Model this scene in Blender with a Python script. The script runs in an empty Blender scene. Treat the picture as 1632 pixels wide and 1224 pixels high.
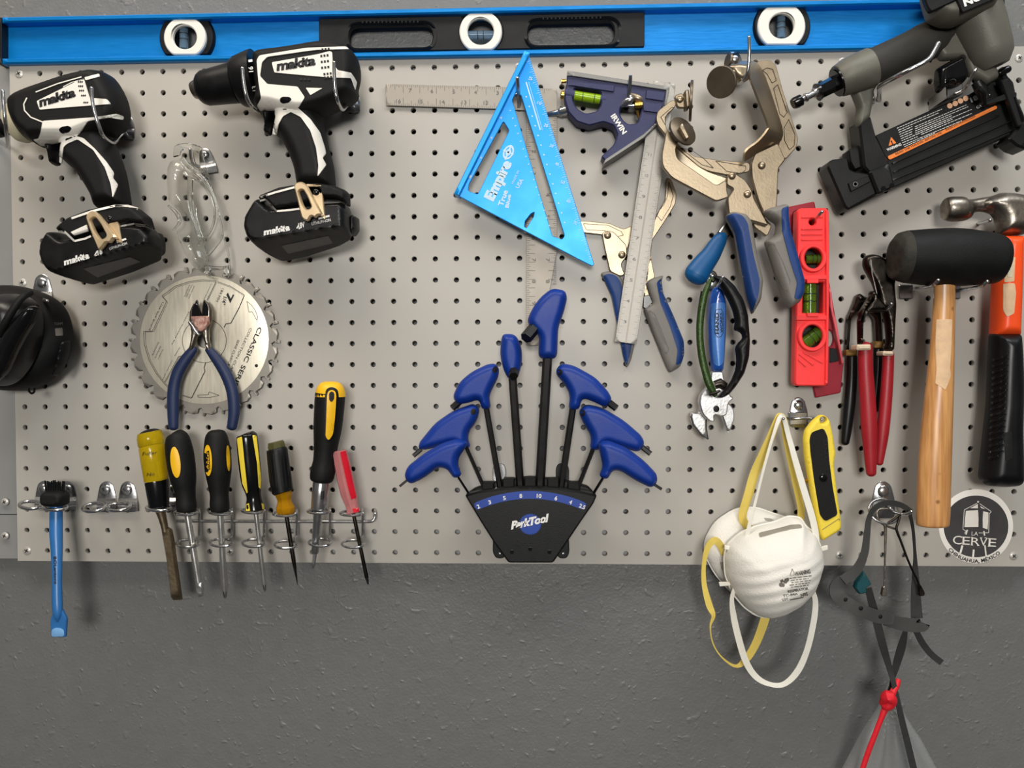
import bpy, bmesh, math, random
import numpy as np
from mathutils import Vector, geometry
random.seed(7)
SC = bpy.context.scene
COL = SC.collection

# ------------------------------------------------------------------ camera
F = 1271.0                                       # focal length in pixels of the 1632 px frame
CAM = Vector((0.035800, -0.959572, -0.065459))
RW = ((0.9994196, 0.0339530, -0.0027576), (-0.0019832, -0.0228204, -0.9997376), (-0.0340071, 0.9991629, -0.0227398))
cam_data = bpy.data.cameras.new('camera')
cam_data.sensor_width = 36.0
cam_data.lens = 36.0 * F / 1632.0
cam_data.clip_start = 0.01
cam = bpy.data.objects.new('camera', cam_data)
COL.objects.link(cam)
from mathutils import Matrix
_r = [Vector(v) for v in RW]
_m = Matrix((( _r[0].x, -_r[1].x, -_r[2].x, CAM.x), (_r[0].y, -_r[1].y, -_r[2].y, CAM.y), (_r[0].z, -_r[1].z, -_r[2].z, CAM.z), (0, 0, 0, 1)))
cam.matrix_world = _m
SC.camera = cam

# ------------------------------------------------------------------ view, world, lights
SC.view_settings.view_transform = 'Standard'
SC.view_settings.look = 'None'
SC.view_settings.exposure = -0.09
SC.view_settings.gamma = 1.0
world = bpy.data.worlds.new('garage_light')
SC.world = world
world.use_nodes = True
wn = world.node_tree.nodes
wl = world.node_tree.links
bg = wn['Background']
bg.inputs['Strength'].default_value = 0.22
tc = wn.new('ShaderNodeTexCoord')
sx = wn.new('ShaderNodeSeparateXYZ')
rmp = wn.new('ShaderNodeValToRGB')
mr = wn.new('ShaderNodeMapRange')
mr.inputs['From Min'].default_value = -1
wl.new(tc.outputs['Generated'], sx.inputs[0])
wl.new(sx.outputs['Z'], mr.inputs['Value'])
wl.new(mr.outputs['Result'], rmp.inputs['Fac'])
wl.new(rmp.outputs['Color'], bg.inputs['Color'])
el = rmp.color_ramp.elements
el[0].position = 0.0; el[0].color = (0.20, 0.19, 0.18, 1)
el[1].position = 1.0; el[1].color = (1.0, 0.96, 0.90, 1)
e = rmp.color_ramp.elements.new(0.42); e.color = (0.30, 0.29, 0.28, 1)
e = rmp.color_ramp.elements.new(0.60); e.color = (0.62, 0.60, 0.57, 1)

def area(name, loc, target, sx_, sy_, watts, col):
    l = bpy.data.lights.new(name, 'AREA')
    l.shape = 'RECTANGLE'; l.size = sx_; l.size_y = sy_; l.energy = watts; l.color = col
    o = bpy.data.objects.new(name, l); COL.objects.link(o)
    o.location = loc
    o.rotation_euler = (Vector(target) - Vector(loc)).to_track_quat('-Z', 'Y').to_euler()
    return o
area('garage_door_light', (0.12, -5.5, 0.55), (0.0, 0.0, 0.0), 1.5, 1.1, 168, (1.0, 0.975, 0.94))
area('ceiling_tube_left', (-0.7, -0.8, 1.40), (-0.4, 0.0, 0.35), 1.2, 0.4, 17.5, (1.0, 0.89, 0.76))
area('ceiling_tube_right', (0.7, -0.8, 1.40), (0.4, 0.0, 0.35), 1.2, 0.4, 17.5, (0.94, 0.97, 1.0))

# ------------------------------------------------------------------ helpers: pixels to places
def P(px, py, d=0.0):
    """point seen at pixel (px,py) lying d millimetres in front of the board face"""
    x = (px - 816) / F; y = (py - 612) / F
    w = _r[0] * x + _r[1] * y + _r[2]
    t = (-d / 1000.0 - CAM.y) / w.y
    return CAM + w * t
RWn = np.array(RW); Cn = np.array(CAM)
def Pn(Q, d):
    Q = np.asarray(Q, float); d = np.broadcast_to(np.asarray(d, float), (len(Q),))
    c = np.stack([(Q[:, 0] - 816) / F, (Q[:, 1] - 612) / F, np.ones(len(Q))], 1) @ RWn
    t = (-d / 1000.0 - Cn[1]) / c[:, 1]
    return Cn + c * t[:, None]
def Proj(W):
    c = (W - Cn) @ RWn.T
    return np.stack([c[:, 0] / c[:, 2] * F + 816, c[:, 1] / c[:, 2] * F + 612], 1)
def K(px, py, d):
    return (P(px + 1, py, d) - P(px - 1, py, d)).length / 2
class Z:
    """turns coordinates of an enlarged view back to frame pixels"""
    def __init__(s, ox, oy, k): s.o = (ox, oy); s.k = k
    def __call__(s, pts):
        return [(s.o[0] + p[0] / s.k, s.o[1] + p[1] / s.k) + tuple(p[2:]) for p in pts]
    def r(s, pts):      # third value is a depth (kept), fourth a radius (scaled)
        return [(s.o[0] + p[0] / s.k, s.o[1] + p[1] / s.k, p[2]) + tuple(q / s.k for q in p[3:]) for p in pts]
    def p(s, x, y): return (s.o[0] + x / s.k, s.o[1] + y / s.k)
zA = Z(0, 80, 3.22); zB = Z(290, 50, 3.2219); zC = Z(190, 210, 2.496); zD = Z(0, 430, 4.896); zE = Z(0, 670, 3.309)
zF = Z(200, 590, 3.2214); zG = Z(630, 440, 2.6045); zH = Z(600, 70, 2.986); zI = Z(860, 90, 4.222); zJ = Z(1020, 50, 3.948)
zK = Z(920, 310, 4.08); zL = Z(1060, 300, 2.987); zM = Z(1240, 0, 3.5995); zN = Z(1320, 290, 2.1474); zO = Z(1100, 620, 2.496)
zP = Z(1300, 740, 2.53); zQ = Z(0, 0, 3.886); zR = Z(480, 0, 2.8138); zS = Z(1080, 420, 4.0786); zT = Z(1320, 390, 6.443)
zU = Z(1490, 770, 8.739); zV = Z(740, 760, 7.0957); zW = Z(1360, 760, 6.117); zX = Z(220, 440, 5.8286); zY = Z(1240, 310, 3.708)
zZ = Z(1500, 290, 4.894); zGl = Z(240, 215, 5.207); zNl = Z(1380, 120, 6.476); zI1 = Z(0, 0, 1.0)

def rp(pts, r=6.0, n=5):
    """polygon with rounded corners; a point may carry its own radius as third value"""
    out = []; N = len(pts)
    for i in range(N):
        a = np.array(pts[i - 1][:2], float); b = np.array(pts[i][:2], float); c = np.array(pts[(i + 1) % N][:2], float)
        rr = pts[i][2] if len(pts[i]) > 2 else r
        la = np.linalg.norm(a - b); lc = np.linalg.norm(c - b)
        if rr < 0.3 or la < 1e-6 or lc < 1e-6: out.append(b); continue
        ua = (a - b) / la; uc = (c - b) / lc
        k = min(rr, la * 0.49, lc * 0.49)
        p0 = b + ua * k; p1 = b + uc * k
        for t in np.linspace(0, 1, n): out.append((1 - t) ** 2 * p0 + 2 * t * (1 - t) * b + t * t * p1)
    return np.array(out)
def ell(cx, cy, rx, ry, rot=0, n=36):
    t = np.linspace(0, 2 * math.pi, n, endpoint=False); a = math.radians(rot)
    x = rx * np.cos(t); y = ry * np.sin(t)
    return np.stack([cx + x * math.cos(a) - y * math.sin(a), cy + x * math.sin(a) + y * math.cos(a)], 1)
def resample(L, step):
    out = []; N = len(L)
    for i in range(N):
        a = L[i]; b = L[(i + 1) % N]; n = max(1, int(math.ceil(np.linalg.norm(b - a) / step)))
        for k in range(n): out.append(a + (b - a) * k / n)
    out2 = [out[0]]
    for p in out[1:]:
        if np.linalg.norm(p - out2[-1]) > 0.15: out2.append(p)
    if np.linalg.norm(out2[0] - out2[-1]) < 0.15: out2.pop()
    return np.array(out2)
def segdist(Q, loops):
    best = np.full(len(Q), 1e9)
    for L in loops:
        A = L; B = np.roll(L, -1, 0); AB = B - A; l2 = (AB ** 2).sum(1) + 1e-12
        for s in range(0, len(Q), 1500):
            q = Q[s:s + 1500]
            ap = q[:, None, :] - A[None]
            t = np.clip((ap * AB[None]).sum(2) / l2, 0, 1)
            d = np.sqrt(((ap - t[..., None] * AB[None]) ** 2).sum(2)).min(1)
            best[s:s + 1500] = np.minimum(best[s:s + 1500], d)
    return best
def inside(Q, loops):
    c = np.zeros(len(Q), int)
    for L in loops:
        A = L; B = np.roll(L, -1, 0)
        y = Q[:, 1][:, None]; x = Q[:, 0][:, None]
        cond = (A[None, :, 1] > y) != (B[None, :, 1] > y)
        dy = B[:, 1] - A[:, 1]; dy = np.where(np.abs(dy) < 1e-12, 1e-12, dy)
        xi = A[None, :, 0] + (y - A[None, :, 1]) / dy[None] * (B - A)[None, :, 0]
        c += (cond & (x < xi)).sum(1)
    return c % 2 == 1

class MB:
    """collects shapes for ONE mesh object"""
    def __init__(s): s.v = []; s.f = []; s.m = []
    def add(s, V, Fc, mi=0):
        o = len(s.v); s.v.extend([tuple(map(float, p)) for p in V]); s.f.extend([tuple(i + o for i in f) for f in Fc]); s.m.extend([mi] * len(Fc))
    def build(s, name, mats, parent=None, ang=38, origin=None, recalc=True):
        me = bpy.data.meshes.new(name)
        if origin is None:
            A = np.array(s.v); origin = Vector(((A.min(0) + A.max(0)) / 2).tolist())
        me.from_pydata([tuple(np.array(p) - np.array(origin)) for p in s.v], [], s.f)
        if not isinstance(mats, (list, tuple)): mats = [mats]
        for m in mats: me.materials.append(m)
        me.polygons.foreach_set('material_index', s.m)
        if recalc:
            bm = bmesh.new(); bm.from_mesh(me); bmesh.ops.recalc_face_normals(bm, faces=bm.faces); bm.to_mesh(me); bm.free()
        me.polygons.foreach_set('use_smooth', [True] * len(me.polygons))
        me.set_sharp_from_angle(angle=math.radians(ang))
        me.update()
        o = bpy.data.objects.new(name, me); COL.objects.link(o)
        WL[o.name] = Vector(origin)
        if parent: o.parent = parent; o.location = Vector(origin) - WL[parent.name]
        else: o.location = origin
        return o
WL = {}
def tag(o, label=None, cat=None, group=None, kind=None):
    if label: o['label'] = label
    if cat: o['category'] = cat
    if group: o['group'] = group
    if kind: o['kind'] = kind
    return o
def thing(name, label, cat, px, py, d=0, group=None):
    o = bpy.data.objects.new(name, None); COL.objects.link(o)
    o.empty_display_size = 0.01
    w = P(px, py, d); o.location = w; WL[o.name] = w.copy()
    return tag(o, label, cat, group)

class Base:
    """height field of a shaped piece: depth in mm over pixels measured at dref"""
    def __init__(s, loops, d0, d1, r, edge, dref, planes, hf, pw=0.5):
        s.loops = loops; s.d0 = d0; s.d1 = d1; s.r = r; s.edge = edge; s.dref = dref; s.planes = planes; s.hf = hf; s.pw = pw
    def h(s, Q, dist=None):
        Q = np.asarray(Q, float)
        if dist is None:
            dist = segdist(Q, s.loops); dist = np.where(inside(Q, s.loops), dist, 0)
        t = np.clip(dist / s.r, 0, 1)
        z = s.edge + (s.d1 - s.edge) * (1 - (1 - t) ** 2) ** s.pw
        if s.hf is not None: z = s.hf(Q, dist, z)
        for (a, b, D, k) in s.planes:       # right of line a->b the face falls away by k mm per pixel from depth D
            a = np.array(a); b = np.array(b); u = (b - a) / np.linalg.norm(b - a); n = np.array([-u[1], u[0]])
            z = np.minimum(z, D - k * ((Q - a) @ n))
        return np.maximum(z, s.d0 + 0.3)
    def world(s, Q):
        """visible pixel -> point on this surface"""
        Q = np.asarray(Q, float); d = np.full(len(Q), s.d1, float)
        if s.planes or s.d1 - s.d0 > 25:
            done = np.zeros(len(Q), bool); prev = d.copy()
            for t in np.linspace(s.d1, s.d0, 45):
                W = Pn(Q, t); W[:, 1] = -s.dref / 1000.0; hh = s.h(Proj(W)); hit = (hh >= t) & ~done
                d = np.where(hit, np.clip(hh, t, prev), d); done |= hit; prev = np.full(len(Q), t)
            return Pn(Q, np.where(done, d, s.d0))
        for _ in range(5):
            W = Pn(Q, d); W2 = W.copy(); W2[:, 1] = -s.dref / 1000.0
            d = s.h(Proj(W2))
        return Pn(Q, d)
    def covers(s, W):
        W2 = W.copy(); W2[:, 1] = -s.dref / 1000.0
        return inside(Proj(W2), s.loops)
class Multi:
    """front-most of several surfaces"""
    def __init__(s, *b): s.b = b
    def world(s, Q):
        best = None
        for b in s.b:
            W = b.world(Q); ok = b.covers(W)
            if best is None: best = W; bo = ok
            else:
                use = ok & (~bo | (W[:, 1] < best[:, 1])); best = np.where(use[:, None], W, best); bo = bo | ok
        return best
class TubeBase:
    def __init__(s, path, rad, flat): s.p = np.array(path); s.r = np.array(rad); s.flat = flat
    def world(s, Q):
        Q = np.asarray(Q, float); A = s.p[:-1]; B = s.p[1:]; AB = B[:, :2] - A[:, :2]; l2 = (AB ** 2).sum(1) + 1e-9
        q = Q.copy(); j = np.arange(len(Q))
        for _ in range(5):
            ap = q[:, None, :] - A[None, :, :2]; t = np.clip((ap * AB[None]).sum(2) / l2, 0, 1)
            d = np.sqrt(((ap - t[..., None] * AB[None]) ** 2).sum(2)); i = d.argmin(1); tt = t[j, i]; dd = d[j, i]
            dep = A[i, 2] + (B[i, 2] - A[i, 2]) * tt; rr = s.r[i] + (s.r[i + 1] - s.r[i]) * tt
            k = np.linalg.norm(Pn(q + np.array([1.0, 0]), dep) - Pn(q, dep), axis=1) * 1000
            top = dep + k * s.flat * np.sqrt(np.maximum(rr ** 2 - dd ** 2, 0))
            W = Pn(Q, top); W2 = W.copy(); W2[:, 1] = -dep / 1000; q = Proj(W2)
        return W
class Flat:
    def __init__(s, d): s.d = d
    def world(s, Q): return Pn(np.asarray(Q, float), s.d)

def _tri(loops, step, extra=None, grid=True, gmin=0.6, lines=()):
    pts = []; edges = []
    for L in loops:
        o = len(pts); n = len(L); pts += [tuple(p) for p in L]; edges += [(o + i, o + (i + 1) % n) for i in range(n)]
    add = []
    for l in lines:
        o = len(pts); pts += [tuple(p) for p in l]; edges += [(o + i, o + i + 1) for i in range(len(l) - 1)]
    if extra is not None and len(extra): add.append(extra)
    if grid:
        A = loops[0]; lo = A.min(0); hi = A.max(0)
        gx = np.arange(lo[0], hi[0], step); gy = np.arange(lo[1], hi[1], step * 0.87)
        if len(gx) and len(gy):
            X, Y = np.meshgrid(gx, gy); X[1::2] += step / 2
            G = np.stack([X.ravel(), Y.ravel()], 1)
            G = G[inside(G, loops)]
            if len(G): G = G[segdist(G, loops) > step * gmin]
            if len(G): add.append(G)
    for a in add: pts += [tuple(p) for p in a]
    r = geometry.delaunay_2d_cdt([Vector((float(p[0]), float(p[1]))) for p in pts], edges, [], 0, 1e-5)
    V = np.array([(v.x, v.y) for v in r[0]]); T = np.array([f for f in r[2] if len(f) == 3])
    c = V[T].mean(1)
    return V, T[inside(c, loops)]
def _bnd(T):
    cnt = {}
    for t in T:
        for k in range(3):
            a, b = int(t[k]), int(t[(k + 1) % 3])
            if (b, a) in cnt: del cnt[(b, a)]
            else: cnt[(a, b)] = 1
    return list(cnt.keys())
def _close(mb, Wf, Wb, T, mi):
    n = len(Wf); fs = [tuple(map(int, t)) for t in T] + [(int(t[2]) + n, int(t[1]) + n, int(t[0]) + n) for t in T]
    fs += [(b, a, a + n, b + n) for a, b in _bnd(T)]
    mb.add(np.concatenate([Wf, Wb]), fs, mi)
def pillow(mb, out, d0, d1, r=None, edge=None, dref=None, holes=(), step=3.5, planes=(), hf=None, mi=0, grid=True, pw=0.5, back=None, chamfer=False):
    """rounded relief: outline in pixels, back at d0, top at d1 (mm), rounded over r pixels from the rim at depth edge"""
    loops = [resample(np.asarray(out, float), step)] + [resample(np.asarray(h, float), step) for h in holes]
    if edge is None: edge = d0 + (d1 - d0) * 0.5
    if r is None: r = 2.0
    if dref is None: dref = edge
    ex = []
    for L in loops:
        nx = np.roll(L, -1, 0) - np.roll(L, 1, 0); nn = np.stack([-nx[:, 1], nx[:, 0]], 1); nn /= np.linalg.norm(nn, axis=1)[:, None] + 1e-9
        for off in [r * 1.001] if chamfer else [r * 0.07, r * 0.3, r * 0.999] if r < 3 * step else [r * 0.04, r * 0.14]:
            for sgn in (1, -1):
                q = L + nn * off * sgn; ok = inside(q, loops)
                q = q[ok]
                if len(q): q = q[segdist(q, loops) > off * 0.93]
                if len(q): ex.append(q)
    ex = np.concatenate(ex) if ex else None
    pl = []
    for (a, b_, D, k) in planes:
        w = Pn(np.array([a, b_]), D); w[:, 1] = -dref / 1000; q = Proj(w); pl.append((q[0], q[1], D, k))
    lines = []
    for (a, b_, D, k) in pl:
        a = np.array(a); b_ = np.array(b_); u = (b_ - a) / np.linalg.norm(b_ - a); q = np.array([a + u * t for t in np.arange(-400, 400, 2.2)])
        q = q[inside(q, loops)]; q = q[segdist(q, loops) > 1.2] if len(q) else q
        if len(q): lines.append(q)
    V, T = _tri(loops, step, ex, grid, max(0.6, r / step * 0.3 if r < 3 * step else 0.6))
    b = Base(loops, d0, d1, r, edge, dref, pl, hf, pw)
    dist = segdist(V, loops)
    z = b.h(V, dist)
    W = Pn(V, dref); Wf = W.copy(); Wf[:, 1] = -z / 1000; Wb = W.copy(); Wb[:, 1] = -(d0 if back is None else np.maximum(z - back, d0)) / 1000
    if back is None and not chamfer and edge - d0 > 6:      # the back is drawn in towards the board like the front
        zb = edge - (edge - d0) * np.clip(dist / (0.85 * (edge - d0)), 0, 1); zb = np.minimum(zb, z - 0.4); Wb[:, 1] = -zb / 1000
    _close(mb, Wf, Wb, T, mi)
    return b
def slab(mb, out, d0, d1, r=1.0, bev=0.8, dref=None, holes=(), mi=0, step=6, planes=(), grid=False, hf=None):
    """plate with a small rounded rim"""
    return pillow(mb, out, d0, d1, r, d1 - min(bev, (d1 - d0) * 0.5), d1 if dref is None else dref, holes, step, planes, hf, mi, grid, chamfer=True)
def decal(mb, base, out, off=0.3, step=4, holes=(), mi=0, grid=True):
    """thin raised patch following a base surface; outline in visible pixels"""
    loops = [resample(np.asarray(out, float), step)] + [resample(np.asarray(h, float), step) for h in holes]
    V, T = _tri(loops, step, None, grid)
    W = base.world(V); Wf = W.copy(); Wf[:, 1] -= off / 1000; Wb = W.copy(); Wb[:, 1] += 0.4 / 1000
    _close(mb, Wf, Wb, T, mi)

def catmull(pts, sub):
    if sub <= 1 or len(pts) < 3: return [np.array(p, float) for p in pts]
    A = [np.array(p, float) for p in pts]; out = []
    for i in range(len(A) - 1):
        p1 = A[i]; p2 = A[i + 1]; p0 = A[i - 1] if i else 2 * p1 - p2; p3 = A[i + 2] if i + 2 < len(A) else 2 * p2 - p1
        for k in range(sub):
            t = k / sub
            out.append(0.5 * (2 * p1 + (p2 - p0) * t + (2 * p0 - 5 * p1 + 4 * p2 - p3) * t * t + (3 * p1 - p0 - 3 * p2 + p3) * t ** 3))
    out.append(A[-1]); return out
def tubew(mb, pts, rad, n=12, flat=1.0, twist=None, closed=False, mi=0, rect=False, cap=True):
    """tube through world points; radii in metres; flat = depth radius over lateral radius"""
    pts = [Vector(p) for p in pts]; N = len(pts)
    if not hasattr(rad, '__len__'): rad = [rad] * N
    V = []; Fc = []
    pv = None
    if rect: ang = [math.radians(a) for a in (45, 135, 225, 315)]; q = math.sqrt(2)
    else: ang = [2 * math.pi * k / n for k in range(n)]; q = 1
    n = len(ang)
    for i in range(N):
        if closed: t = pts[(i + 1) % N] - pts[i - 1]
        else: t = pts[min(i + 1, N - 1)] - pts[max(i - 1, 0)]
        t = t.normalized() if t.length > 1e-9 else Vector((0, 0, 1))
        if pv is None:
            v = Vector((0, -1, 0))
            if abs(t.y) > 0.9: v = Vector((0, 0, 1))
        else: v = pv
        if flat != 1.0 or rect or twist is not None:
            v2 = Vector((0, -1, 0)); v2 = v2 - t * v2.dot(t)
            if v2.length > 0.25: v = v2
        v = (v - t * v.dot(t)); v = v.normalized() if v.length > 1e-9 else t.orthogonal().normalized()
        pv = v; u = t.cross(v)
        a0 = math.radians(twist[i]) if twist is not None else 0
        uu = u * math.cos(a0) + v * math.sin(a0); vv = v * math.cos(a0) - u * math.sin(a0)
        for a in ang: V.append(pts[i] + uu * (rad[i] * q * math.cos(a)) + vv * (rad[i] * q * flat * math.sin(a)))
    M = N if closed else N - 1
    for i in range(M):
        for k in range(n):
            a = i * n + k; b = i * n + (k + 1) % n; c = ((i + 1) % N) * n
            Fc.append((a, b, c + (k + 1) % n, c + k))
    if not closed and cap:
        Fc.append(tuple(range(n))); Fc.append(tuple((N - 1) * n + k for k in range(n)))
    mb.add(V, Fc, mi)
def tube(mb, path, sub=1, n=14, flat=1.0, rnd=False, mi=0, twist=None, rect=False, closed=False):
    """path of (px,py,depth_mm,radius_px[,twist]); rnd closes the ends with domes"""
    A = [np.array(p, float) for p in path]
    if len(A[0]) > 4: twist = True
    if closed: A = A + [A[0]]
    A = catmull(A, sub)
    if closed: A = A[:-1]
    if rnd and not closed:
        def dome(a, b):
            r = a[3]; k = 0.755 * (960 - a[2]) / 960; dv = (a - b)[:3].copy(); dv[2] /= k; dv /= np.linalg.norm(dv) + 1e-9
            res = []
            for s in (0.995, 0.92, 0.75, 0.5, 0.25):
                p = a.copy(); m = dv * r * s * min(1, flat if flat < 1 else 1); p[0] += m[0]; p[1] += m[1]; p[2] += m[2] * k; p[3] = r * math.sqrt(max(1 - s * s, 0.004)); res.append(p)
            return res
        A = dome(A[0], A[1]) + A + dome(A[-1], A[-2])[::-1]
    W = [P(a[0], a[1], a[2]) for a in A]
    R = [max(a[3], 0.02) * K(a[0], a[1], a[2]) for a in A]
    tubew(mb, W, R, n, flat, [a[4] for a in A] if twist is True else twist, closed, mi, rect)
    return TubeBase([a[:3] for a in A], [a[3] for a in A], flat)
def ribbon(mb, path, t_mm=0.8, sub=6, mi=0):
    """flat band: (px,py,depth,half_width_px,twist_deg)"""
    A = catmull([tuple(p) + ((0,) if len(p) < 5 else ()) for p in path], sub)
    V = []; Fc = []; pv = None
    W = [P(a[0], a[1], a[2]) for a in A]; N = len(W)
    for i, a in enumerate(A):
        t = (W[min(i + 1, N - 1)] - W[max(i - 1, 0)]).normalized()
        v = Vector((0, -1, 0)) - t * (-t.y)
        if v.length < 0.2 and pv is not None: v = pv - t * pv.dot(t)
        v.normalize(); pv = v; u = t.cross(v); an = math.radians(a[4])
        uu = u * math.cos(an) + v * math.sin(an); vv = v * math.cos(an) - u * math.sin(an)
        w = a[3] * K(a[0], a[1], a[2]); h = t_mm / 2000
        V += [W[i] + uu * w + vv * h, W[i] - uu * w + vv * h, W[i] - uu * w - vv * h, W[i] + uu * w - vv * h]
    for i in range(N - 1):
        for k in range(4): Fc.append((i * 4 + k, i * 4 + (k + 1) % 4, i * 4 + 4 + (k + 1) % 4, i * 4 + 4 + k))
    Fc += [(0, 1, 2, 3), tuple((N - 1) * 4 + k for k in range(4))]
    mb.add(V, Fc, mi)
def loft(mb, A, B, t_mm=2.0, sub=4, mi=0):
    """bent sheet between two edges given as (px,py,depth)"""
    A = catmull(A, sub); B = catmull(B, sub); n = min(len(A), len(B))
    a = [P(*p) for p in A[:n]]; b = [P(*p) for p in B[:n]]; V = []; Fc = []
    for i in range(n):
        t = (a[min(i + 1, n - 1)] - a[max(i - 1, 0)]); nr = t.cross(b[i] - a[i]); nr = nr.normalized() * (t_mm / 2000) if nr.length > 1e-12 else Vector((0, 0, 0))
        V += [a[i] + nr, b[i] + nr, b[i] - nr, a[i] - nr]
    for i in range(n - 1):
        for k in range(4): Fc.append((i * 4 + k, i * 4 + (k + 1) % 4, i * 4 + 4 + (k + 1) % 4, i * 4 + 4 + k))
    Fc += [(0, 1, 2, 3), tuple((n - 1) * 4 + k for k in range(4))]
    mb.add(V, Fc, mi)
def disc(mb, px, py, d, r_px, axis, prof, n=28, mi=0):
    """turned piece about an axis direction through a point; prof = [(along_mm, radius share)]"""
    c = P(px, py, d); ax = Vector(axis).normalized(); R = r_px * K(px, py, d)
    tubew(mb, [c + ax * (a / 1000) for a, s in prof], [max(R * s, 2e-5) for a, s in prof], n, mi=mi)
def knob(mb, px, py, d, r_px, h=2.0, dome=True, mi=0, n=20):
    pr = [(0, 1), (h * 0.4, 1), (h * 0.75, 0.8), (h * 0.95, 0.45), (h, 0.05)] if dome else [(0, 1), (h * 0.85, 1), (h, 0.93)]
    disc(mb, px, py, d, r_px, (0, -1, 0), pr, n, mi)
def bar(mb, base, pts, w, off=0.25, mi=0):
    """thin printed line in visible pixels on a base"""
    pts = [np.array(p, float) for p in pts]
    for a, b in zip(pts[:-1], pts[1:]):
        L = np.linalg.norm(b - a)
        if L < 1e-6: continue
        u = (b - a) / L; nrm = np.array([-u[1], u[0]]) * w / 2; k = max(1, int(L / 10))
        Q = []
        for i in range(k + 1): p = a + (b - a) * i / k; Q += [p + nrm, p - nrm]
        W = base.world(np.array(Q)); W[:, 1] -= off / 1000
        mb.add(W, [(2 * i, 2 * i + 1, 2 * i + 3, 2 * i + 2) for i in range(k)], mi)
_glyph = {}
def glyphs(s, bold=0.0, shear=0.0, space=1.0):
    key = (s, bold, shear, space)
    if key not in _glyph:
        cu = bpy.data.curves.new('text', 'FONT'); cu.body = s; cu.size = 1.0; cu.offset = bold; cu.shear = shear; cu.space_character = space; cu.resolution_u = 3
        o = bpy.data.objects.new('text', cu); COL.objects.link(o)
        dg = bpy.context.evaluated_depsgraph_get(); dg.update()
        me = bpy.data.meshes.new_from_object(o.evaluated_get(dg))
        V = np.array([v.co[:2] for v in me.vertices]).reshape(-1, 2); Fc = [tuple(p.vertices) for p in me.polygons]
        bpy.data.objects.remove(o); bpy.data.curves.remove(cu); bpy.data.meshes.remove(me)
        _glyph[key] = (V, Fc)
    return _glyph[key]
def text(mb, base, s, p0, p1, hpx, bold=0.0, shear=0.0, off=0.5, mi=0, space=1.0, slant_up=None):
    """lettering from baseline start p0 to baseline end p1, capitals hpx high"""
    V, Fc = glyphs(s, bold, shear, space)
    if len(V) == 0: return
    p0 = np.array(p0, float); p1 = np.array(p1, float); x0 = V[:, 0].min(); x1 = V[:, 0].max(); L = np.linalg.norm(p1 - p0); u = (p1 - p0) / L
    up = np.array([u[1], -u[0]])
    Q = p0 + np.outer((V[:, 0] - x0) / (x1 - x0), p1 - p0) + np.outer(V[:, 1] / 0.70 * hpx, up)
    W = base.world(Q); W[:, 1] -= off / 1000
    mb.add(W, Fc, mi)
def text_arc(mb, base, s, c, r, a0, a1, hpx, bold=0.0, inner=False, off=0.5, mi=0):
    """lettering round a circle; angles in degrees, 0 = right, 90 = down; inner: tops towards the centre"""
    V, Fc = glyphs(s, bold); x0 = V[:, 0].min(); x1 = V[:, 0].max()
    t = np.radians(a0 + (a1 - a0) * (V[:, 0] - x0) / (x1 - x0)); rr = r + (-1 if inner else 1) * V[:, 1] / 0.70 * hpx
    Q = np.stack([c[0] + rr * np.cos(t), c[1] + rr * np.sin(t)], 1)
    W = base.world(Q); W[:, 1] -= off / 1000
    mb.add(W, Fc, mi)

# ------------------------------------------------------------------ materials
def lin(c):
    c = [x / 255 for x in c]
    return tuple(x / 12.92 if x <= 0.04045 else ((x + 0.055) / 1.055) ** 2.4 for x in c) + (1,)
def mat(name, rgb, rough=0.5, metal=0.0, var=0.08, scale=60, bump=0.0, bscale=300, trans=0.0, ior=1.45, alpha=1.0, rvar=0.1, coat=0.0, stretch=None, spec=0.5, detail=4, c2=None):
    m = bpy.data.materials.new(name); m.use_nodes = True
    nt = m.node_tree; N = nt.nodes; L = nt.links; b = N['Principled BSDF']
    co = N.new('ShaderNodeTexCoord'); mp = N.new('ShaderNodeMapping'); L.new(co.outputs['Object'], mp.inputs['Vector'])
    if stretch: mp.inputs['Scale'].default_value = stretch
    nz = N.new('ShaderNodeTexNoise'); nz.inputs['Scale'].default_value = scale; nz.inputs['Detail'].default_value = detail
    L.new(mp.outputs['Vector'], nz.inputs['Vector'])
    cr = N.new('ShaderNodeValToRGB'); L.new(nz.outputs['Fac'], cr.inputs['Fac'])
    c = lin(rgb)
    if c2 is None: lo = tuple(x * (1 - var) for x in c[:3]) + (1,); hi = tuple(min(1, x * (1 + var)) for x in c[:3]) + (1,)
    else: lo = c; hi = lin(c2)
    cr.color_ramp.elements[0].color = lo; cr.color_ramp.elements[1].color = hi
    cr.color_ramp.elements[0].position = 0.3; cr.color_ramp.elements[1].position = 0.7
    L.new(cr.outputs['Color'], b.inputs['Base Color'])
    mrr = N.new('ShaderNodeMapRange'); L.new(nz.outputs['Fac'], mrr.inputs['Value'])
    mrr.inputs['To Min'].default_value = max(0.02, rough - rvar); mrr.inputs['To Max'].default_value = min(1, rough + rvar)
    L.new(mrr.outputs['Result'], b.inputs['Roughness'])
    b.inputs['Metallic'].default_value = metal; b.inputs['IOR'].default_value = ior; b.inputs['Transmission Weight'].default_value = trans
    b.inputs['Alpha'].default_value = alpha; b.inputs['Coat Weight'].default_value = coat; b.inputs['Specular IOR Level'].default_value = spec
    if bump > 0:
        n2 = N.new('ShaderNodeTexNoise'); n2.inputs['Scale'].default_value = bscale; n2.inputs['Detail'].default_value = 3; L.new(mp.outputs['Vector'], n2.inputs['Vector'])
        bp = N.new('ShaderNodeBump'); bp.inputs['Strength'].default_value = bump; bp.inputs['Distance'].default_value = 0.001
        L.new(n2.outputs['Fac'], bp.inputs['Height']); L.new(bp.outputs['Normal'], b.inputs['Normal'])
    return m
M = {}
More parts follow.
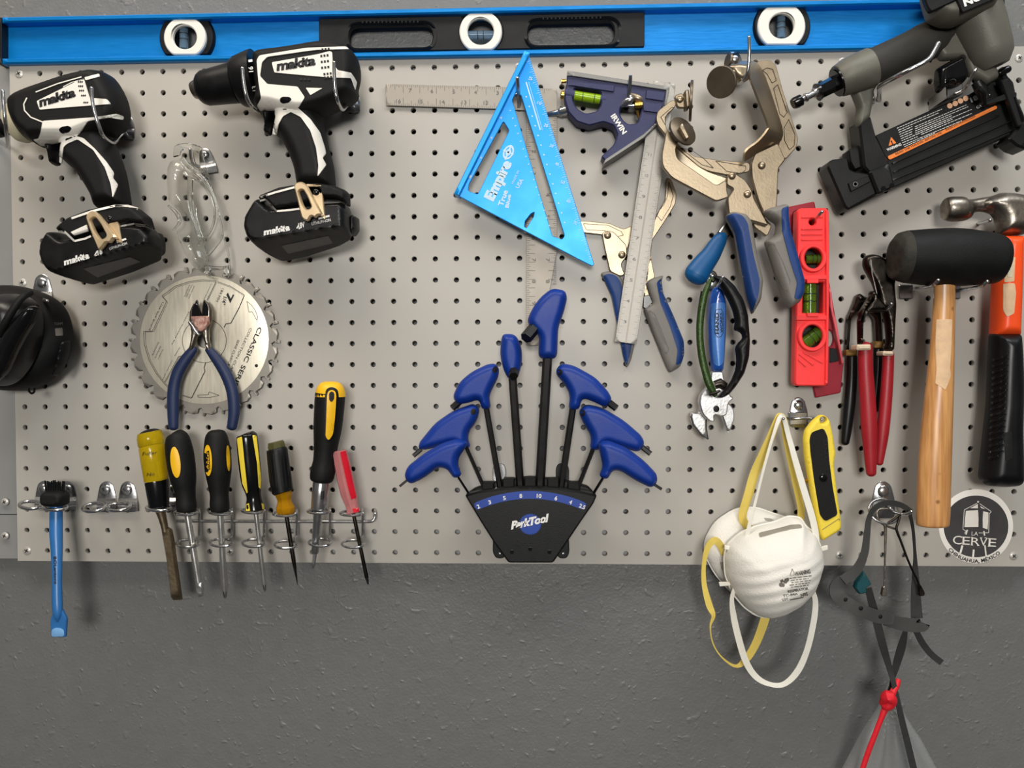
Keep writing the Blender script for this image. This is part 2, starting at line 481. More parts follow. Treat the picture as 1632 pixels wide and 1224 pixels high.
M['board'] = mat('painted_pegboard', (178, 173, 164), 0.42, 0, 0.03, 9, 0.05, 500, spec=0.4)
M['frame_paint'] = mat('painted_batten', (140, 140, 138), 0.5, 0, 0.04, 14, 0.1, 300)
M['black'] = mat('black_plastic', (15, 15, 16), 0.42, 0, 0.15, 90, 0.12, 900, spec=0.3)
M['rubber'] = mat('black_rubber', (17, 17, 17), 0.62, 0, 0.18, 60, 0.25, 700, spec=0.3)
M['gloss_black'] = mat('glossy_black_plastic', (14, 14, 15), 0.16, 0, 0.1, 60, rvar=0.05)
M['white'] = mat('white_plastic', (232, 228, 218), 0.42, 0, 0.02, 40)
M['cream'] = mat('cream_plastic', (205, 196, 165), 0.45, 0, 0.04, 40)
M['ink'] = mat('black_print', (18, 18, 20), 0.6, 0, 0.05)
M['ink_grey'] = mat('grey_print', (105, 100, 94), 0.6, 0, 0.05)
M['ink_white'] = mat('white_print', (232, 230, 225), 0.55, 0, 0.03)
M['steel'] = mat('bright_steel', (208, 206, 201), 0.28, 0.9, 0.06, 50, rvar=0.1)
M['chrome'] = mat('zinc_plated_steel', (188, 188, 188), 0.22, 0.95, 0.08, 40, rvar=0.12)
M['nickel'] = mat('satin_nickel', (156, 141, 118), 0.36, 0.85, 0.05, 60, 0.08, 500, rvar=0.08)
M['dark_steel'] = mat('oiled_dark_steel', (62, 57, 52), 0.32, 1, 0.3, 60, 0.1, 200, rvar=0.15)
M['worn_steel'] = mat('worn_forged_steel', (168, 160, 148), 0.38, 1, 0.35, 70, 0.35, 160, rvar=0.18, c2=(104, 97, 88))
M['brushed'] = mat('brushed_steel', (160, 156, 148), 0.42, 0.5, 0.08, 60, 0.12, 500, stretch=(1, 1, 25))
# ------------------------------------------------------------------ the setting: wall and pegboard
PIT = 0.0254
def hole_xz(c, r): return ((c - 23.5) * PIT, -(r - 11.5) * PIT)
def box(mb, x0, x1, y0, y1, z0, z1, mi=0):
    V = [(x, y, z) for x in (x0, x1) for y in (y0, y1) for z in (z0, z1)]
    mb.add(V, [(0, 1, 3, 2), (4, 6, 7, 5), (0, 4, 5, 1), (2, 3, 7, 6), (0, 2, 6, 4), (1, 5, 7, 3)], mi)
def wall_mat():
    m = bpy.data.materials.new('painted_textured_wall'); m.use_nodes = True
    nt = m.node_tree; N = nt.nodes; L = nt.links; b = N['Principled BSDF']
    co = N.new('ShaderNodeTexCoord')
    n1 = N.new('ShaderNodeTexNoise'); n1.inputs['Scale'].default_value = 55; n1.inputs['Detail'].default_value = 5; n1.inputs['Roughness'].default_value = 0.55
    n2 = N.new('ShaderNodeTexNoise'); n2.inputs['Scale'].default_value = 330; n2.inputs['Detail'].default_value = 2
    vo = N.new('ShaderNodeTexVoronoi'); vo.inputs['Scale'].default_value = 95; vo.feature = 'SMOOTH_F1'
    nd = N.new('ShaderNodeTexNoise'); nd.inputs['Scale'].default_value = 30
    for n in (n1, n2, nd): L.new(co.outputs['Object'], n.inputs['Vector'])
    mx = N.new('ShaderNodeMixRGB'); mx.inputs['Fac'].default_value = 0.05
    L.new(co.outputs['Object'], mx.inputs[1]); L.new(nd.outputs['Color'], mx.inputs[2]); L.new(mx.outputs[0], vo.inputs['Vector'])
    r1 = N.new('ShaderNodeMapRange'); r1.inputs['From Min'].default_value = 0.06; r1.inputs['From Max'].default_value = 0.30; r1.inputs['To Min'].default_value = 1; r1.inputs['To Max'].default_value = 0
    L.new(vo.outputs['Distance'], r1.inputs['Value'])
    r2 = N.new('ShaderNodeMapRange'); r2.inputs['From Min'].default_value = 0.46; r2.inputs['From Max'].default_value = 0.56
    L.new(n1.outputs['Fac'], r2.inputs['Value'])
    ml = N.new('ShaderNodeMath'); ml.operation = 'MULTIPLY'; L.new(r1.outputs[0], ml.inputs[0]); L.new(r2.outputs[0], ml.inputs[1])
    m2 = N.new('ShaderNodeMath'); m2.operation = 'MULTIPLY_ADD'; L.new(n2.outputs['Fac'], m2.inputs[0]); m2.inputs[1].default_value = 0.6; L.new(ml.outputs[0], m2.inputs[2])
    m3 = N.new('ShaderNodeMath'); m3.operation = 'MULTIPLY_ADD'; L.new(n1.outputs['Fac'], m3.inputs[0]); m3.inputs[1].default_value = 0.9; L.new(m2.outputs[0], m3.inputs[2])
    bp = N.new('ShaderNodeBump'); bp.inputs['Strength'].default_value = 0.48; bp.inputs['Distance'].default_value = 0.0014
    L.new(m3.outputs[0], bp.inputs['Height']); L.new(bp.outputs['Normal'], b.inputs['Normal'])
    cr = N.new('ShaderNodeValToRGB'); L.new(n1.outputs['Fac'], cr.inputs['Fac'])
    cr.color_ramp.elements[0].color = lin((105, 106, 104)); cr.color_ramp.elements[1].color = lin((115, 115, 113))
    L.new(cr.outputs['Color'], b.inputs['Base Color'])
    b.inputs['Roughness'].default_value = 0.40; b.inputs['Specular IOR Level'].default_value = 0.4
    return m
M['wall'] = wall_mat()
mb = MB(); box(mb, -2.2, 2.2, 0.019, 0.12, -1.6, 1.4)
tag(mb.build('wall_back', M['wall']), 'grey painted textured wall behind the tool board', None, None, 'structure')
BX0 = -24.0 * PIT + 0.0007; BX1 = 24.0 * PIT; BZ0 = -12.0 * PIT; BZ1 = 12.0 * PIT + 0.001
def batten(n, x0, x1, z0, z1, lab):
    mb = MB(); box(mb, x0, x1, 0.0095, 0.0189, z0, z1); o = mb.build(n, M['frame_paint'], ang=30)
    tag(o, lab, None, None, 'structure'); return o
zs = P(10, 820, -9).z
t1 = batten('trim_1', BX0 - 0.15, BX0 + 0.033, zs + 0.0006, BZ1 - 0.001, 'grey painted upright batten at the left edge of the pegboard')
t2 = batten('trim_2', BX0 - 0.15, BX1 + 0.02, BZ0 + 0.0005, zs - 0.0006, 'grey painted batten along the bottom of the pegboard')
t3 = batten('trim_3', BX0 + 0.034, BX1 + 0.02, BZ1 - 0.036, BZ1 - 0.001, 'grey painted batten along the top of the pegboard')
t4 = batten('trim_4', hole_xz(30, 0)[0] - 0.009, hole_xz(31, 0)[0] + 0.010, zs + 0.0006, BZ1 - 0.0372, 'grey painted upright batten behind the pegboard')
# board with real holes
SCREWS = [(0, 0), (0, 10), (0, 23), (10, 23), (39, 0), (47, 0), (39, 23), (47, 23), (24, 0)]
mb = MB(); NS = 16; HR = 0.0031; TH = 0.006
vid = {}; V = []; Fc = []
def vx(x, y, z):
    k = (round(x, 6), round(y, 6), round(z, 6))
    if k not in vid: vid[k] = len(V); V.append((x, y, z))
    return vid[k]
for c in range(48):
    for r in range(24):
        x, z = hole_xz(c, r)
        xa = BX0 if c == 0 else x - PIT / 2; xb = BX1 if c == 47 else x + PIT / 2
        za = BZ0 if r == 23 else z - PIT / 2; zb = BZ1 if r == 0 else z + PIT / 2
        if (c, r) in SCREWS:
            Fc.append((vx(xa, 0, za), vx(xb, 0, za), vx(xb, 0, zb), vx(xa, 0, zb))); continue
        ci = []; cf = []; ri = []
        for k in range(NS):
            a = 2 * math.pi * (k + 0.5) / NS; ca, sa = math.cos(a), math.sin(a)
            cf.append(vx(x + (HR + 0.00025) * ca, 0, z + (HR + 0.00025) * sa)); ri.append(vx(x + HR * ca, 0.0005, z + HR * sa)); ci.append(vx(x + HR * ca, TH, z + HR * sa))
        for k in range(NS):
            k2 = (k + 1) % NS
            Fc.append((cf[k], ri[k], ri[k2], cf[k2])); Fc.append((ri[k], ci[k], ci[k2], ri[k2]))
        q = [vx(xb, 0, zb), vx(xa, 0, zb), vx(xa, 0, za), vx(xb, 0, za)]    # corners at 45,135,225,315
        for s in range(4):          # four fans
            ks = [(1 + 4 * s + i) % NS for i in range(5)]
            A, B2 = q[s], q[(s + 1) % 4]
            Fc.append((A, cf[ks[0]], cf[ks[1]])); Fc.append((A, cf[ks[1]], cf[ks[2]])); Fc.append((A, cf[ks[2]], B2)); Fc.append((B2, cf[ks[2]], cf[ks[3]])); Fc.append((B2, cf[ks[3]], cf[ks[4]]))
mb.add(V, Fc)
for (xa, xb, za, zb) in ((BX0, BX0, BZ0, BZ1), (BX1, BX1, BZ0, BZ1)): mb.add([(xa, 0, za), (xa, 0, zb), (xa, TH, zb), (xa, TH, za)], [(0, 1, 2, 3)])
for zz in (BZ0, BZ1): mb.add([(BX0, 0, zz), (BX1, 0, zz), (BX1, TH, zz), (BX0, TH, zz)], [(0, 1, 2, 3)])
board = mb.build('pegboard', M['board'], recalc=False, ang=30)
tag(board, 'large grey pegboard with rows of round holes screwed to the wall', 'pegboard')
M['screw'] = mat('pale_screw_head', (196, 192, 184), 0.4, 0.35, 0.06, 60)
def screw(px, py, d, r, parent=None, rot=20, mt=None):
    mb = MB(); a = math.radians(rot)
    W = P(px, py, d); k = K(px, py, d); R = r * k; h = 0.0016
    pr = [(0, 1.0), (0.0006, 0.97), (0.0012, 0.75), (0.0016, 0.55)]
    tubew(mb, [W + Vector((0, -y, 0)) for y, s in pr], [R * s for y, s in pr], 20)
    for t in (a, a + math.pi / 2):
        u = Vector((math.cos(t), 0, math.sin(t))); w = Vector((-math.sin(t), 0, math.cos(t))); c = W + Vector((0, -h, 0))
        Vv = [c + u * (R * .5) + w * (R * .11), c - u * (R * .5) + w * (R * .11), c - u * (R * .5) - w * (R * .11), c + u * (R * .5) - w * (R * .11)]
        mb.add([p + Vector((0, -.0002, 0)) for p in Vv] + [p + Vector((0, .0008, 0)) for p in Vv], [(0, 1, 2, 3), (0, 1, 5, 4), (1, 2, 6, 5), (2, 3, 7, 6), (3, 0, 4, 7)], 1)
    return mb.build('screw', [M['screw'], M['ink']], parent)
for (c, r) in SCREWS:
    x, z = hole_xz(c, r); q = Proj(np.array([[x, 0, z]]))[0]
    screw(q[0], q[1], 0, 6.6, board, random.uniform(0, 90), M['chrome'])
for i, (px, py, rot) in enumerate([(8, 800, 30), (8, 854, 60)]):
    s = screw(px, py, -6.2, 6.0, None, rot)
    tag(s, ['small screw in the left batten above its seam', 'small screw in the bottom batten below the seam'][i], 'screw', 'screws in the wall battens')

# ------------------------------------------------------------------ pegboard hooks
HG = 'metal hooks plugged into the pegboard'
def hook_root(label, px, py, group=HG, name='pegboard_hook', cat='hook'): return thing(name, label, cat, px, py, 0, group)
def plate(root, px, py, k=1.0, lip=True, rot=0):
    a = math.radians(rot)
    def R(pts): return [(px + (x * math.cos(a) - y * math.sin(a)) * k, py + (x * math.sin(a) + y * math.cos(a)) * k) for x, y in pts]
    mb = MB(); slab(mb, rp(R([(-9, -8), (0, -13), (9, -8), (14, 10), (14, 32), (-13, 32), (-13, 10)]), 6 * k), 0.3, 1.8, 1.2, 0.6)
    if lip:
        l = R([(-13, 13), (14, 13)]); l2 = R([(-13, 21), (14, 21)]); l3 = R([(-13, 31), (14, 31)])
        loft(mb, [l[0] + (1.8,), l2[0] + (6,), l3[0] + (6.5,)], [l[1] + (1.8,), l2[1] + (6,), l3[1] + (6.5,)], 1.4, 5)
    mb.build('plate', M['chrome'], root)
    mb = MB(); c = R([(0, 0)])[0]; knob(mb, c[0], c[1], 1.5, 7.2 * k, 3.6); mb.build('rivet', M['chrome'], root)
def prong(root, path, r=2.6, sub=5, name='prong'):
    mb = MB(); tube(mb, [tuple(p) + (r,) for p in path], sub, 12, rnd=True); return mb.build(name, M['chrome'], root)
def zd(z, pts): return [z.p(p[0], p[1]) + (p[2],) for p in pts]
def ring(root, cx, cy, rx, ry, d, r=2.6, a0=0, a1=360, name='ring', slope=0):
    pts = []
    n = 28
    for i in range(n + (0 if a1 - a0 >= 360 else 1)):
        t = math.radians(a0 + (a1 - a0) * i / n); pts.append((cx + rx * math.cos(t), cy + ry * math.sin(t) + slope * math.cos(t), d + rx * 0.74 * math.sin(t), r))
    mb = MB(); tube(mb, pts, 1, 10, closed=(a1 - a0 >= 360), rnd=False); return mb.build(name, M['chrome'], root)
h = hook_root('hook whose bent prong holds up the nose of the left drill at the picture edge', 3, 205)
prong(h, [(-6, 224, -3), (2, 226, 20), (12, 232, 62), (9, 200, 94), (6, 165, 98), (4, 145, 98)], 2.8)
h = hook_root('hook curling in front of the left drill, its plate low on the right', 196, 208)
plate(h, 202, 194, 0.9)
prong(h, zd(zA, [(640, 418, 6), (612, 446, 30), (580, 476, 60), (530, 440, 92), (505, 380, 100), (486, 320, 102), (473, 250, 103), (470, 195, 103)]), 2.7)
h = hook_root('hook curling round the chuck collar of the upper drill', 404, 180)
prong(h, zd(zB, [(405, 405, -3), (390, 408, 40), (365, 392, 86), (335, 345, 102), (318, 270, 105), (310, 190, 106)]), 2.8)
h = hook_root('hook curling up in front of the back of the upper drill, its plate below', 562, 168)
plate(h, 562, 152, 0.85)
prong(h, zd(zB, [(870, 360, 6), (850, 375, 40), (825, 402, 70), (800, 360, 98), (786, 290, 102), (782, 220, 103), (781, 160, 103)]), 2.8)
h = hook_root('hook holding the clear safety glasses, plate seen through their lens', 328, 248)
plate(h, 327, 247, 0.95, rot=-12)
prong(h, [(316, 266, 5), (308, 262, 20), (304, 250, 32), (303, 238, 36)], 2.4)
h = hook_root('hook with a round rivet just above the black ear muffs', 66, 450)
plate(h, *zD.p(326, 100), 1.15)
prong(h, zd(zD, [(326, 200, 4), (345, 235, 40), (368, 242, 62)]), 2.6)
h = hook_root('double ring holder carrying the blue brush', 88, 805, name='tool_ring_holder', cat='tool holder')
plate(h, *zE.p(230, 360), 1.05); plate(h, *zE.p(355, 362), 1.05)
ring(h, *zE.p(162, 446), 18, 6, 36, 2.8); ring(h, *zE.p(287, 455), 20, 5.5, 40, 2.8)
prong(h, [(100, 812, 8), (98, 811, 20), (94, 808, 27)], 2.5)
prong(h, [(72, 812, 8), (64, 811, 16), (58, 808, 24)], 2.5)
h = hook_root('empty double ring holder between the brush and the chisel', 186, 800, name='tool_ring_holder', cat='tool holder')
plate(h, *zE.p(560, 365), 1.12); plate(h, *zE.p(672, 365), 1.12)
ring(h, *zE.p(497, 458), 18, 6.5, 20, 2.8, slope=-2.5); ring(h, *zE.p(625, 456), 18, 6, 20, 2.8, slope=-2)
h = hook_root('ring holder carrying the wood chisel', 270, 800, name='tool_ring_holder', cat='tool holder')
plate(h, *zE.p(905, 365), 1.05)
ring(h, *zE.p(836, 461), 19, 4.5, 36, 2.6)
prong(h, [(270, 808, 8), (268, 809, 18), (264, 808, 26)], 2.5)
h = hook_root('hook whose prong holds the blue speed square', 826, 160)
plate(h, 825, 152, 0.7, False)
prong(h, zd(zH, [(678, 300, 3), (678, 275, 14), (674, 215, 34), (670, 162, 44)]), 2.9)
h = hook_root('short chrome peg beside the green vial of the combination square', 880, 185)
prong(h, zd(zI, [(60, 392, 3), (130, 376, 8), (150, 370, 10)]), 5)
prong(h, zd(zI, [(150, 370, 9), (215, 352, 12)]), 7.5)
h = hook_root('hook with a tall upright prong carrying the large clamp', 1185, 125)
plate(h, *zJ.p(595, 175), 1.0)
prong(h, zd(zJ, [(600, 330, 4), (640, 320, 62), (668, 280, 76), (682, 220, 80), (688, 120, 82), (686, 38, 82)]), 2.7)
h = hook_root('hook behind the wrench and sunglasses, its silver tip at their top', 1140, 440)
plate(h, *zS.p(225, 80), 0.75, False)
prong(h, zd(zS, [(250, 175, 4), (258, 160, 34), (275, 125, 58), (293, 88, 62)]), 2.7)
h = hook_root('hook through the upper hole of the red torpedo level', 1290, 350)
prong(h, zd(zY, [(205, 165, -3), (215, 150, 30), (240, 125, 52), (260, 102, 60)]), 2.7)
h = hook_root('hook with a cross bar carrying the two masks and the utility knife', 1272, 660)
plate(h, *zO.p(430, 65), 1.1, False)
mb = MB(); slab(mb, rp([(1257, 657), (1287, 657), (1285, 677), (1259, 677)], 2), 2.1, 5, 1, .6); mb.build('saddle', M['chrome'], h)
prong(h, zd(zO, [(370, 118, 60), (380, 116, 20), (400, 118, 7), (440, 117, 7), (490, 117, 7), (515, 118, 24), (524, 122, 40)]), 2.3)
h = hook_root('hook with two prongs carrying the rubber mallet under its head', 1470, 460)
for x0, x1 in ((242, 292), (405, 455)):
    mb = MB(); a = zN.p(x0, 350); b = zN.p(x1, 400); slab(mb, rp([a, (b[0], a[1]), b, (a[0], b[1])], 3), .3, 4.5, 1.5, 1); mb.build('plate', M['chrome'], h)
prong(h, zd(zN, [(300, 362, 4), (340, 358, 60), (360, 352, 96), (377, 336, 104)]), 3.0)
prong(h, zd(zN, [(450, 370, 4), (500, 362, 60), (525, 356, 96), (545, 340, 104)]), 3.0)
h = hook_root('hook under the face of the claw hammer head', 1575, 350)
prong(h, zd(zZ, [(285, 325, -3), (330, 318, 24), (382, 298, 50)]), 3.0)
h = hook_root('hook behind the two pairs of pliers, its round tip at their joint', 1420, 484)
prong(h, zd(zT, [(470, 690, -3), (560, 680, 30), (610, 660, 46), (652, 606, 52)]), 2.7)
h = hook_root('long hook in front of the dark grip of the nail gun', 1460, 95)
prong(h, zd(zM, [(580, 580, -3), (582, 530, 20), (590, 492, 60), (700, 428, 96), (820, 368, 104), (870, 335, 105), (900, 290, 106), (920, 250, 106)]), 3.9, 5)
mb = MB(); slab(mb, rp([(1388, 148), (1394, 148), (1394, 165), (1388, 165)], 1), .3, 5, 1, .6); mb.build('plate', M['chrome'], h)
h = hook_root('hook with a square plate beside the trigger of the nail gun', 1522, 150)
mb = MB(); slab(mb, rp(zM([(966, 495), (1060, 470), (1060, 540), (968, 566)]), 2), .3, 42, 1.5, 1); mb.build('plate', M['chrome'], h)
prong(h, zd(zM, [(1018, 535, 40), (1060, 515, 66), (1090, 480, 80), (1120, 420, 90), (1135, 398, 92)]), 2.6)
h = hook_root('hook carrying the key ring and grey strap, silver tip at the right', 1408, 785)
plate(h, *zW.p(292, 140), 1.35, False)
prong(h, zd(zW, [(300, 220, 3), (380, 330, 10), (470, 365, 40), (530, 360, 62), (563, 338, 70)]), 2.8)

# ------------------------------------------------------------------ blue box level along the top
M['level_blue'] = mat('blue_anodised_aluminium', (0, 132, 212), 0.32, 0.4, 0.04, 40, 0.04, 400, stretch=(1, 1, 12), spec=0.6)
M['lens'] = mat('clear_lens', (235, 240, 240), 0.05, 0, 0.0, trans=1.0, ior=1.2, rvar=0.0)
M['vial_blue'] = mat('blue_vial_fluid', (150, 185, 215), 0.06, 0, 0.02, trans=0.75, ior=1.3, rvar=0.02)
yb = lambda x: 101.5 - 0.0170 * x
yt = lambda x: 26.5 - 0.0205 * x
lev = thing('spirit_level', 'long blue box beam spirit level resting along the top edge of the pegboard', 'level', 800, 50, -22)
mb = MB(); X0, X1 = 2, 1597
slab(mb, [(X0, yt(X0) + 7), (X1, yt(X1) + 7), (X1, yb(X1) - 6), (X0, yb(X0) - 6)], -9, -6, 0.6, 0.4, holes=[ell(297, 59, 30, 30), ell(767, 50, 30, 30), ell(1247, 41, 30, 30), rp([(553, 42), (692, 39), (692, 77), (553, 79)], 19), rp([(840, 33), (981, 30), (981, 72), (840, 74)], 19)], dref=-6)
for f0, f1 in ((yt, lambda x: yt(x) + 9), (lambda x: yb(x) - 9, yb)):
    slab(mb, [(X0, f0(X0)), (X1, f0(X1)), (X1, f1(X1)), (X0, f1(X0))], -17.5, 8, 2.2, 2, dref=8)
mb.build('beam', M['level_blue'], lev)
for a, b in ((-5, 2), (1597, 1602)):
    mb = MB(); slab(mb, [(a, yt(a) + 1), (b, yt(b) + 1), (b, yb(b) - 1), (a, yb(a) - 1)], -17.5, 7, 1, .8)
    mb.build('end_cap', M['black'], lev)
g = MB()
slab(g, rp([(508.5, yt(508) + 13), (1027, yt(1027) + 13), (1027, yb(1027) - 9), (508.5, yb(508) - 9)], 3), -5.8, -1, 1, .7, holes=[ell(766.5, 50, 33, 33), rp([(555, 43), (690, 40), (690, 77), (555, 78)], 18), rp([(841, 34.5), (979.5, 32), (979.5, 71), (841, 72.5)], 18)], dref=-2)
for q in ([(549, 33), (697, 30), (697, 81), (549, 84)], [(834, 27), (992, 23), (992, 77), (834, 80)]):
    c = np.mean(q, 0); inn = [(c[0] + (x - c[0]) * 0.925, c[1] + (y - c[1]) * 0.72) for x, y in q]
    inn2 = [(c[0] + (x - c[0]) * 0.985, c[1] + (y - c[1]) * 0.94) for x, y in q]
    slab(g, rp(inn2, 24, 9), -9, 2, 2.5, 2, holes=[rp(inn, 17, 9)], dref=1)
grip = g.build('grip', M['black'], lev)
for x0, x1, y0, y1 in ((578, 666, 31, 30), (866, 957, 25, 23.5)):
    mb = MB()
    for i in range(15):
        x = x0 + (x1 - x0) * i / 14; y = y0 + (y1 - y0) * i / 14
        bar(mb, Flat(2.3), [(x, y + 1.5), (x, y + 6)], 2.2)
    mb.build('thumb_ridges', M['rubber'], grip)
for (cx, cy, rb, rw, ri, horiz, ox) in ((297, 59, 44, 33.5, 19, False, -3), (767, 50, 37, 34, 21, True, -1), (1247, 41, 45.5, 38, 20, False, -1)):
    def clipy(L, m): 
        L = np.array(L); L[:, 1] = np.clip(L[:, 1], yt(cx) + 9.5 + m, yb(cx) - 9.5 - m); return L
    mb = MB(); slab(mb, clipy(ell(cx, cy, rb, rb, n=48), -.5), -5.8, 0, 2, 2, holes=[ell(cx + ox, cy, ri + 4, ri + 4)], dref=0)
    hs = mb.build('vial_housing', M['black'], lev)
    mb = MB(); slab(mb, clipy(ell(cx + ox, cy, rw, rw, n=48), 0), 0, 5, 1.6, 1.2, holes=[ell(cx + ox, cy, ri, ri)], dref=5)
    mb.build('white_ring', M['white'], hs)
    mb = MB(); tubew(mb, [P(cx + ox, cy, d) for d in (-9, 1)], [ri * K(cx, cy, 0) * 1.02] * 2, 32, cap=False); mb.build('vial_well', M['white'], hs)
    vb = MB(); a = (cx + ox - ri, cy + 6, -5, 6.5) if horiz else (cx + ox - 1, cy - ri, -5, 6.5); b = (cx + ox + ri, cy + 6, -5, 6.5) if horiz else (cx + ox - 1, cy + ri, -5, 6.5)
    tube(vb, [a, b], 1, 16); vial = vb.build('vial', M['vial_blue'], lev)
    vb = MB()
    for s in (-4.5, 4.5):
        c = ((a[0] + b[0]) / 2, (a[1] + b[1]) / 2)
        if horiz: tube(vb, [(c[0] + s - .5, c[1], -5, 6.8), (c[0] + s + .5, c[1], -5, 6.8)], 1, 16)
        else: tube(vb, [(c[0], c[1] + s - .5, -5, 6.8), (c[0], c[1] + s + .5, -5, 6.8)], 1, 16)
    vb.build('vial_lines', M['ink'], vial)
# ------------------------------------------------------------------ cordless drills
M['grip_rubber'] = mat('soft_black_grip', (18, 17, 16), 0.6, 0, 0.12, 50, 0.15, 800, spec=0.3)
M['batt'] = mat('battery_black', (16, 16, 16), 0.38, 0, 0.15, 70, 0.06, 800, spec=0.35)
M['batt_label'] = mat('grey_rating_label', (92, 91, 89), 0.5, 0, 0.12, 200)
M['drill_white'] = mat('drill_shell_white', (240, 235, 224), 0.42, 0, 0.02, 30, 0.05, 900)
def part(fn, name, m, parent, **k):
    mb = MB(); r = fn(mb); o = mb.build(name, m, parent, **k); return (o, r)

dr = thing('drill_driver', 'black and white cordless drill with a numbered collar and keyless chuck', 'drill', *zB.p(640, 300), 10)
z = zB
mb = MB(); body = pillow(mb, rp(z([(374, 134), (412, 110), (560, 92), (640, 78), (705, 66), (790, 64), (855, 80), (895, 122), (913, 185), (914, 248), (900, 300), (906, 335), (880, 366), (815, 398), (740, 430), (640, 455), (540, 442), (480, 425), (405, 418), (378, 388), (392, 330), (378, 250)]), 9), 10, 78, 17, 44, 50)
housing = mb.build('motor_housing', M['grip_rubber'], dr)
mb = MB(); hdl = pillow(mb, rp(z([(480, 360), (600, 330), (715, 400), (722, 470), (748, 590), (775, 690), (786, 812), (592, 812), (575, 700), (545, 620), (505, 545), (480, 532), (472, 470)]), 10), 22, 70, 22, 44, 50)
handle = mb.build('handle', M['grip_rubber'], dr)
mb = MB()
for i in range(6):
    o_ = i * 13
    bar(mb, hdl, z([(575 + o_, 470 + i * 6), (610 + o_ * .95, 560), (640 + o_ * .8, 650), (655 + o_ * .7, 740)]), 0.9, .2)
mb.build('grip_lines', M['black'], handle)
mb = MB(); tube(mb, z.r([(388, 244, 45, 143), (375, 246, 45, 142), (300, 259, 45, 124), (282, 263, 45, 112)]), 1, 40); col_b = tube(MB(), z.r([(388, 244, 45, 143), (300, 259, 45, 124)]), 1)
collar = mb.build('torque_collar', M['black'], dr)
mb = MB()
for s, a, b, h in (('16', (367, 208), (364, 180), 22), ('13', (385, 306), (382, 280), 22), ('1', (397, 352), (396, 342), 20), ('l', (363, 156), (361, 144), 20)): text(mb, col_b, s, *z([a, b]), h / 3.22, .02)
mb.build('numbers', M['ink_white'], collar)
mb = MB(); tube(mb, z.r([(290, 262, 45, 88), (275, 264, 45, 100), (200, 277, 45, 93), (120, 292, 45, 86), (98, 296, 45, 74), (86, 298, 45, 60)]), 1, 36)
chuck = mb.build('chuck', M['black'], dr)
mb = MB(); tube(mb, z.r([(90, 297, 45, 52), (72, 300, 45, 47), (60, 302, 45, 42), (53, 304, 45, 36), (53.5, 304, 45, 14), (70, 300, 45, 13)]), 1, 28); mb.build('chuck_nose', M['worn_steel'], chuck)
mb = MB()
U = Multi(body, hdl)
decal(mb, U, rp(z([(385, 150), (398, 126), (415, 122), (640, 86), (845, 79), (860, 92), (700, 96), (640, 103), (440, 132), (412, 160), (402, 230), (440, 272), (595, 285), (632, 340), (598, 392), (560, 402), (480, 408), (400, 408), (386, 385), (408, 345), (394, 260)]), 2.5), 1.1, 2)
decal(mb, U, rp(z([(500, 392), (590, 388), (660, 450), (710, 520), (735, 600), (740, 628), (722, 650), (742, 685), (697, 747), (702, 690), (690, 600), (660, 510), (610, 440), (560, 415), (520, 437), (497, 478), (487, 532), (466, 530), (470, 490), (482, 440), (476, 412)]), 2.5), 1.1, 2)
decal(mb, body, rp(z([(636, 290), (722, 292), (660, 328)]), 1.5), .6)
mb.build('white_shell', M['drill_white'], housing)
mb = MB(); decal(mb, body, rp(z([(462, 160), (700, 118), (760, 102), (772, 108), (775, 160), (800, 200), (868, 213), (885, 235), (899, 262), (890, 302), (868, 240), (760, 238), (580, 222), (475, 212)]), 2), .8)
panel = mb.build('logo_panel', M['drill_white'], housing)
mb = MB(); text(mb, body, 'makita', *z([(487, 203), (690, 172)]), 46 / 3.22, .045, .18, 1.3, space=.9); mb.build('lettering', M['ink'], panel)
mb = MB()
for r_, (x, y) in enumerate([(718, 90), (712, 123), (714, 153), (716, 183), (728, 216), (730, 234)]):
    for i in range(3): bar(mb, body, z([(x + i * 16, y + 6 - i * 2), (x + i * 16 + 10, y + 5 - i * 2)]), 3.6, 1.2)
for i in range(3): bar(mb, body, z([(606 + i * 20, 247), (620 + i * 20, 247)]), 3.2, 1.0)
mb.build('air_vents', M['ink'], housing)
mb = MB(); decal(mb, U, rp(z([(505, 348), (520, 338), (555, 340), (566, 350), (552, 368), (520, 374), (507, 366)]), 3), 2.2, 2); mb.build('direction_switch', M['gloss_black'], housing)
mb = MB(); pillow(mb, rp(z([(424, 404), (482, 408), (476, 450), (462, 500), (455, 535), (424, 527), (430, 480), (416, 440)]), 4), 30, 60, 9, 42, 45); mb.build('trigger', M['black'], dr)
mb = MB(); foot = pillow(mb, rp(z([(400, 868), (412, 845), (510, 805), (590, 792), (700, 783), (790, 795), (845, 818), (860, 840), (862, 900), (800, 872), (735, 868), (608, 912), (490, 930), (440, 876)]), 3), 10, 85, 7, 66, 70)
ft = mb.build('foot', M['grip_rubber'], dr)
mb = MB(); batt = pillow(mb, rp(z([(400, 880), (430, 868), (490, 925), (610, 905), (850, 888), (872, 930), (876, 1030), (868, 1064), (790, 1092), (600, 1140), (470, 1164), (430, 1142), (362, 1080), (342, 1020), (350, 965)]), 5), 8, 81, 10, 52, 52, planes=[z([(362, 1066), (870, 990)])[0:2] + [81, 2.3]])
bt = mb.build('battery', M['batt'], dr)
mb = MB(); pillow(mb, rp(z([(868, 945), (905, 955), (908, 1020), (890, 1050), (868, 1050)]), 4), 20, 60, 5, 40, 45); mb.build('release_button', M['black'], bt)
FB = Multi(foot, batt)
mb = MB(); bar(mb, FB, z([(402, 872), (430, 864), (488, 924), (560, 918), (605, 912)]), 3.0, 1.3); bar(mb, FB, z([(405, 852), (480, 828), (585, 800)]), 3.2, 1.3); bar(mb, FB, z([(735, 868), (800, 872), (850, 890)]), 2.4, .9)
mb.build('white_trim', M['drill_white'], ft)
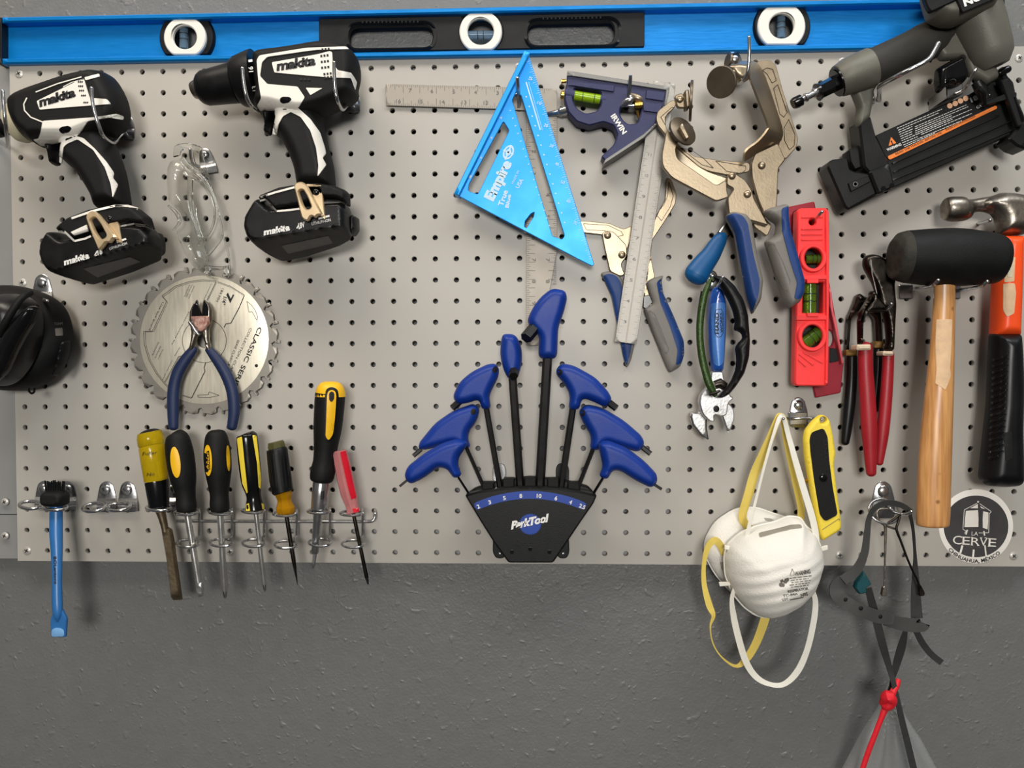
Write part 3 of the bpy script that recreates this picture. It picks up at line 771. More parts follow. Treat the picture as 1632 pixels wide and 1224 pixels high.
mb = MB(); text(mb, batt, 'makita', *z([(420, 1047), (557, 1020)]), 30 / 3.22, .05, .18, .5, space=.9)
for i, (a, b) in enumerate([((600, 995), (590, 1012)), ((612, 1005), (600, 1015))]): bar(mb, batt, z([a, b]), 2)
text(mb, batt, 'LITHIUM-ION', *z([(668, 996), (765, 975)]), 15 / 3.22, .01); text(mb, batt, '18V', *z([(600, 1012), (636, 1003)]), 26 / 3.22, .04, .2); bar(mb, batt, z([(700, 962), (758, 947)]), 3)
mb.build('lettering', M['ink_white'], bt)
mb = MB(); decal(mb, batt, rp(z([(512, 1101), (752, 1050), (775, 1088), (545, 1142)]), 1), .4); mb.build('rating_label', M['batt_label'], bt)
mb = MB(); bar(mb, batt, z([(412, 1058), (600, 1028), (800, 985), (815, 960), (812, 930)]), 1.2, .3); mb.build('groove', M['black'], bt)
M['clip'] = mat('cream_plated_clip', (222, 196, 156), 0.34, 0.55, 0.04, 60)
def belt_clip(zz, root, o1, hole, o2, sc):
    mb = MB(); slab(mb, rp(zz(o2), 2), 80, 85, 1, .8, dref=84)
    slab(mb, rp(zz(o1), 5), 86, 92, 2.2, 2.0, dref=90, holes=[rp(zz(hole), 5)])
    c = mb.build('belt_clip', M['clip'], root)
    mb = MB(); x, y = zz.p(*sc); knob(mb, x, y, 85, 5.2, 3, True); mb.build('screw', M['gloss_black'], c)
belt_clip(zB, dr, [(575, 795), (588, 776), (618, 771), (642, 788), (690, 880), (728, 950), (700, 940), (685, 960), (664, 945), (648, 978), (616, 962), (596, 880)], [(600, 820), (622, 812), (645, 850), (668, 905), (642, 918), (622, 890)], [(638, 783), (718, 790), (735, 965), (700, 940), (660, 880)], (690, 826))

z = zA
im = thing('impact_driver', 'short black and white cordless impact driver with a cream nose ring', 'drill', *zA.p(420, 300), 10)
mb = MB(); body = pillow(mb, rp(z([(80, 275), (118, 236), (180, 208), (380, 140), (505, 112), (560, 120), (600, 165), (642, 245), (656, 300), (660, 345), (640, 410), (590, 432), (540, 450), (440, 490), (330, 492), (240, 492), (205, 498), (168, 464), (148, 452), (105, 400), (82, 340)]), 9), 10, 80, 18, 44, 50)
housing = mb.build('motor_housing', M['grip_rubber'], im)
mb = MB(); hdl = pillow(mb, rp(z([(330, 430), (470, 380), (560, 412), (585, 490), (615, 560), (640, 640), (660, 760), (666, 812), (492, 816), (480, 760), (440, 690), (390, 620), (355, 592), (325, 562), (322, 490)]), 10), 22, 72, 22, 44, 50)
handle = mb.build('handle', M['grip_rubber'], im)
mb = MB(); tube(mb, z.r([(120, 366, 45, 104), (92, 376, 45, 100), (66, 384, 45, 84), (62, 386, 45, 60)]), 1, 36); mb.build('nose_ring', M['cream'], im)
mb = MB(); tube(mb, z.r([(80, 380, 45, 68), (55, 392, 45, 58), (50, 394, 45, 40), (20, 398, 45, 36), (18, 398, 45, 44), (-14, 404, 45, 44), (-18, 404, 45, 34)]), 1, 30); mb.build('bit_holder', M['black'], im)
mb = MB()
U = Multi(body, hdl)
decal(mb, U, rp(z([(222, 364), (480, 346), (600, 328), (636, 340), (632, 358), (560, 346), (452, 365), (400, 440), (330, 470), (290, 478), (214, 494), (172, 460), (200, 455), (212, 420)]), 2.5), 1.1, 2)
bar(mb, body, z([(140, 245), (124, 278), (128, 310), (160, 345), (222, 370)]), 2.0, .8)
bar(mb, body, z([(185, 216), (300, 172), (420, 138)]), 1.8, .8); bar(mb, body, z([(325, 190), (370, 166), (430, 150)]), 1.2, .8)
decal(mb, body, rp(z([(435, 140), (510, 121), (512, 136), (440, 156)]), 1.5), .8)
decal(mb, U, rp(z([(385, 440), (430, 452), (490, 508), (545, 570), (586, 630), (580, 655), (606, 690), (580, 757), (571, 690), (540, 602), (480, 512), (400, 458), (345, 482), (327, 500), (318, 585), (300, 570), (312, 490), (320, 462)]), 2.5), 1.1, 2)
mb.build('white_shell', M['drill_white'], housing)
mb = MB(); decal(mb, body, rp(z([(190, 262), (400, 158), (432, 148), (462, 245), (550, 252), (570, 277), (500, 282), (320, 296), (205, 306)]), 2), .8)
panel = mb.build('logo_panel', M['drill_white'], housing)
mb = MB(); text(mb, body, 'makita', *z([(206, 292), (394, 236)]), 44 / 3.22, .045, .18, 1.3, space=.9); mb.build('lettering', M['ink'], panel)
mb = MB()
for (x, y) in ((404, 168), (406, 190), (410, 213), (420, 238), (432, 274)):
    for i in range(3): bar(mb, body, z([(x + i * 9, y), (x + i * 9 + 4, y - 8)]), 2.0, 1.2)
mb.build('air_vents', M['ink'], housing)
mb = MB(); decal(mb, U, rp(z([(306, 412), (320, 396), (358, 390), (372, 402), (358, 424), (322, 432)]), 3), 2.2, 2); mb.build('direction_switch', M['gloss_black'], housing)
mb = MB(); pillow(mb, rp(z([(240, 485), (300, 470), (310, 510), (304, 590), (270, 592), (260, 532)]), 4), 30, 60, 9, 42, 45); mb.build('trigger', M['black'], im)
mb = MB(); foot = pillow(mb, rp(z([(298, 928), (320, 905), (372, 862), (480, 820), (620, 795), (712, 812), (770, 860), (788, 920), (750, 904), (690, 896), (612, 908), (470, 958), (385, 985), (338, 936)]), 3), 10, 87, 7, 68, 72)
ft = mb.build('foot', M['grip_rubber'], im)
mb = MB(); batt = pillow(mb, rp(z([(298, 938), (330, 940), (385, 985), (560, 935), (700, 905), (790, 915), (832, 968), (840, 1032), (804, 1070), (640, 1130), (430, 1196), (300, 1152), (270, 1110), (255, 1060), (262, 1000)]), 5), 8, 83, 10, 54, 54, planes=[z([(285, 1128), (700, 1000)])[0:2] + [83, 2.2]])
bt = mb.build('battery', M['batt'], im)
mb = MB(); pillow(mb, rp(z([(790, 940), (822, 935), (840, 990), (838, 1040), (812, 1060), (796, 1000)]), 4), 20, 60, 5, 40, 45); mb.build('release_button', M['black'], bt)
FB = Multi(foot, batt)
mb = MB(); bar(mb, FB, z([(302, 932), (335, 932), (385, 980), (440, 968), (470, 955)]), 3.2, 1.3); bar(mb, FB, z([(370, 864), (480, 826), (590, 800), (660, 800), (710, 815)]), 3.4, 1.3); bar(mb, FB, z([(612, 905), (690, 892), (750, 900), (784, 918)]), 2.8, .9)
mb.build('white_trim', M['drill_white'], ft)
mb = MB(); decal(mb, FB, rp(z([(366, 934), (448, 896), (456, 930), (384, 952)]), 1), 1.3, 2)
mb.build('white_panel', M['drill_white'], ft)
mb = MB(); text(mb, batt, 'makita', *z([(330, 1104), (462, 1066)]), 30 / 3.22, .05, .18, .5, space=.9)
bar(mb, batt, z([(500, 1030), (486, 1054), (498, 1052)]), 2); text(mb, batt, '18', *z([(502, 1052), (530, 1044)]), 22 / 3.22, .04, .2); text(mb, batt, 'LITHIUM-ION', *z([(565, 1026), (655, 996)]), 13 / 3.22, .01); bar(mb, batt, z([(600, 985), (648, 968)]), 3)
mb.build('lettering', M['ink_white'], bt)
mb = MB(); decal(mb, batt, rp(z([(428, 1122), (668, 1062), (722, 1086), (500, 1166)]), 1), .4); mb.build('rating_label', M['batt_label'], bt)
belt_clip(zA, im, [(440, 858), (452, 832), (480, 823), (505, 838), (560, 905), (606, 970), (580, 965), (570, 990), (545, 985), (530, 1010), (508, 1030), (470, 940)], [(466, 870), (490, 856), (520, 895), (552, 955), (520, 975), (488, 930)], [(500, 850), (598, 830), (628, 992), (600, 985), (560, 900)], (564, 865))

# ------------------------------------------------------------------ ear muffs
z = zD
M['muff'] = mat('ear_muff_shell', (20, 20, 21), 0.33, 0, 0.15, 30, 0.1, 600)
em = thing('ear_muffs', 'black folded ear muffs hanging at the left edge of the board', 'ear muffs', *z.p(200, 500), 10)
mb = MB(); band = pillow(mb, rp(z([(-140, 160), (-60, 120), (40, 112), (160, 128), (290, 165), (400, 215), (490, 300), (535, 420), (545, 545), (510, 690), (440, 800), (345, 890), (230, 928), (120, 944), (0, 945), (-120, 930)]), 14), 3, 52, 30, 22, 30); bo = mb.build('headband', M['rubber'], em)
mb = MB(); cup = pillow(mb, rp(z([(-190, 330), (-80, 215), (60, 180), (190, 195), (280, 255), (322, 360), (320, 480), (290, 620), (225, 760), (130, 875), (20, 915), (-120, 880)]), 14), 30, 96, 34, 56, 60); co = mb.build('ear_cup', M['muff'], em)
mb = MB(); pillow(mb, rp(z([(-60, 640), (40, 470), (150, 330), (240, 270), (290, 300), (250, 420), (190, 510), (120, 640), (50, 800), (-40, 880)]), 8), 70, 103, 14, 90, 95); mb.build('cup_rib', M['gloss_black'], co)
mb = MB(); tube(mb, z.r([(-30, 560, 92, 26), (60, 380, 100, 28), (160, 230, 96, 26), (240, 180, 84, 22)]), 5, 12, rnd=True); mb.build('yoke', M['rubber'], em)
mb = MB(); bar(mb, cup, z([(165, 530), (66, 812)]), 1.5, 9.5); bar(mb, cup, z([(170, 500), (215, 488)]), 2, 9.5); mb.build('bright_line', M['chrome'], co)  # highlight of the glossy cup, drawn on as chrome strips
mb = MB(); decal(mb, band, rp(z([(430, 458), (486, 452), (490, 512), (436, 516)]), 1), .4); mb.build('sticker', M['ink_grey'], bo)
mb = MB(); text(mb, band, 'TEAM', *z([(425, 432), (490, 428)]), 4, 0); mb.build('lettering', M['ink_grey'], bo)
mb = MB(); tube(mb, z.r([(230, 925, 36, 8), (228, 948, 38, 8), (248, 965, 38, 8), (268, 950, 36, 8), (268, 925, 34, 8)]), 5, 8); mb.build('wire_end', M['gloss_black'], em)
mb = MB(); pillow(mb, rp(z([(500, 560), (548, 550), (545, 640), (505, 760), (460, 830), (430, 820), (470, 720)]), 4), 12, 48, 6, 35, 35); mb.build('slider', M['black'], em)

# ------------------------------------------------------------------ safety glasses
z = zGl
M['clear'] = mat('clear_polycarbonate', (248, 249, 246), 0.04, 0, 0.0, trans=1.0, ior=1.42, rvar=0.01)
gl = thing('safety_glasses', 'clear plastic safety glasses hanging upright above the saw blade', 'safety glasses', *z.p(350, 500), 10)
mb = MB()
pillow(mb, rp(z([(108, 360), (112, 270), (140, 205), (185, 180), (235, 168), (290, 200), (360, 300), (420, 370), (480, 470), (525, 600), (530, 690), (500, 790), (440, 870), (400, 920), (450, 1030), (436, 1090), (480, 1170), (430, 1160), (330, 1092), (262, 990), (205, 850), (185, 792), (238, 745), (250, 715), (225, 640), (172, 592), (125, 556)]), 5), 14, 44, 40, 26, 36, back=1.8, holes=[rp(z([(300, 345), (370, 375), (450, 450), (500, 520), (528, 640), (500, 780), (440, 860), (390, 720), (345, 600), (310, 470)]), 8)])
mb.build('lens', M['clear'], gl)
mb = MB(); loft(mb, zd(z, [(190, 182, 38), (205, 100, 30), (270, 76, 26), (350, 80, 24), (425, 106, 20)]), zd(z, [(240, 170, 40), (258, 130, 36), (300, 105, 34), (345, 110, 30), (400, 150, 24)]), 1.8); loft(mb, zd(z, [(345, 92, 24), (370, 230, 30), (440, 330, 34), (480, 370, 34)]), zd(z, [(425, 106, 18), (440, 200, 20), (465, 300, 22), (485, 355, 26)]), 1.8); mb.build('side_shield', M['clear'], gl)
mb = MB(); tube(mb, z.r([(265, 200, 40, 26), (300, 245, 40, 22), (380, 310, 38, 17), (450, 370, 36, 14), (500, 450, 34, 11), (560, 640, 30, 9), (595, 830, 26, 9), (530, 940, 24, 9), (450, 1030, 22, 10)]), 4, 10, .5, True); mb.build('temple', M['clear'], gl)
mb = MB(); tube(mb, z.r([(325, 360, 20, 26), (325, 500, 18, 28), (345, 640, 16, 24), (385, 800, 14, 22), (430, 920, 13, 22), (460, 1010, 13, 20)]), 4, 10, .35, True); mb.build('temple', M['clear'], gl)
mb = MB(); tube(mb, z.r([(270, 300, 42, 12), (310, 345, 42, 9), (400, 385, 40, 9), (470, 460, 38, 9), (520, 560, 36, 9), (532, 680, 34, 9), (500, 790, 30, 9), (440, 865, 26, 10), (390, 915, 24, 12)]), 4, 8); tube(mb, z.r([(150, 590, 40, 9), (205, 640, 44, 14), (235, 690, 44, 16), (235, 735, 44, 12), (190, 790, 40, 8)]), 4, 10); tube(mb, z.r([(600, 830, 24, 8), (640, 960, 20, 8), (655, 1060, 18, 8), (655, 1165, 16, 8), (600, 1165, 16, 10)]), 4, 8); tube(mb, z.r([(445, 1080, 18, 10), (490, 1095, 16, 9), (600, 1100, 14, 9), (650, 1090, 14, 9)]), 4, 8); mb.build('frame_rim', M['clear'], gl)
for (x, y) in ((462, 1110), (625, 1130)):
    mb = MB(); pillow(mb, rp(z([(x - 22, y - 35), (x + 20, y - 35), (x + 24, y + 38), (x - 20, y + 40)]), 3), 10, 22, 4, 16, 16); mb.build('hinge_lug', M['clear'], gl)

# ------------------------------------------------------------------ saw blade
sc = (325.5, 543.0)
M['blade'] = mat('steel_blade_rim', (150, 145, 136), 0.45, 0.7, 0.06, 40, 0.05, 400)
M['blade_face'] = mat('bright_blade_face', (226, 218, 198), 0.36, 0.6, 0.05, 30, 0.04, 300, stretch=(12, 1, 1))
bl = thing('saw_blade', 'round toothed circular saw blade hanging flat behind the blue handled cutters', 'saw blade', *sc, 2)
out = []; NT = 24; RO = 121.5
for i in range(NT):
    a = 2 * math.pi * i / NT; s = 2 * math.pi / NT
    for t, r_ in ((0.0, 1.0), (0.045, 0.985), (0.06, 0.92), (0.17, 0.885), (0.30, 0.90), (0.36, 0.955), (0.62, 0.975), (0.92, 0.955), (0.99, 0.99)):
        out.append((sc[0] + RO * r_ * math.cos(a + s * t), sc[1] + RO * r_ * math.sin(a + s * t)))
out = out[::-1]
mb = MB(); slab(mb, np.array(out), 3.2, 5.0, .8, .5, dref=4, holes=[ell(sc[0], sc[1], 11, 11)]); body = mb.build('toothed_disc', M['blade'], bl)
mb = MB()
for i in range(NT):
    a = 2 * math.pi * i / NT + .02; q = (sc[0] + RO * .965 * math.cos(a), sc[1] + RO * .965 * math.sin(a)); r_ = RO * .03
    mb = MB(); t = (-math.sin(a), math.cos(a)); n_ = (math.cos(a), math.sin(a))
    slab(mb, np.array([(q[0] + n_[0] * 3 - t[0] * 1, q[1] + n_[1] * 3 - t[1] * 1), (q[0] + n_[0] * 3 + t[0] * 1, q[1] + n_[1] * 3 + t[1] * 1), (q[0] - n_[0] * 5 + t[0] * 1, q[1] - n_[1] * 5 + t[1] * 1), (q[0] - n_[0] * 5 - t[0] * 1.6, q[1] - n_[1] * 5 - t[1] * 1.6)]), 2.6, 5.6, .4, .3)
    mb.build('carbide_tip', M['blade'], bl)
mb = MB(); slab(mb, ell(325.6, 541.5, 102.5, 102.5, n=90), 5.0, 5.35, .3, .1, holes=[ell(sc[0], sc[1], 11.5, 11.5)]); face = mb.build('bright_face', M['blade_face'], bl)
mb = MB(); B = Flat(5.35); z = zX
mb.add(*(lambda: (Pn(np.array([p for q in zip(ell(325.5, 543, 34.6, 34.6, n=60), ell(325.5, 543, 35.4, 35.4, n=60)) for p in q]), 5.6), [(2 * i, 2 * i + 1, (2 * i + 3) % 120, (2 * i + 2) % 120) for i in range(60)]))())
dbl = [z([(725, 45), (600, 35), (480, 50), (345, 95), (222, 185), (265, 235), (135, 512), (52, 515), (60, 640), (105, 790), (170, 905), (240, 995), (290, 1045)]), z([(735, 50), (860, 95), (988, 175), (940, 290), (862, 435), (815, 442), (798, 475)]), z([(725, 50), (640, 225)]), z([(245, 990), (375, 748), (425, 738), (432, 705)]), z([(628, 805), (612, 850), (620, 885), (495, 1135), (410, 1110)])]
for L in dbl:
    bar(mb, B, L, .7, .28)
    c = np.array(sc); L2 = [tuple(c + (np.array(p) - c) * 0.985 + np.array((1.0, .5))) for p in L]; bar(mb, B, L2, .5, .28)
for L in (z([(1012, 235), (1055, 270), (1090, 320), (1112, 380), (1105, 412), (1060, 330), (1030, 335), (1012, 235)]), z([(552, 1108), (655, 1100), (660, 1075), (755, 1108), (665, 1128), (560, 1125), (552, 1108)])): bar(mb, B, L, .7, .28)
text(mb, B, 'CLASSIC SERIE', *z([(1118, 470), (880, 1020)]), 40 / 5.83, .015)
text(mb, B, 'COLLECTION CLASSIQUE', *z([(1040, 480), (790, 1010)]), 22 / 5.83, 0)
text(mb, B, 'SERIE CLASICA', *z([(925, 590), (830, 830)]), 20 / 5.83, 0)
text(mb, B, '7', *z([(838, 148), (800, 225)]), 62 / 5.83, .03); text(mb, B, '1/4"', *z([(795, 190), (775, 262)]), 34 / 5.83, .02); text(mb, B, '184 MM', *z([(780, 112), (722, 232)]), 24 / 5.83, .0)
for (a, b, h) in (((520, 90), (468, 205), 12), ((498, 80), (446, 195), 12), ((475, 80), (430, 190), 12), ((225, 240), (100, 500), 16), ((470, 330), (310, 640), 10), ((680, 70), (610, 215), 10), ((185, 612), (130, 735), 14), ((205, 650), (155, 760), 14), ((228, 680), (185, 770), 10), ((385, 660), (338, 740), 12), ((315, 780), (225, 965), 10)): text(mb, B, random.choice(['Distributed by', 'Use eye guard', 'Max rpm 7000', 'Construction / general']), *z([a, b]), h / 5.83, 0, off=.3)
mb.build('printing', M['ink'], face)
mb = MB(); knob(mb, *zX.p(1100, 832), 5.2, 2.6, .5, False); mb.build('small_hole', M['ink'], face)

# ------------------------------------------------------------------ diagonal cutters
z = zX
M['navy'] = mat('navy_dipped_handle', (28, 42, 78), 0.5, 0, 0.08, 40, 0.1, 700)
M['rusty'] = mat('rust_marked_joint', (214, 178, 162), 0.5, 0.5, 0.1, 260, 0.3, 400, c2=(150, 96, 84))
dc = thing('diagonal_cutters', 'diagonal cutters with spread navy blue handles in front of the saw blade', 'pliers', *z.p(590, 600), 8)
for side, L in (('l', [(548, 212), (560, 260), (575, 310), (588, 372), (600, 440), (592, 520), (560, 545), (530, 640), (512, 690), (470, 690), (490, 600), (498, 520), (478, 430), (482, 330), (510, 265)]), ('r', [(612, 212), (600, 262), (592, 372), (580, 460), (590, 540), (622, 620), (640, 690), (676, 690), (664, 590), (660, 500), (688, 400), (685, 310), (655, 250)])):
    mb = MB(); pillow(mb, rp(z(L), 2.5), 12, 24 if side == 'l' else 23, 4, 19, 20); jw = mb.build('jaw', M['worn_steel'], dc)
mb = MB(); slab(mb, rp(z([(545, 222), (562, 290), (590, 376), (495, 372), (500, 310), (525, 255)]), 1.5), 21, 24.6, .8, .5); mb.build('blade_hollow', M['gloss_black'], dc)
mb = MB(); slab(mb, rp(z([(616, 222), (604, 280), (600, 376), (650, 372), (650, 310), (636, 262)]), 1.5), 21, 24.2, .8, .5); mb.build('blade_hollow', M['gloss_black'], dc)
mb = MB(); slab(mb, rp(z([(484, 374), (655, 370), (655, 440), (615, 500), (575, 520), (520, 460)]), 2), 20, 26, 1.5, 1); mb.build('joint', M['rusty'], dc)
mb = MB(); tube(mb, z.r([(480, 432, 26, 14), (520, 490, 27, 15), (565, 545, 26, 13)]), 3, 12, rnd=True); mb.build('spring', M['chrome'], dc)
for L in ([(515, 680, 18, 40), (480, 725, 18, 46), (425, 800, 18, 52), (370, 900, 18, 54), (340, 1000, 18, 54), (327, 1100, 18, 54), (325, 1250, 18, 52), (328, 1400, 18, 46)], [(655, 680, 18, 34), (700, 735, 18, 44), (770, 830, 18, 52), (830, 940, 18, 54), (870, 1050, 18, 54), (888, 1160, 18, 54), (890, 1280, 18, 52), (872, 1400, 18, 46)]):
    mb = MB(); tube(mb, z.r(L), 5, 18, .75, True); mb.build('handle', M['navy'], dc)

# ------------------------------------------------------------------ blue brush with scraper
z = zE
M['brush_blue'] = mat('blue_translucent_plastic', (48, 110, 172), 0.32, 0, 0.04, 30)
M['brush_light'] = mat('worn_light_blue', (120, 172, 222), 0.5, 0, 0.06, 60)
br = thing('cleaning_brush', 'blue handled brush with black bristles on top and a scraper tip below', 'brush', *z.p(290, 700), 20)
mb = MB(); hb = tube(mb, z.r([(296, 440, 42, 32), (296, 520, 44, 33), (296, 600, 47, 33), (299, 680, 50, 30), (300, 760, 53, 27), (300, 850, 56, 25), (301, 930, 58, 27), (303, 1000, 60, 26), (303, 1035, 61, 18), (304, 1062, 61, 3)]), 5, 20, .8); ho = mb.build('handle', M['brush_blue'], br)
mb = MB(); text(mb, hb, 'BOLantons', *z([(283, 718), (288, 862)]), 15 / 3.3, .02, off=.5); mb.build('lettering', M['ink'], ho)
mb = MB(); slab(mb, rp(z([(282, 1000), (325, 1000), (347, 1045), (348, 1060), (342, 1145), (268, 1145), (263, 1060), (266, 1040)]), 1.5), 57, 61, 1.5, 1.2); so = mb.build('scraper', M['brush_blue'], br)
mb = MB(); slab(mb, rp(z([(272, 1105), (290, 1094), (320, 1096), (336, 1108), (338, 1140), (270, 1142)]), 4), 61, 61.5, .5, .3); mb.build('worn_tip', M['brush_light'], so)
mb = MB(); pillow(mb, rp(z([(224, 385), (250, 365), (335, 366), (358, 392), (356, 442), (312, 458), (245, 455), (224, 435)]), 4), 20, 58, 8, 42, 46); hd = mb.build('brush_head', M['rubber'], br)
for i in range(11):
    for j in range(3):
        mb = MB(); x = 240 + i * 10 + random.uniform(-3, 3); y = 320 + j * 4 + random.uniform(-6, 6)
        tube(mb, z.r([(x * .9 + 29, 385, 28 + 10 * j, 4.5), (x, y, 26 + 11 * j, 4.0)]), 1, 6); mb.build('bristle_tuft', M['black'], hd)
# ------------------------------------------------------------------ screwdriver rack
z = zF
rk = thing('screwdriver_rack', 'wire rack of six double rings holding the screwdrivers in a row', 'tool rack', *z.p(760, 775), 4)
mb = MB(); tube(mb, z.r([(272, 775, 9, 8), (300, 775, 9, 8), (700, 777, 9, 8), (1100, 778, 9, 8), (1240, 778, 9, 8), (1266, 774, 9, 8), (1278, 760, 8, 8), (1281, 735, 6, 8), (1281, 715, 0, 8), (1281, 713, -3, 8)]), 3, 10); mb.build('rail', M['chrome'], rk)
UP = [(310, 732), (488, 730), (655, 722), (815, 738), (992, 724), (1160, 735)]; LO = [(318, 890), (490, 886), (657, 888), (822, 896), (998, 885), (1168, 892)]; VX = [377, 545, 710, 878, 1048, 1216]
for i in range(6):
    mb = MB(); u = UP[i]; l = LO[i]; x = VX[i]; A = []
    for k in range(27):
        t = math.radians(20 + 335 * k / 26); A.append((u[0] + 57 * math.cos(t), u[1] + 12 * math.sin(t), 41 + 13 * math.sin(t), 6.5))
    A = A[::-1] if False else A
    A += [(x - 6, u[1] - 4, 32, 6.5), (x, u[1] - 22, 20, 6.5), (x + 2, u[1] + 6, 12, 6.5), (x + 2, 775, 11, 6.5), (x + 1, 830, 12, 6.5), (x, 852, 13, 6.5), (x - 12, 864, 26, 6.5)]
    for k in range(27):
        t = math.radians(-25 + 340 * k / 26); A.append((l[0] + 57 * math.cos(t), l[1] + 19 * math.sin(t), 41 + 13 * math.sin(t), 6.5))
    tube(mb, z.r(A), 2, 8); mb.build('ring_holder', M['chrome'], rk)

# ------------------------------------------------------------------ chisel and screwdrivers
SG = 'screwdrivers in the wire rack'
M['amber'] = mat('yellow_clear_handle', (206, 176, 22), 0.12, 0, 0.05, 30, trans=0.45, ior=1.3, rvar=0.04)
M['amber_dark'] = mat('amber_clear_handle', (196, 140, 14), 0.12, 0, 0.05, 30, trans=0.45, ior=1.3, rvar=0.04)
M['yellow'] = mat('yellow_plastic', (246, 190, 28), 0.4, 0, 0.03, 40)
M['yellow2'] = mat('pale_yellow_plastic', (244, 216, 70), 0.4, 0, 0.03, 40)
M['chisel_steel'] = mat('grimy_chisel_steel', (140, 124, 100), 0.42, 0.85, 0.3, 60, 0.3, 250, c2=(92, 78, 60))
M['red_clear'] = mat('clear_pink_handle', (226, 150, 150), 0.12, 0, 0.05, 30, trans=0.5, ior=1.3, rvar=0.04)
M['red'] = mat('red_plastic', (206, 24, 44), 0.3, 0, 0.04, 40)
M['olive_cap'] = mat('smoky_olive_cap', (78, 76, 42), 0.2, 0, 0.1, 40)
ch = thing('wood_chisel', 'wood chisel with a clear yellow handle, black ferrule and grimy blade', 'chisel', *z.p(150, 600), 20)
D = 36
mb = MB(); hb = tube(mb, z.r([(122, 318, D, 56), (128, 345, D, 64), (132, 380, D, 63), (134, 386, D, 60), (136, 395, D, 63), (146, 470, D, 62), (158, 566, D, 58)]), 1, 28); ho = mb.build('handle', M['amber'], ch)
mb = MB(); tube(mb, z.r([(118, 303, D, 8), (119, 307, D, 30), (121, 314, D, 46), (123, 322, D, 55)]), 1, 28); mb.build('end_cap', M['black'], ho)
mb = MB(); text(mb, hb, 'Fuller', *z([(88, 438), (165, 430)]), 5.5, .0, .2); text(mb, hb, 'No', *z([(110, 545), (150, 540)]), 5.5, .0, .2); mb.build('lettering', M['ink'], ho)
mb = MB(); tube(mb, z.r([(158, 564, D, 57), (160, 572, D, 58), (170, 660, D, 52), (174, 706, D, 48)]), 1, 28); mb.build('ferrule', M['gloss_black'], ch)
mb = MB(); tube(mb, z.r([(174, 704, D, 30), (182, 730, D, 23), (198, 790, D, 18), (205, 830, D, 16)]), 2, 16)
slab(mb, rp(z([(180, 820), (204, 808), (228, 822), (240, 880), (258, 1020), (282, 1186), (232, 1189), (208, 980), (190, 880)]), 1), D - 4, D + 2.5, 2, 2, planes=[z([(228, 1162), (282, 1160)])[0:2] + [D + 2.5, .9]]); mb.build('blade', M['chisel_steel'], ch)

def shaft(root, a, b, r, tip, m=None):
    """round shaft from a to b with a tip: flat, cross or point"""
    mb = MB(); a = np.array(a, float); b = np.array(b, float); v = (b - a) / np.linalg.norm(b - a); n = np.array((-v[1], v[0])); DD = 41
    if tip == 'point': q = b - v * 130; tube(mb, z.r([(*a, DD, r), (*q, DD, r), (*b, DD, 1)]), 1, 14)
    elif tip == 'flat':
        q = b - v * 75; tube(mb, z.r([(*a, DD, r), (*q, DD, r)]), 1, 14)
        q2 = q - v * 3; e = b
        slab(mb, np.array(z([q2 + n * r, q2 - n * r, q + v * 30 - n * r * 1.1, e - v * 6 - n * r * .7, e + n * r * .75, q + v * 30 + n * r * 1.1])), DD - 2.0, DD + 2.0, 1.5, 1.4, dref=DD)
    else:
        q = b - v * 42; tube(mb, z.r([(*a, DD, r), (*q, DD, r), (*(b - v * 10), DD, r * .6), (*b, DD, r * .25)]), 1, 14)
        for s in (-.5, .5):
            p0 = b - v * 36 + n * r * s; p1 = b - v * 6 + n * r * s * .6; bar(mb, Flat(DD + r / 3.22 * .76), z([p0, p1]), 1.0, 0, 1)
    return mb.build('shaft', [m or M['steel'], M['ink']], root)
def handle_of(root, pts, m, n=24, name='handle', rnd=False, sub=4):
    mb = MB(); b = tube(mb, z.r([(x, y, 41, r) for x, y, r in pts]), sub, n, rnd=rnd); return mb.build(name, m, root), b

s1 = thing('screwdriver', 'black screwdriver with one yellow oval next to the chisel, flat tip', 'screwdriver', *z.p(290, 560), 25, SG)
shaft(s1, (314, 715), (388, 1165), 16, 'flat')
ho, hb = handle_of(s1, [(256, 316, 18), (260, 324, 40), (266, 348, 57), (274, 400, 66), (282, 450, 68), (292, 520, 66), (300, 570, 60), (307, 620, 50), (310, 660, 48), (313, 695, 50), (314, 722, 45), (314, 728, 30)], M['rubber'])
mb = MB(); decal(mb, hb, ell(*z.p(257, 473), 25 / 3.22, 80 / 3.22, -6), .4); mb.build('oval_inlay', M['yellow'], ho)
s2 = thing('screwdriver', 'black screwdriver with a name plate in its yellow oval, cross tip', 'screwdriver', *z.p(470, 560), 25, SG)
shaft(s2, (485, 715), (512, 1172), 16, 'cross')
ho, hb = handle_of(s2, [(461, 306, 18), (462, 314, 38), (465, 335, 52), (469, 380, 62), (472, 440, 67), (476, 510, 65), (479, 570, 56), (481, 620, 48), (482, 650, 46), (483, 690, 48), (484, 722, 43), (484, 728, 28)], M['rubber'])
mb = MB(); decal(mb, hb, ell(*z.p(424, 463), 20 / 3.22, 80 / 3.22, -2), .4); decal(mb, hb, ell(*z.p(528, 452), 9 / 3.22, 66 / 3.22, -3), .4); mb.build('oval_inlay', M['yellow'], ho)
mb = MB(); decal(mb, hb, rp(z([(417, 416), (430, 412), (436, 508), (424, 512)]), 1), .7); pl = mb.build('name_plate', M['ink'], ho)
mb = MB(); text(mb, hb, 'STANLEY', *z([(434, 506), (429, 418)]), 8 / 3.22, .02, off=1.1); mb.build('lettering', M['yellow'], pl)
s3 = thing('screwdriver', 'slim screwdriver with glossy black and yellow striped handle', 'screwdriver', *z.p(640, 560), 25, SG)
shaft(s3, (668, 715), (717, 1138), 12, 'cross')
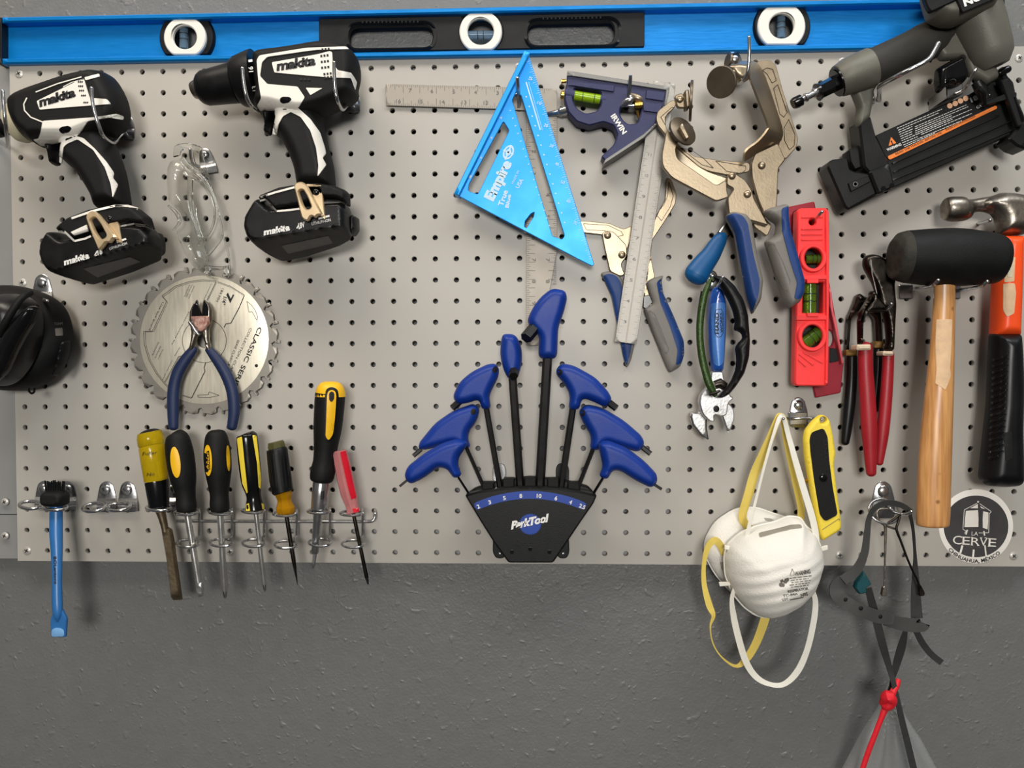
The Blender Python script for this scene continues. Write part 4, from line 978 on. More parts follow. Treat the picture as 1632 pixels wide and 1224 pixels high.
ho, hb = handle_of(s3, [(620, 324, 28), (622, 330, 46), (625, 350, 53), (632, 430, 54), (640, 510, 54), (648, 580, 50), (655, 622, 40), (660, 655, 37), (663, 690, 44), (666, 718, 48), (667, 724, 40)], M['gloss_black'])
mb = MB()
decal(mb, hb, rp(z([(572, 350), (598, 340), (604, 400), (614, 500), (628, 628), (622, 632), (600, 580), (588, 480)]), 2), .4)
decal(mb, hb, rp(z([(652, 332), (672, 336), (684, 440), (697, 560), (694, 612), (684, 600), (676, 480)]), 2), .4)
decal(mb, hb, rp(z([(620, 688), (634, 682), (640, 722), (618, 722)]), 1), .4); decal(mb, hb, rp(z([(698, 682), (710, 688), (714, 716), (704, 716)]), 1), .4)
mb.build('yellow_stripes', M['yellow2'], ho)
s4 = thing('awl', 'pointed awl with black sleeve and amber clear handle', 'awl', *z.p(800, 560), 25, SG)
shaft(s4, (824, 730), (884, 1104), 11, 'point', M['dark_steel'])
ho, hb = handle_of(s4, [(776, 400, 44), (778, 408, 52), (786, 480, 54), (796, 560, 56), (806, 622, 54), (808, 628, 46)], M['black'], sub=1)
mb = MB(); tube(mb, z.r([(772, 366, 41, 36), (773, 370, 41, 42), (776, 395, 41, 45), (777, 402, 41, 45)]), 1, 8); mb.build('cap', M['olive_cap'], ho)
mb = MB()
for k in range(6): bar(mb, hb, z([(742 + k * 17, 430), (760 + k * 17, 600)]), 1.2, .4)
mb.build('flutes', M['ink'], ho)
handle_of(s4, [(808, 626, 46), (812, 645, 42), (815, 668, 36), (818, 690, 42), (820, 708, 48), (823, 732, 44), (823, 736, 34)], M['amber_dark'], 8, 'neck')
s5 = thing('screwdriver', 'large black ratchet screwdriver with yellow top and chrome collar, tallest in the rack', 'screwdriver', *z.p(1030, 400), 25, SG)
ho, hb = handle_of(s5, [(1052, 120, 76), (1049, 160, 76), (1043, 240, 74), (1038, 300, 71), (1031, 370, 63), (1026, 420, 58), (1021, 470, 57), (1014, 515, 62), (1009, 545, 61), (1007, 565, 56), (1006, 574, 44)], M['rubber'])
mb = MB(); tube(mb, z.r([(1052, 58, 41, 20), (1052, 63, 41, 44), (1052, 80, 41, 62), (1052, 105, 41, 73), (1052, 136, 41, 77)]), 2, 28); tb = tube(MB(), z.r([(1052, 63, 41, 44), (1052, 80, 41, 62), (1052, 105, 41, 73), (1052, 136, 41, 77), (1043, 240, 41, 75), (1031, 370, 41, 63)]), 2, 8); mb.build('top_cap', M['yellow'], ho)
mb = MB(); decal(mb, tb, rp(z([(1024, 136), (1030, 95), (1060, 84), (1090, 98), (1096, 136), (1082, 340), (1042, 372), (1020, 345)]), 5), .5); mb.build('dark_inset', M['black'], ho)
mb = MB(); decal(mb, tb, rp(z([(1036, 130), (1042, 108), (1060, 100), (1078, 108), (1084, 130), (1076, 250), (1066, 330), (1044, 362), (1028, 340), (1032, 240)]), 4), 1.1); st = mb.build('yellow_stripe', M['yellow'], ho)
mb = MB(); decal(mb, tb, rp(z([(1046, 118), (1060, 106), (1074, 118), (1072, 150), (1060, 164), (1048, 154)]), 3), 1.6); mb.build('hang_hole', M['ink'], st)
mb = MB(); tube(mb, z.r([(1008, 570, 41, 40), (1007, 578, 41, 44), (1000, 640, 41, 43), (993, 712, 41, 40), (992, 716, 41, 34)]), 1, 28); co = mb.build('chrome_collar', M['chrome'], s5)
mb = MB(); slab(mb, rp(z([(1004, 622), (1018, 620), (1015, 664), (1001, 664)]), 1), 50, 52.5, .6, .4); mb.build('ratchet_button', M['ink'], co)
mb = MB(); tube(mb, z.r([(991, 712, 41, 26), (988, 740, 41, 23), (974, 930, 41, 19), (973, 940, 41, 16)]), 1, 18); tube(mb, z.r([(973, 938, 41, 11), (967, 985, 41, 10), (965, 1000, 41, 12), (963, 1018, 41, 4)]), 1, 6); mb.build('shaft', M['chrome'], s5)
s6 = thing('screwdriver', 'small screwdriver with clear red handle at the right end of the rack', 'screwdriver', *z.p(1140, 560), 25, SG)
shaft(s6, (1168, 725), (1246, 1100), 10, 'cross', M['dark_steel'])
ho, hb = handle_of(s6, [(1098, 412, 30), (1099, 418, 40), (1112, 480, 42), (1128, 560, 43), (1146, 640, 41), (1160, 688, 34), (1164, 705, 32), (1170, 728, 38), (1171, 733, 30)], M['red_clear'], 8, sub=1)
mb = MB(); decal(mb, hb, rp(z([(1102, 420), (1130, 412), (1150, 490), (1186, 655), (1160, 664), (1140, 590)]), 2), .6); decal(mb, hb, rp(z([(1165, 712), (1196, 706), (1200, 726), (1172, 732)]), 1), .6); mb.build('red_core', M['red'], ho)

# ------------------------------------------------------------------ hex wrench holder with eight wrenches
z = zG
M['blue_handle'] = mat('blue_vinyl_handle', (8, 50, 138), 0.45, 0, 0.06, 30, 0.12, 600, spec=0.4)
M['band_blue'] = mat('blue_printed_band', (8, 58, 150), 0.4, 0, 0.02)
M['hex_black'] = mat('black_oxide_steel', (34, 33, 32), 0.4, 0.6, 0.15, 60)
hh = thing('hex_wrench_holder', 'black fan shaped holder with a blue numbered band', 'tool holder', *z.p(560, 1000), 4)
mb = MB(); slab(mb, rp(z([(296, 905), (330, 880), (430, 848), (560, 832), (690, 843), (800, 872), (826, 900), (760, 960), (380, 960)]), 4), 3, 16, 2, 2, dref=12); bk = mb.build('back_wall', M['black'], hh)
mb = MB(); slab(mb, rp(z([(288, 908), (352, 892), (450, 880), (560, 876), (670, 880), (770, 893), (838, 908), (822, 945), (770, 1020), (715, 1102), (655, 1190), (470, 1190), (412, 1110), (355, 1020), (310, 945)]), 4), 30, 46, 3, 2.5, dref=44); fp = mb.build('front_panel', M['black'], hh)
mb = MB(); slab(mb, rp(z([(310, 925), (560, 890), (815, 925), (760, 1030), (655, 1185), (470, 1185), (365, 1030)]), 4), 3, 30, 2, 1, dref=30); mb.build('body', M['black'], hh)
for i, x in enumerate((385, 470, 560, 655, 740)):
    mb = MB(); y = (858, 842, 838, 842, 858)[i]; slab(mb, rp(z([(x - 24, y), (x + 24, y), (x + 24, 895), (x - 24, 895)]), 2), 14, 32, 1.5, 1.5, dref=30); mb.build('divider', M['rubber'], bk)
B = Flat(46)
def arc(r0, r1, c, a0, a1, n=30): 
    t = np.radians(np.linspace(a0, a1, n)); return np.concatenate([np.stack([c[0] + r0 * np.cos(t), c[1] + r0 * np.sin(t)], 1), np.stack([c[0] + r1 * np.cos(t[::-1]), c[1] + r1 * np.sin(t[::-1])], 1)])
cc = z.p(560, 1460); mb = MB(); R1 = 568 / 2.6045; R0 = 536 / 2.6045
decal(mb, B, rp(list(map(tuple, arc(R1, R0, cc, -114.6, -65.4, 14))), 5, 3), .3, 5); bnd = mb.build('number_band', M['band_blue'], fp)
mb = MB()
for s, x, y, rot in (('2', 345, 956, -22), ('3', 392, 938, -17), ('5', 453, 921, -11), ('8', 521, 912, -4), ('10', 597, 912, 4), ('6', 667, 922, 11), ('4', 728, 938, 17), ('2.5', 776, 956, 22)):
    w = {'10': 20, '2.5': 26}.get(s, 11); a = math.radians(rot); c = np.array((x, y)); u = np.array((math.cos(a), math.sin(a))); n = np.array((-u[1], u[0]))
    text(mb, B, s, *z([c - u * w / 2 + n * 8, c + u * w / 2 + n * 8]), 16 / 2.6, .03, off=.8)
mb.build('numbers', M['ink_white'], bnd)
gear = []
for i in range(36):
    t = 2 * math.pi * i / 36
    for dt, r in ((0, 1.0), (.06, 1.0), (.09, .93), (.15, .93)): gear.append((560 + 46 * r * math.cos(t + dt), 1030 + 44 * r * math.sin(t + dt)))
mb = MB(); decal(mb, B, np.array(z(gear)), .3, 6); lg = mb.build('gear_emblem', M['band_blue'], fp)
mb = MB(); text(mb, B, 'ParkTool', *z([(480, 1050), (643, 1016)]), 30 / 2.6, .05, .35, .8, space=.9); mb.build('lettering', M['ink_white'], lg)
for i, (x, y) in enumerate(((484, 1145), (560, 1133), (640, 1145))):
    mb = MB(); knob(mb, *z.p(x, y), 45.5, 3.2, .9, False); mb.build('screw_recess', M['gloss_black'], fp)
for x in (432, 694):
    mb = MB(); slab(mb, rp(z([(x - 28, 800), (x - 18, 778), (x + 18, 778), (x + 28, 800), (x + 26, 880), (x - 26, 880)]), 6), .3, 3, 1, .8); mb.build('mounting_ear', M['black'] if x > 500 else M['chrome'], hh)
    mb = MB(); yy = 1146; slab(mb, rp(z([(x - 27, 1080), (x + 27, 1080), (x + 29, 1150), (x + 18, 1174), (x - 14, 1174), (x - 28, 1150)]), 9), .3, 8, 2, 2); lug = mb.build('mounting_lug', M['black'], hh)
    mb = MB(); knob(mb, *z.p(x + 2, yy + 6), 8, 2.5, 1.2); mb.build('screw', M['chrome'], lug)
HG2 = 'hex wrenches in the fan holder'
def hexw(label, handle, end, sh, d):
    t = thing('hex_wrench', label, 'hex wrench', *z.p(*handle[0][:2]), d, HG2)
    mb = MB(); b = pillow(mb, rp(z(handle), 11, 6), d - 11, d + 12, 12, d, d); ho = mb.build('handle', M['blue_handle'], t)
    mb = MB(); tube(mb, z.r([(end[0], end[1], d, end[4]), (end[2], end[3], d + end[5], end[4])]), 1, 6); mb.build('short_end', M['hex_black'], t)
    mb = MB(); tube(mb, z.r([(sh[0], sh[1], d, sh[4]), (sh[2], sh[3], 23, sh[4])]), 1, 6); mb.build('shaft', M['hex_black'], t)
    return t, ho, b
def eyelet(ho, b, x, y, r=11):
    mb = MB(); decal(mb, b, ell(*z.p(x, y), r / 2.6, r * 1.25 / 2.6, 20, 16), .3); mb.build('hang_hole', M['ink'], ho)
hexw('largest blue handled hex wrench, in the slot marked ten', [(640, 58), (660, 52), (705, 60), (714, 90), (700, 150), (676, 215), (672, 345), (593, 345), (597, 250), (572, 225), (545, 190), (565, 140), (600, 90)], (590, 200, 542, 258, 26, 16), (632, 335, 598, 905, 20), 40)
hexw('blue handled hex wrench seen end-on, in the slot marked eight', [(446, 240), (500, 240), (526, 300), (526, 365), (506, 430), (470, 430), (450, 392), (434, 330), (438, 270)], (490, 372, 491, 416, 20, 18), (487, 425, 521, 905, 17), 38)
t, ho, b = hexw('blue handled hex wrench upper left of the fan, in the slot marked five', [(384, 365), (415, 362), (432, 385), (428, 420), (402, 470), (390, 500), (398, 552), (358, 555), (348, 510), (300, 528), (255, 532), (238, 500), (265, 440), (320, 395)], (268, 520, 236, 548, 14, 4), (378, 548, 440, 905, 12), 36); eyelet(ho, b, 414, 388)
t, ho, b = hexw('blue handled hex wrench upper right of the fan, in the slot marked six', [(668, 385), (690, 362), (740, 370), (830, 420), (885, 480), (902, 515), (872, 546), (820, 520), (775, 505), (764, 556), (718, 556), (726, 490), (695, 440), (668, 410)], (880, 520, 918, 549, 15, 4), (737, 550, 684, 905, 14), 36); eyelet(ho, b, 682, 400)
t, ho, b = hexw('blue handled hex wrench behind the lowest left one, in the slot marked three', [(245, 555), (325, 528), (352, 548), (340, 600), (306, 645), (302, 680), (315, 710), (268, 718), (250, 690), (190, 705), (125, 722), (95, 718), (100, 690), (165, 610)], (108, 718, 75, 747, 9, 3), (295, 712, 380, 905, 8), 34); eyelet(ho, b, 324, 562)
hexw('lowest blue handled hex wrench on the left, in the slot marked two', [(36, 832), (50, 790), (120, 735), (200, 690), (265, 672), (302, 690), (290, 715), (262, 755), (262, 795), (279, 826), (245, 842), (215, 800), (180, 792), (120, 838), (62, 866)], (48, 848, 18, 873, 5, 3), (262, 836, 316, 920, 5), 60)
t, ho, b = hexw('blue handled hex wrench behind the lowest right one, in the slot marked four', [(758, 560), (790, 530), (860, 545), (950, 600), (1022, 662), (1036, 695), (1012, 732), (950, 715), (870, 690), (852, 722), (806, 722), (815, 665), (782, 615)], (1012, 700, 1060, 738, 11, 3), (822, 715, 748, 905, 9), 34); eyelet(ho, b, 778, 568)
hexw('lowest blue handled hex wrench on the right, in the slot marked two and a half', [(840, 690), (880, 680), (960, 712), (1032, 765), (1086, 822), (1088, 855), (1062, 880), (1000, 850), (935, 808), (902, 805), (880, 846), (843, 832), (862, 790), (850, 740)], (1070, 862, 1106, 885, 6, 3), (862, 838, 812, 920, 6), 60)

# ------------------------------------------------------------------ steel framing square
z = zH
M['square_steel'] = mat('dull_square_steel', (158, 151, 140), 0.5, 0.35, 0.05, 30, 0.05, 300, spec=0.35)
fs = thing('framing_square', 'steel framing square hanging as an L behind the blue speed square', 'square', *z.p(760, 250), 2)
mb = MB(); slab(mb, [z.p(42, 190), (838, 139.5), (888, 141.5), (888, 400), (860, 550.5), (838.6, 550.5), (838.6, 176), (790, 173.5), z.p(45, 293)], 2.2, 4.2, .5, .3, dref=4); sq = mb.build('blade', M['square_steel'], fs)
mb = MB(); B = Flat(4.2)
for i in range(80):
    x = 48 + i * (790 / 80); y = 190 + (x - 42) * .026; h = (26, 10, 15, 10)[i % 4] if i % 8 else 40; bar(mb, B, z([(x, y + 2), (x, y + h)]), .6)
    if x < 680: y2 = 293 + (x - 45) * .0275; bar(mb, B, z([(x, y2 - 2), (x, y2 - h)]), .6)
for i, s in enumerate(('7', '6', '5', '4', '3')): text(mb, B, s, *z([(154 + i * 104, 230 + i * 3), (166 + i * 104, 230 + i * 3)]), 18 / 3, .0)
for i, s in enumerate(('16', '15', '14', '13', '12')): text(mb, B, s, *z([(94 + i * 104, 281 + i * 2), (116 + i * 104, 281 + i * 2)]), 18 / 3, .0)
for i in range(110):
    y = 345 + i * 10.2; h = (40, 12, 18, 12)[i % 4]
    yy = z.p(0, y)[1]
    if yy < 549: bar(mb, B, [(839.5, yy), (839.5 + h / 3, yy)], .6); bar(mb, B, [(887, yy), (887 - h / 3, yy)], .6) if yy < 455 else None
for i, s in enumerate(('2', '3', '4', '5', '6', '7', '8', '9')):
    yy = z.p(0, 505 + i * 103)[1]
    if yy < 520: text(mb, B, s, (848, yy), (848, yy + 5), 6, .0); text(mb, B, s, (870, yy), (870, yy + 5), 6, .0) if yy < 455 else None
mb.build('scale_markings', M['ink_grey'], sq)

# ------------------------------------------------------------------ blue speed square
M['speed_blue'] = mat('bright_blue_anodised', (10, 150, 232), 0.38, 0.25, 0.03, 30, 0.03, 400)
M['print_pale'] = mat('pale_print', (196, 222, 236), 0.6, 0, 0.02)
ss = thing('speed_square', 'bright blue triangular speed square hanging in front of the steel framing square', 'square', *z.p(670, 300), 6)
mb = MB(); slab(mb, rp(z([(724, 48), (1036, 1048), (1028, 1058), (960, 1024), (376, 716), (372, 704), (712, 44)]), 1.0), 21, 25, .8, .5, dref=25, holes=[rp(z([(646, 268), (664, 226), (688, 244), (895, 912), (884, 930), (838, 915)]), 2), rp(z([(604, 368), (632, 412), (482, 716), (436, 700), (440, 668)]), 3), rp(z([(735, 808), (751, 800), (748, 822), (714, 876), (704, 870), (708, 842)]), 1)]); sb = mb.build('triangle_plate', M['speed_blue'], ss)
mb = MB(); slab(mb, rp(z([(706, 30), (730, 42), (392, 722), (368, 712)]), 1), 12, 32, 1.2, 1, dref=32); mb.build('fence', M['speed_blue'], ss)
B = Flat(25); mb = MB()
for i in range(95):
    t = i / 95; x = 735 + t * 292; y = 80 + t * 950; h = 22 if i % 5 == 0 else 12; bar(mb, B, z([(x, y), (x - h, y + h * .3)]), .55)
for i in range(46):
    t = i / 46; x = 640 + t * 190; y = 315 + t * 560
    if i % 3 == 0: bar(mb, B, z([(x, y), (x - 7, y + 4)]), 1.2)
for s, x, y in (('5', 722, 165), ('10', 764, 282), ('20', 795, 388), ('30', 822, 485), ('40', 848, 572), ('50', 875, 658), ('60', 903, 748), ('70', 935, 852)): text(mb, B, s, *z([(x, y + 4), (x + 18, y + 10)]), 5, .01)
for i in range(14): bar(mb, B, z([(700 + i * 14 + 10, 250 + i * 46), (706 + i * 14 + 10, 254 + i * 46)]), 2)
for x, y in ((590, 355), (545, 450), (495, 545), (445, 635)): text(mb, B, str(random.randint(1, 6)), *z([(x - 6, y), (x + 4, y + 5)]), 4.5, .02)
bar(mb, B, z([(712, 182), (780, 410)]), 2.0); bar(mb, B, z([(724, 182), (790, 410)]), .6)
mb.build('scale_markings', M['print_pale'], sb)
mb = MB(); text(mb, B, 'Empire', *z([(553, 750), (644, 566)]), 46 / 2.986, .06, off=.4, space=.92); lt = mb.build('lettering', M['print_pale'], sb)
mb = MB(); decal(mb, B, np.array(ell(*z.p(628, 516), 24 / 3, 36 / 3, 26, 30)), .3, 5, holes=[ell(*z.p(628, 516), 17 / 3, 27 / 3, 26, 24)])
for a, b in (((604, 506), (652, 526)), ((642, 482), (612, 552))): bar(mb, B, z([a, b]), 2.6, .4)
decal(mb, B, ell(*z.p(628, 516), 4, 6, 26, 16), .3, 5); mb.build('emblem', M['print_pale'], sb)
mb = MB(); text(mb, B, 'True', *z([(600, 775), (626, 700)]), 24 / 3, .04, off=.4); text(mb, B, 'Blue', *z([(628, 782), (640, 718)]), 16 / 3, .04, off=.4); text(mb, B, 'MADE IN', *z([(652, 668), (680, 606)]), 11 / 3, .0); text(mb, B, 'USA', *z([(676, 690), (700, 648)]), 18 / 3, .02); mb.build('small_lettering', M['print_pale'], sb)

# ------------------------------------------------------------------ combination square
z = zI
M['indigo'] = mat('dark_indigo_casting', (42, 45, 84), 0.5, 0.1, 0.05, 60, 0.3, 700)
M['vial_green'] = mat('lime_vial_fluid', (176, 216, 40), 0.08, 0, 0.04, 30, trans=0.35, ior=1.3, rvar=0.02)
M['brass'] = mat('brass', (214, 170, 80), 0.26, 1, 0.08, 60)
M['machined'] = mat('machined_edge', (128, 127, 124), 0.45, 0.4, 0.08, 60, stretch=(25, 1, 1), spec=0.35)
cs = thing('combination_square', 'combination square with dark indigo head, lime vial and long steel rule', 'square', *z.p(500, 300), 4)
mb = MB(); rl = [(1042, 128), (1077, 134), (1014.4, 549), (980, 544)]; slab(mb, rl, 15, 17.4, .5, .3, dref=17.4); ru = mb.build('rule', M['brushed'], cs)
mb = MB(); B = Flat(17.4); bar(mb, B, [(1059.5, 132), (997.2, 546.5)], 2.4, .2); mb.build('groove', M['square_steel'], ru)
mb = MB()
for i in range(120):
    t = .25 + i / 120 * .74
    for (a, b, s) in ((rl[0], rl[3], 1), (rl[1], rl[2], -1)):
        x = a[0] + (b[0] - a[0]) * t; y = a[1] + (b[1] - a[1]) * t; h = 8 if i % 4 == 0 else 4; bar(mb, B, [(x + s, y), (x + s * h, y + s * h * .15)], .4, .2)
for i in range(9):
    t = .28 + i * .08; x = rl[0][0] + (rl[3][0] - rl[0][0]) * t; y = rl[0][1] + (rl[3][1] - rl[0][1]) * t; text(mb, B, str(11 - i), (x + 8, y + 4), (x + 13, y + 5), 5, 0, off=.2)
mb.build('scale_markings', M['ink_grey'], ru)
head = rp(z([(186, 112), (300, 125), (870, 215), (866, 250), (835, 370), (782, 452), (700, 535), (445, 705), (414, 672), (500, 592), (524, 525), (500, 465), (430, 440), (335, 465), (250, 438), (192, 372), (170, 300), (166, 240), (180, 190)]), 3)
mb = MB(); hdb = slab(mb, head, 6, 26, 2, 1.5, dref=26, holes=[rp(z([(236, 206), (412, 232), (414, 326), (384, 368), (310, 384), (248, 345), (222, 290)]), 5), rp(z([(545, 340), (600, 290), (640, 260), (690, 300), (690, 350), (660, 448), (598, 455), (560, 425), (540, 385)]), 4)]); hd = mb.build('head', M['indigo'], cs)
for L in ([(190, 192), (205, 165), (505, 192), (500, 238)], [(720, 222), (848, 240), (834, 300), (712, 282)], [(694, 300), (830, 318), (806, 380), (700, 366)]):
    mb = MB(); slab(mb, rp(z(L), 1), 26, 28.2, .8, .7); mb.build('raised_rib', M['indigo'], hd)
mb = MB(); slab(mb, rp(z([(186, 94), (876, 202), (872, 236), (850, 330), (840, 326), (852, 226), (186, 126)]), .5), 4, 29, .8, .6, dref=29); mb.build('machined_edge', M['machined'], hd)
mb = MB(); slab(mb, rp(z([(782, 446), (786, 462), (700, 548), (444, 716), (434, 732), (428, 722), (442, 692), (700, 522)]), .5), 4, 29, .8, .6, dref=29); mb.build('miter_edge', M['machined'], hd)
mb = MB(); tube(mb, z.r([(206, 258, 20, 34), (300, 272, 20, 32), (410, 289, 20, 32), (440, 292, 20, 36)]), 1, 20); vi = mb.build('vial', M['vial_green'], hd)
for k in ((290, 270), (368, 282)):
    vb = MB(); a = np.array(k); tube(vb, z.r([(k[0] - 2, k[1], 20, 33.5), (k[0] + 2, k[1] + .5, 20, 33.5)]), 1, 20); vb.build('vial_line', M['ink'], vi)
for L in ([(408, 288, 20, 37), (446, 294, 20, 37)], [(172, 252, 20, 40), (234, 262, 20, 40)]):
    mb = MB(); tube(mb, z.r(L), 1, 20); mb.build('vial_clamp', M['indigo'], hd)
mb = MB(); disc(mb, *z.p(164, 262), 20, 7, (-1, 0, .1), [(0, 1), (3, 1), (4, .8)]); mb.build('end_screw', M['brass'], hd)
mb = MB(); tube(mb, z.r([(178, 165, 16, 14), (152, 168, 16, 14), (150, 168, 16, 18), (146, 168, 16, 18)]), 1, 12); mb.build('scriber', M['brass'], cs)
mb = MB(); tube(mb, z.r([(612, 128, 40, 12), (611, 150, 38, 13), (600, 270, 26, 13)]), 1, 12); tube(mb, z.r([(545, 335, 24, 8), (585, 305, 26, 26), (612, 292, 28, 24), (612, 270, 28, 12)]), 3, 12, rnd=True); tube(mb, z.r([(560, 328, 24, 11), (636, 332, 24, 13)]), 1, 12); mb.build('lock_screw', M['chrome'], cs)
mb = MB(); tube(mb, z.r([(618, 262, 22, 24), (660, 282, 24, 26), (690, 300, 22, 22)]), 3, 14, rnd=True); mb.build('lock_nut', M['nickel'], cs)
mb = MB(); tube(mb, z.r([(640, 330, 24, 24), (690, 326, 24, 24)]), 1, 14); tube(mb, z.r([(655, 365, 22, 14), (680, 450, 20, 4)]), 1, 8); mb.build('brass_spring', M['brass'], cs)
mb = MB(); text(mb, Flat(26), 'IRWIN', *z([(478, 402), (560, 526)]), 34 / 4.2, .04, off=.4); mb.build('lettering', M['ink_white'], hd)
# ------------------------------------------------------------------ large locking clamp
M['clamp_blue'] = mat('clamp_blue_grip', (24, 58, 116), 0.5, 0, 0.06, 40, 0.12, 600, spec=0.4)
M['clamp_grey'] = mat('clamp_grey_grip', (122, 118, 112), 0.55, 0, 0.05, 40, 0.15, 700, spec=0.4)
M['pad_metal'] = mat('dull_pad_metal', (112, 100, 84), 0.42, 0.8, 0.08, 40, 0.05, 300)
def lines(base, par, Ls, w=1.0):
    mb = MB()
    for L in Ls: bar(mb, base, L + [L[0]], w, .3)
    mb.build('stamped_outline', M['dark_steel'], par)
def rivet(root, x, y, d, r):
    mb = MB(); knob(mb, x, y, d, r, 3.2); mb.build('rivet', M['nickel'], root)
z = zJ
ca = thing('locking_clamp', 'large nickel locking clamp with round swivel pads, hung from the tall prong', 'clamp', *z.p(800, 600), 8)
mb = MB(); slab(mb, rp(z([(712, 206), (755, 182), (822, 178), (856, 208), (900, 370), (960, 560), (997, 672), (985, 730), (915, 806), (880, 770), (868, 720), (890, 665), (880, 600), (840, 460), (800, 350), (790, 290), (760, 250)]), 4), 22, 27, 1, .8); ua = mb.build('upper_jaw', M['nickel'], ca)
lines(Flat(27), ua, [z([(770, 245), (800, 230), (835, 240), (858, 310), (830, 325), (800, 270)]), z([(840, 360), (866, 335), (925, 510), (905, 540), (880, 520)]), z([(905, 610), (935, 555), (975, 650), (970, 720), (940, 745), (910, 690)])])
mb = MB(); loft(mb, zd(z, [(600, 235, 44), (655, 225, 50), (690, 300, 54), (745, 440, 54), (800, 585, 54), (795, 625, 54), (740, 690, 54), (665, 750, 54), (650, 820, 52)]), zd(z, [(640, 190, 27), (735, 205, 27), (795, 320, 27), (840, 450, 27), (888, 600, 27), (892, 660, 27), (868, 700, 27), (790, 740, 27), (715, 780, 27)]), 2.4, 6); mb.build('jaw_flange', M['nickel'], ua)
mb = MB(); slab(mb, rp(z([(100, 545), (112, 500), (200, 430), (235, 440), (222, 475), (165, 528), (160, 600), (250, 715), (340, 785), (480, 808), (692, 826), (692, 882), (560, 905), (430, 880), (370, 852), (230, 732), (112, 592)]), 5), 31, 36, 1, .8); la = mb.build('lower_jaw', M['nickel'], ca)
lines(Flat(36), la, [z([(130, 540), (200, 478), (212, 480), (158, 540), (160, 590)]), z([(255, 735), (320, 745), (400, 800), (462, 860), (390, 840)]), z([(475, 815), (665, 848), (665, 870), (640, 895), (545, 880)])])
mb = MB(); slab(mb, rp(z([(166, 622), (238, 640), (246, 690), (222, 740), (235, 800), (482, 970), (545, 930), (548, 1010), (560, 1042), (480, 1070), (200, 920), (142, 850), (136, 778)]), 6), 46, 52, 1.4, 1.2, planes=[z([(222, 820), (490, 985)])[0:2] + [60, .35]]); lf = mb.build('front_jaw', M['nickel'], ca)
mb = MB(); loft(mb, zd(z, [(150, 860, 46), (215, 915, 46), (350, 990, 46), (480, 1065, 46)]), zd(z, [(185, 700, 33), (250, 740, 33), (400, 860, 33), (540, 930, 33)]), 2.2, 5); mb.build('jaw_flange', M['nickel'], la)
for (L, d0, d1) in (([(700, 830), (722, 770), (868, 702), (916, 804), (872, 862), (862, 1105), (790, 1170), (742, 1055), (704, 920)], 28, 34), ([(548, 905), (580, 880), (650, 925), (664, 935), (700, 990), (722, 1060), (772, 1150), (812, 1222), (560, 1150), (550, 1050), (592, 990), (545, 965)], 28, 38)):
    mb = MB(); slab(mb, rp(z(L), 4), d0, d1, 1.5, 1.2); mb.build('body', M['nickel'], ca)
mb = MB(); slab(mb, rp(z([(672, 1090), (715, 1060), (770, 1150), (830, 1222), (800, 1290), (720, 1230)]), 4), 20, 28, 1, .8); mb.build('lever', M['nickel'], ca)
for x, y, d, r in ((765, 845, 34, 6.2), (578, 910, 38, 6), (675, 1025, 38, 6.2), (250, 430, 41, 5.5), (232, 660, 52, 6), (585, 262, 54, 5.5)): rivet(ca, *z.p(x, y), d, r)
for (x, y, d, r, ax) in ((510, 320, 62, 98 / 3.95, (-.55, -.75, -.3)), (272, 625, 58, 100 / 3.95, (.5, -.8, .35)), (328, 437, 41, 125 / 3.95, (.985, -.17, -.05)), (552, 182, 30, 45 / 3.95, (-.95, -.25, .1))):
    mb = MB(); disc(mb, *z.p(x, y), d, r, ax, [(-3.0, .9), (-2.4, 1), (0, 1), (.4, .97)], 36); p = mb.build('swivel_pad', M['pad_metal'], ca)
mb = MB(); slab(mb, rp(z([(200, 640), (250, 590), (270, 690), (225, 690)]), 4), 52, 58, 1.5, 1); slab(mb, rp(z([(245, 600), (268, 575), (312, 665), (290, 682)]), 2), 58, 68, 1.5, 1.5); mb.build('pad_saddle', M['nickel'], ca)
mb = MB(); slab(mb, rp(z([(215, 400), (270, 385), (300, 480), (235, 480)]), 5), 36, 41, 1.5, 1); slab(mb, rp(z([(282, 370), (308, 362), (318, 470), (292, 478)]), 2), 36, 53, 1.5, 1.5); mb.build('pad_saddle', M['nickel'], ca)
mb = MB(); pillow(mb, rp(z([(540, 225), (600, 205), (680, 215), (700, 290), (640, 330), (590, 300)]), 6), 40, 58, 8, 48, 50); mb.build('jaw_tip', M['nickel'], ca)
z = zL
mb = MB(); b = pillow(mb, rp(z([(284, 132), (318, 110), (385, 122), (412, 160), (440, 330), (467, 440), (457, 530), (415, 606), (400, 560), (385, 520), (360, 400), (330, 220)]), 6), 24, 52, 9, 36, 40); hl = mb.build('handle', M['clamp_grey'], ca)
mb = MB(); decal(mb, b, rp(z([(286, 134), (330, 118), (368, 130), (392, 165), (420, 320), (450, 440), (444, 510), (412, 592), (388, 520), (364, 400), (332, 210)]), 5), 1.2, 3); mb.build('blue_grip', M['clamp_blue'], hl)
mb = MB(); b = pillow(mb, rp(z([(464, 110), (500, 92), (572, 74), (588, 84), (590, 140), (598, 210), (625, 300), (664, 440), (662, 500), (640, 545), (590, 576), (565, 540), (520, 400), (473, 252), (524, 228), (530, 170), (496, 150)]), 5), 24, 54, 10, 38, 42); hr = mb.build('handle', M['clamp_grey'], ca)
mb = MB(); decal(mb, b, rp(z([(554, 96), (586, 84), (588, 140), (598, 210), (625, 300), (664, 440), (660, 495), (644, 528), (614, 526), (628, 450), (592, 340), (556, 200)]), 4), 1.2, 3); mb.build('blue_grip', M['clamp_blue'], hr)
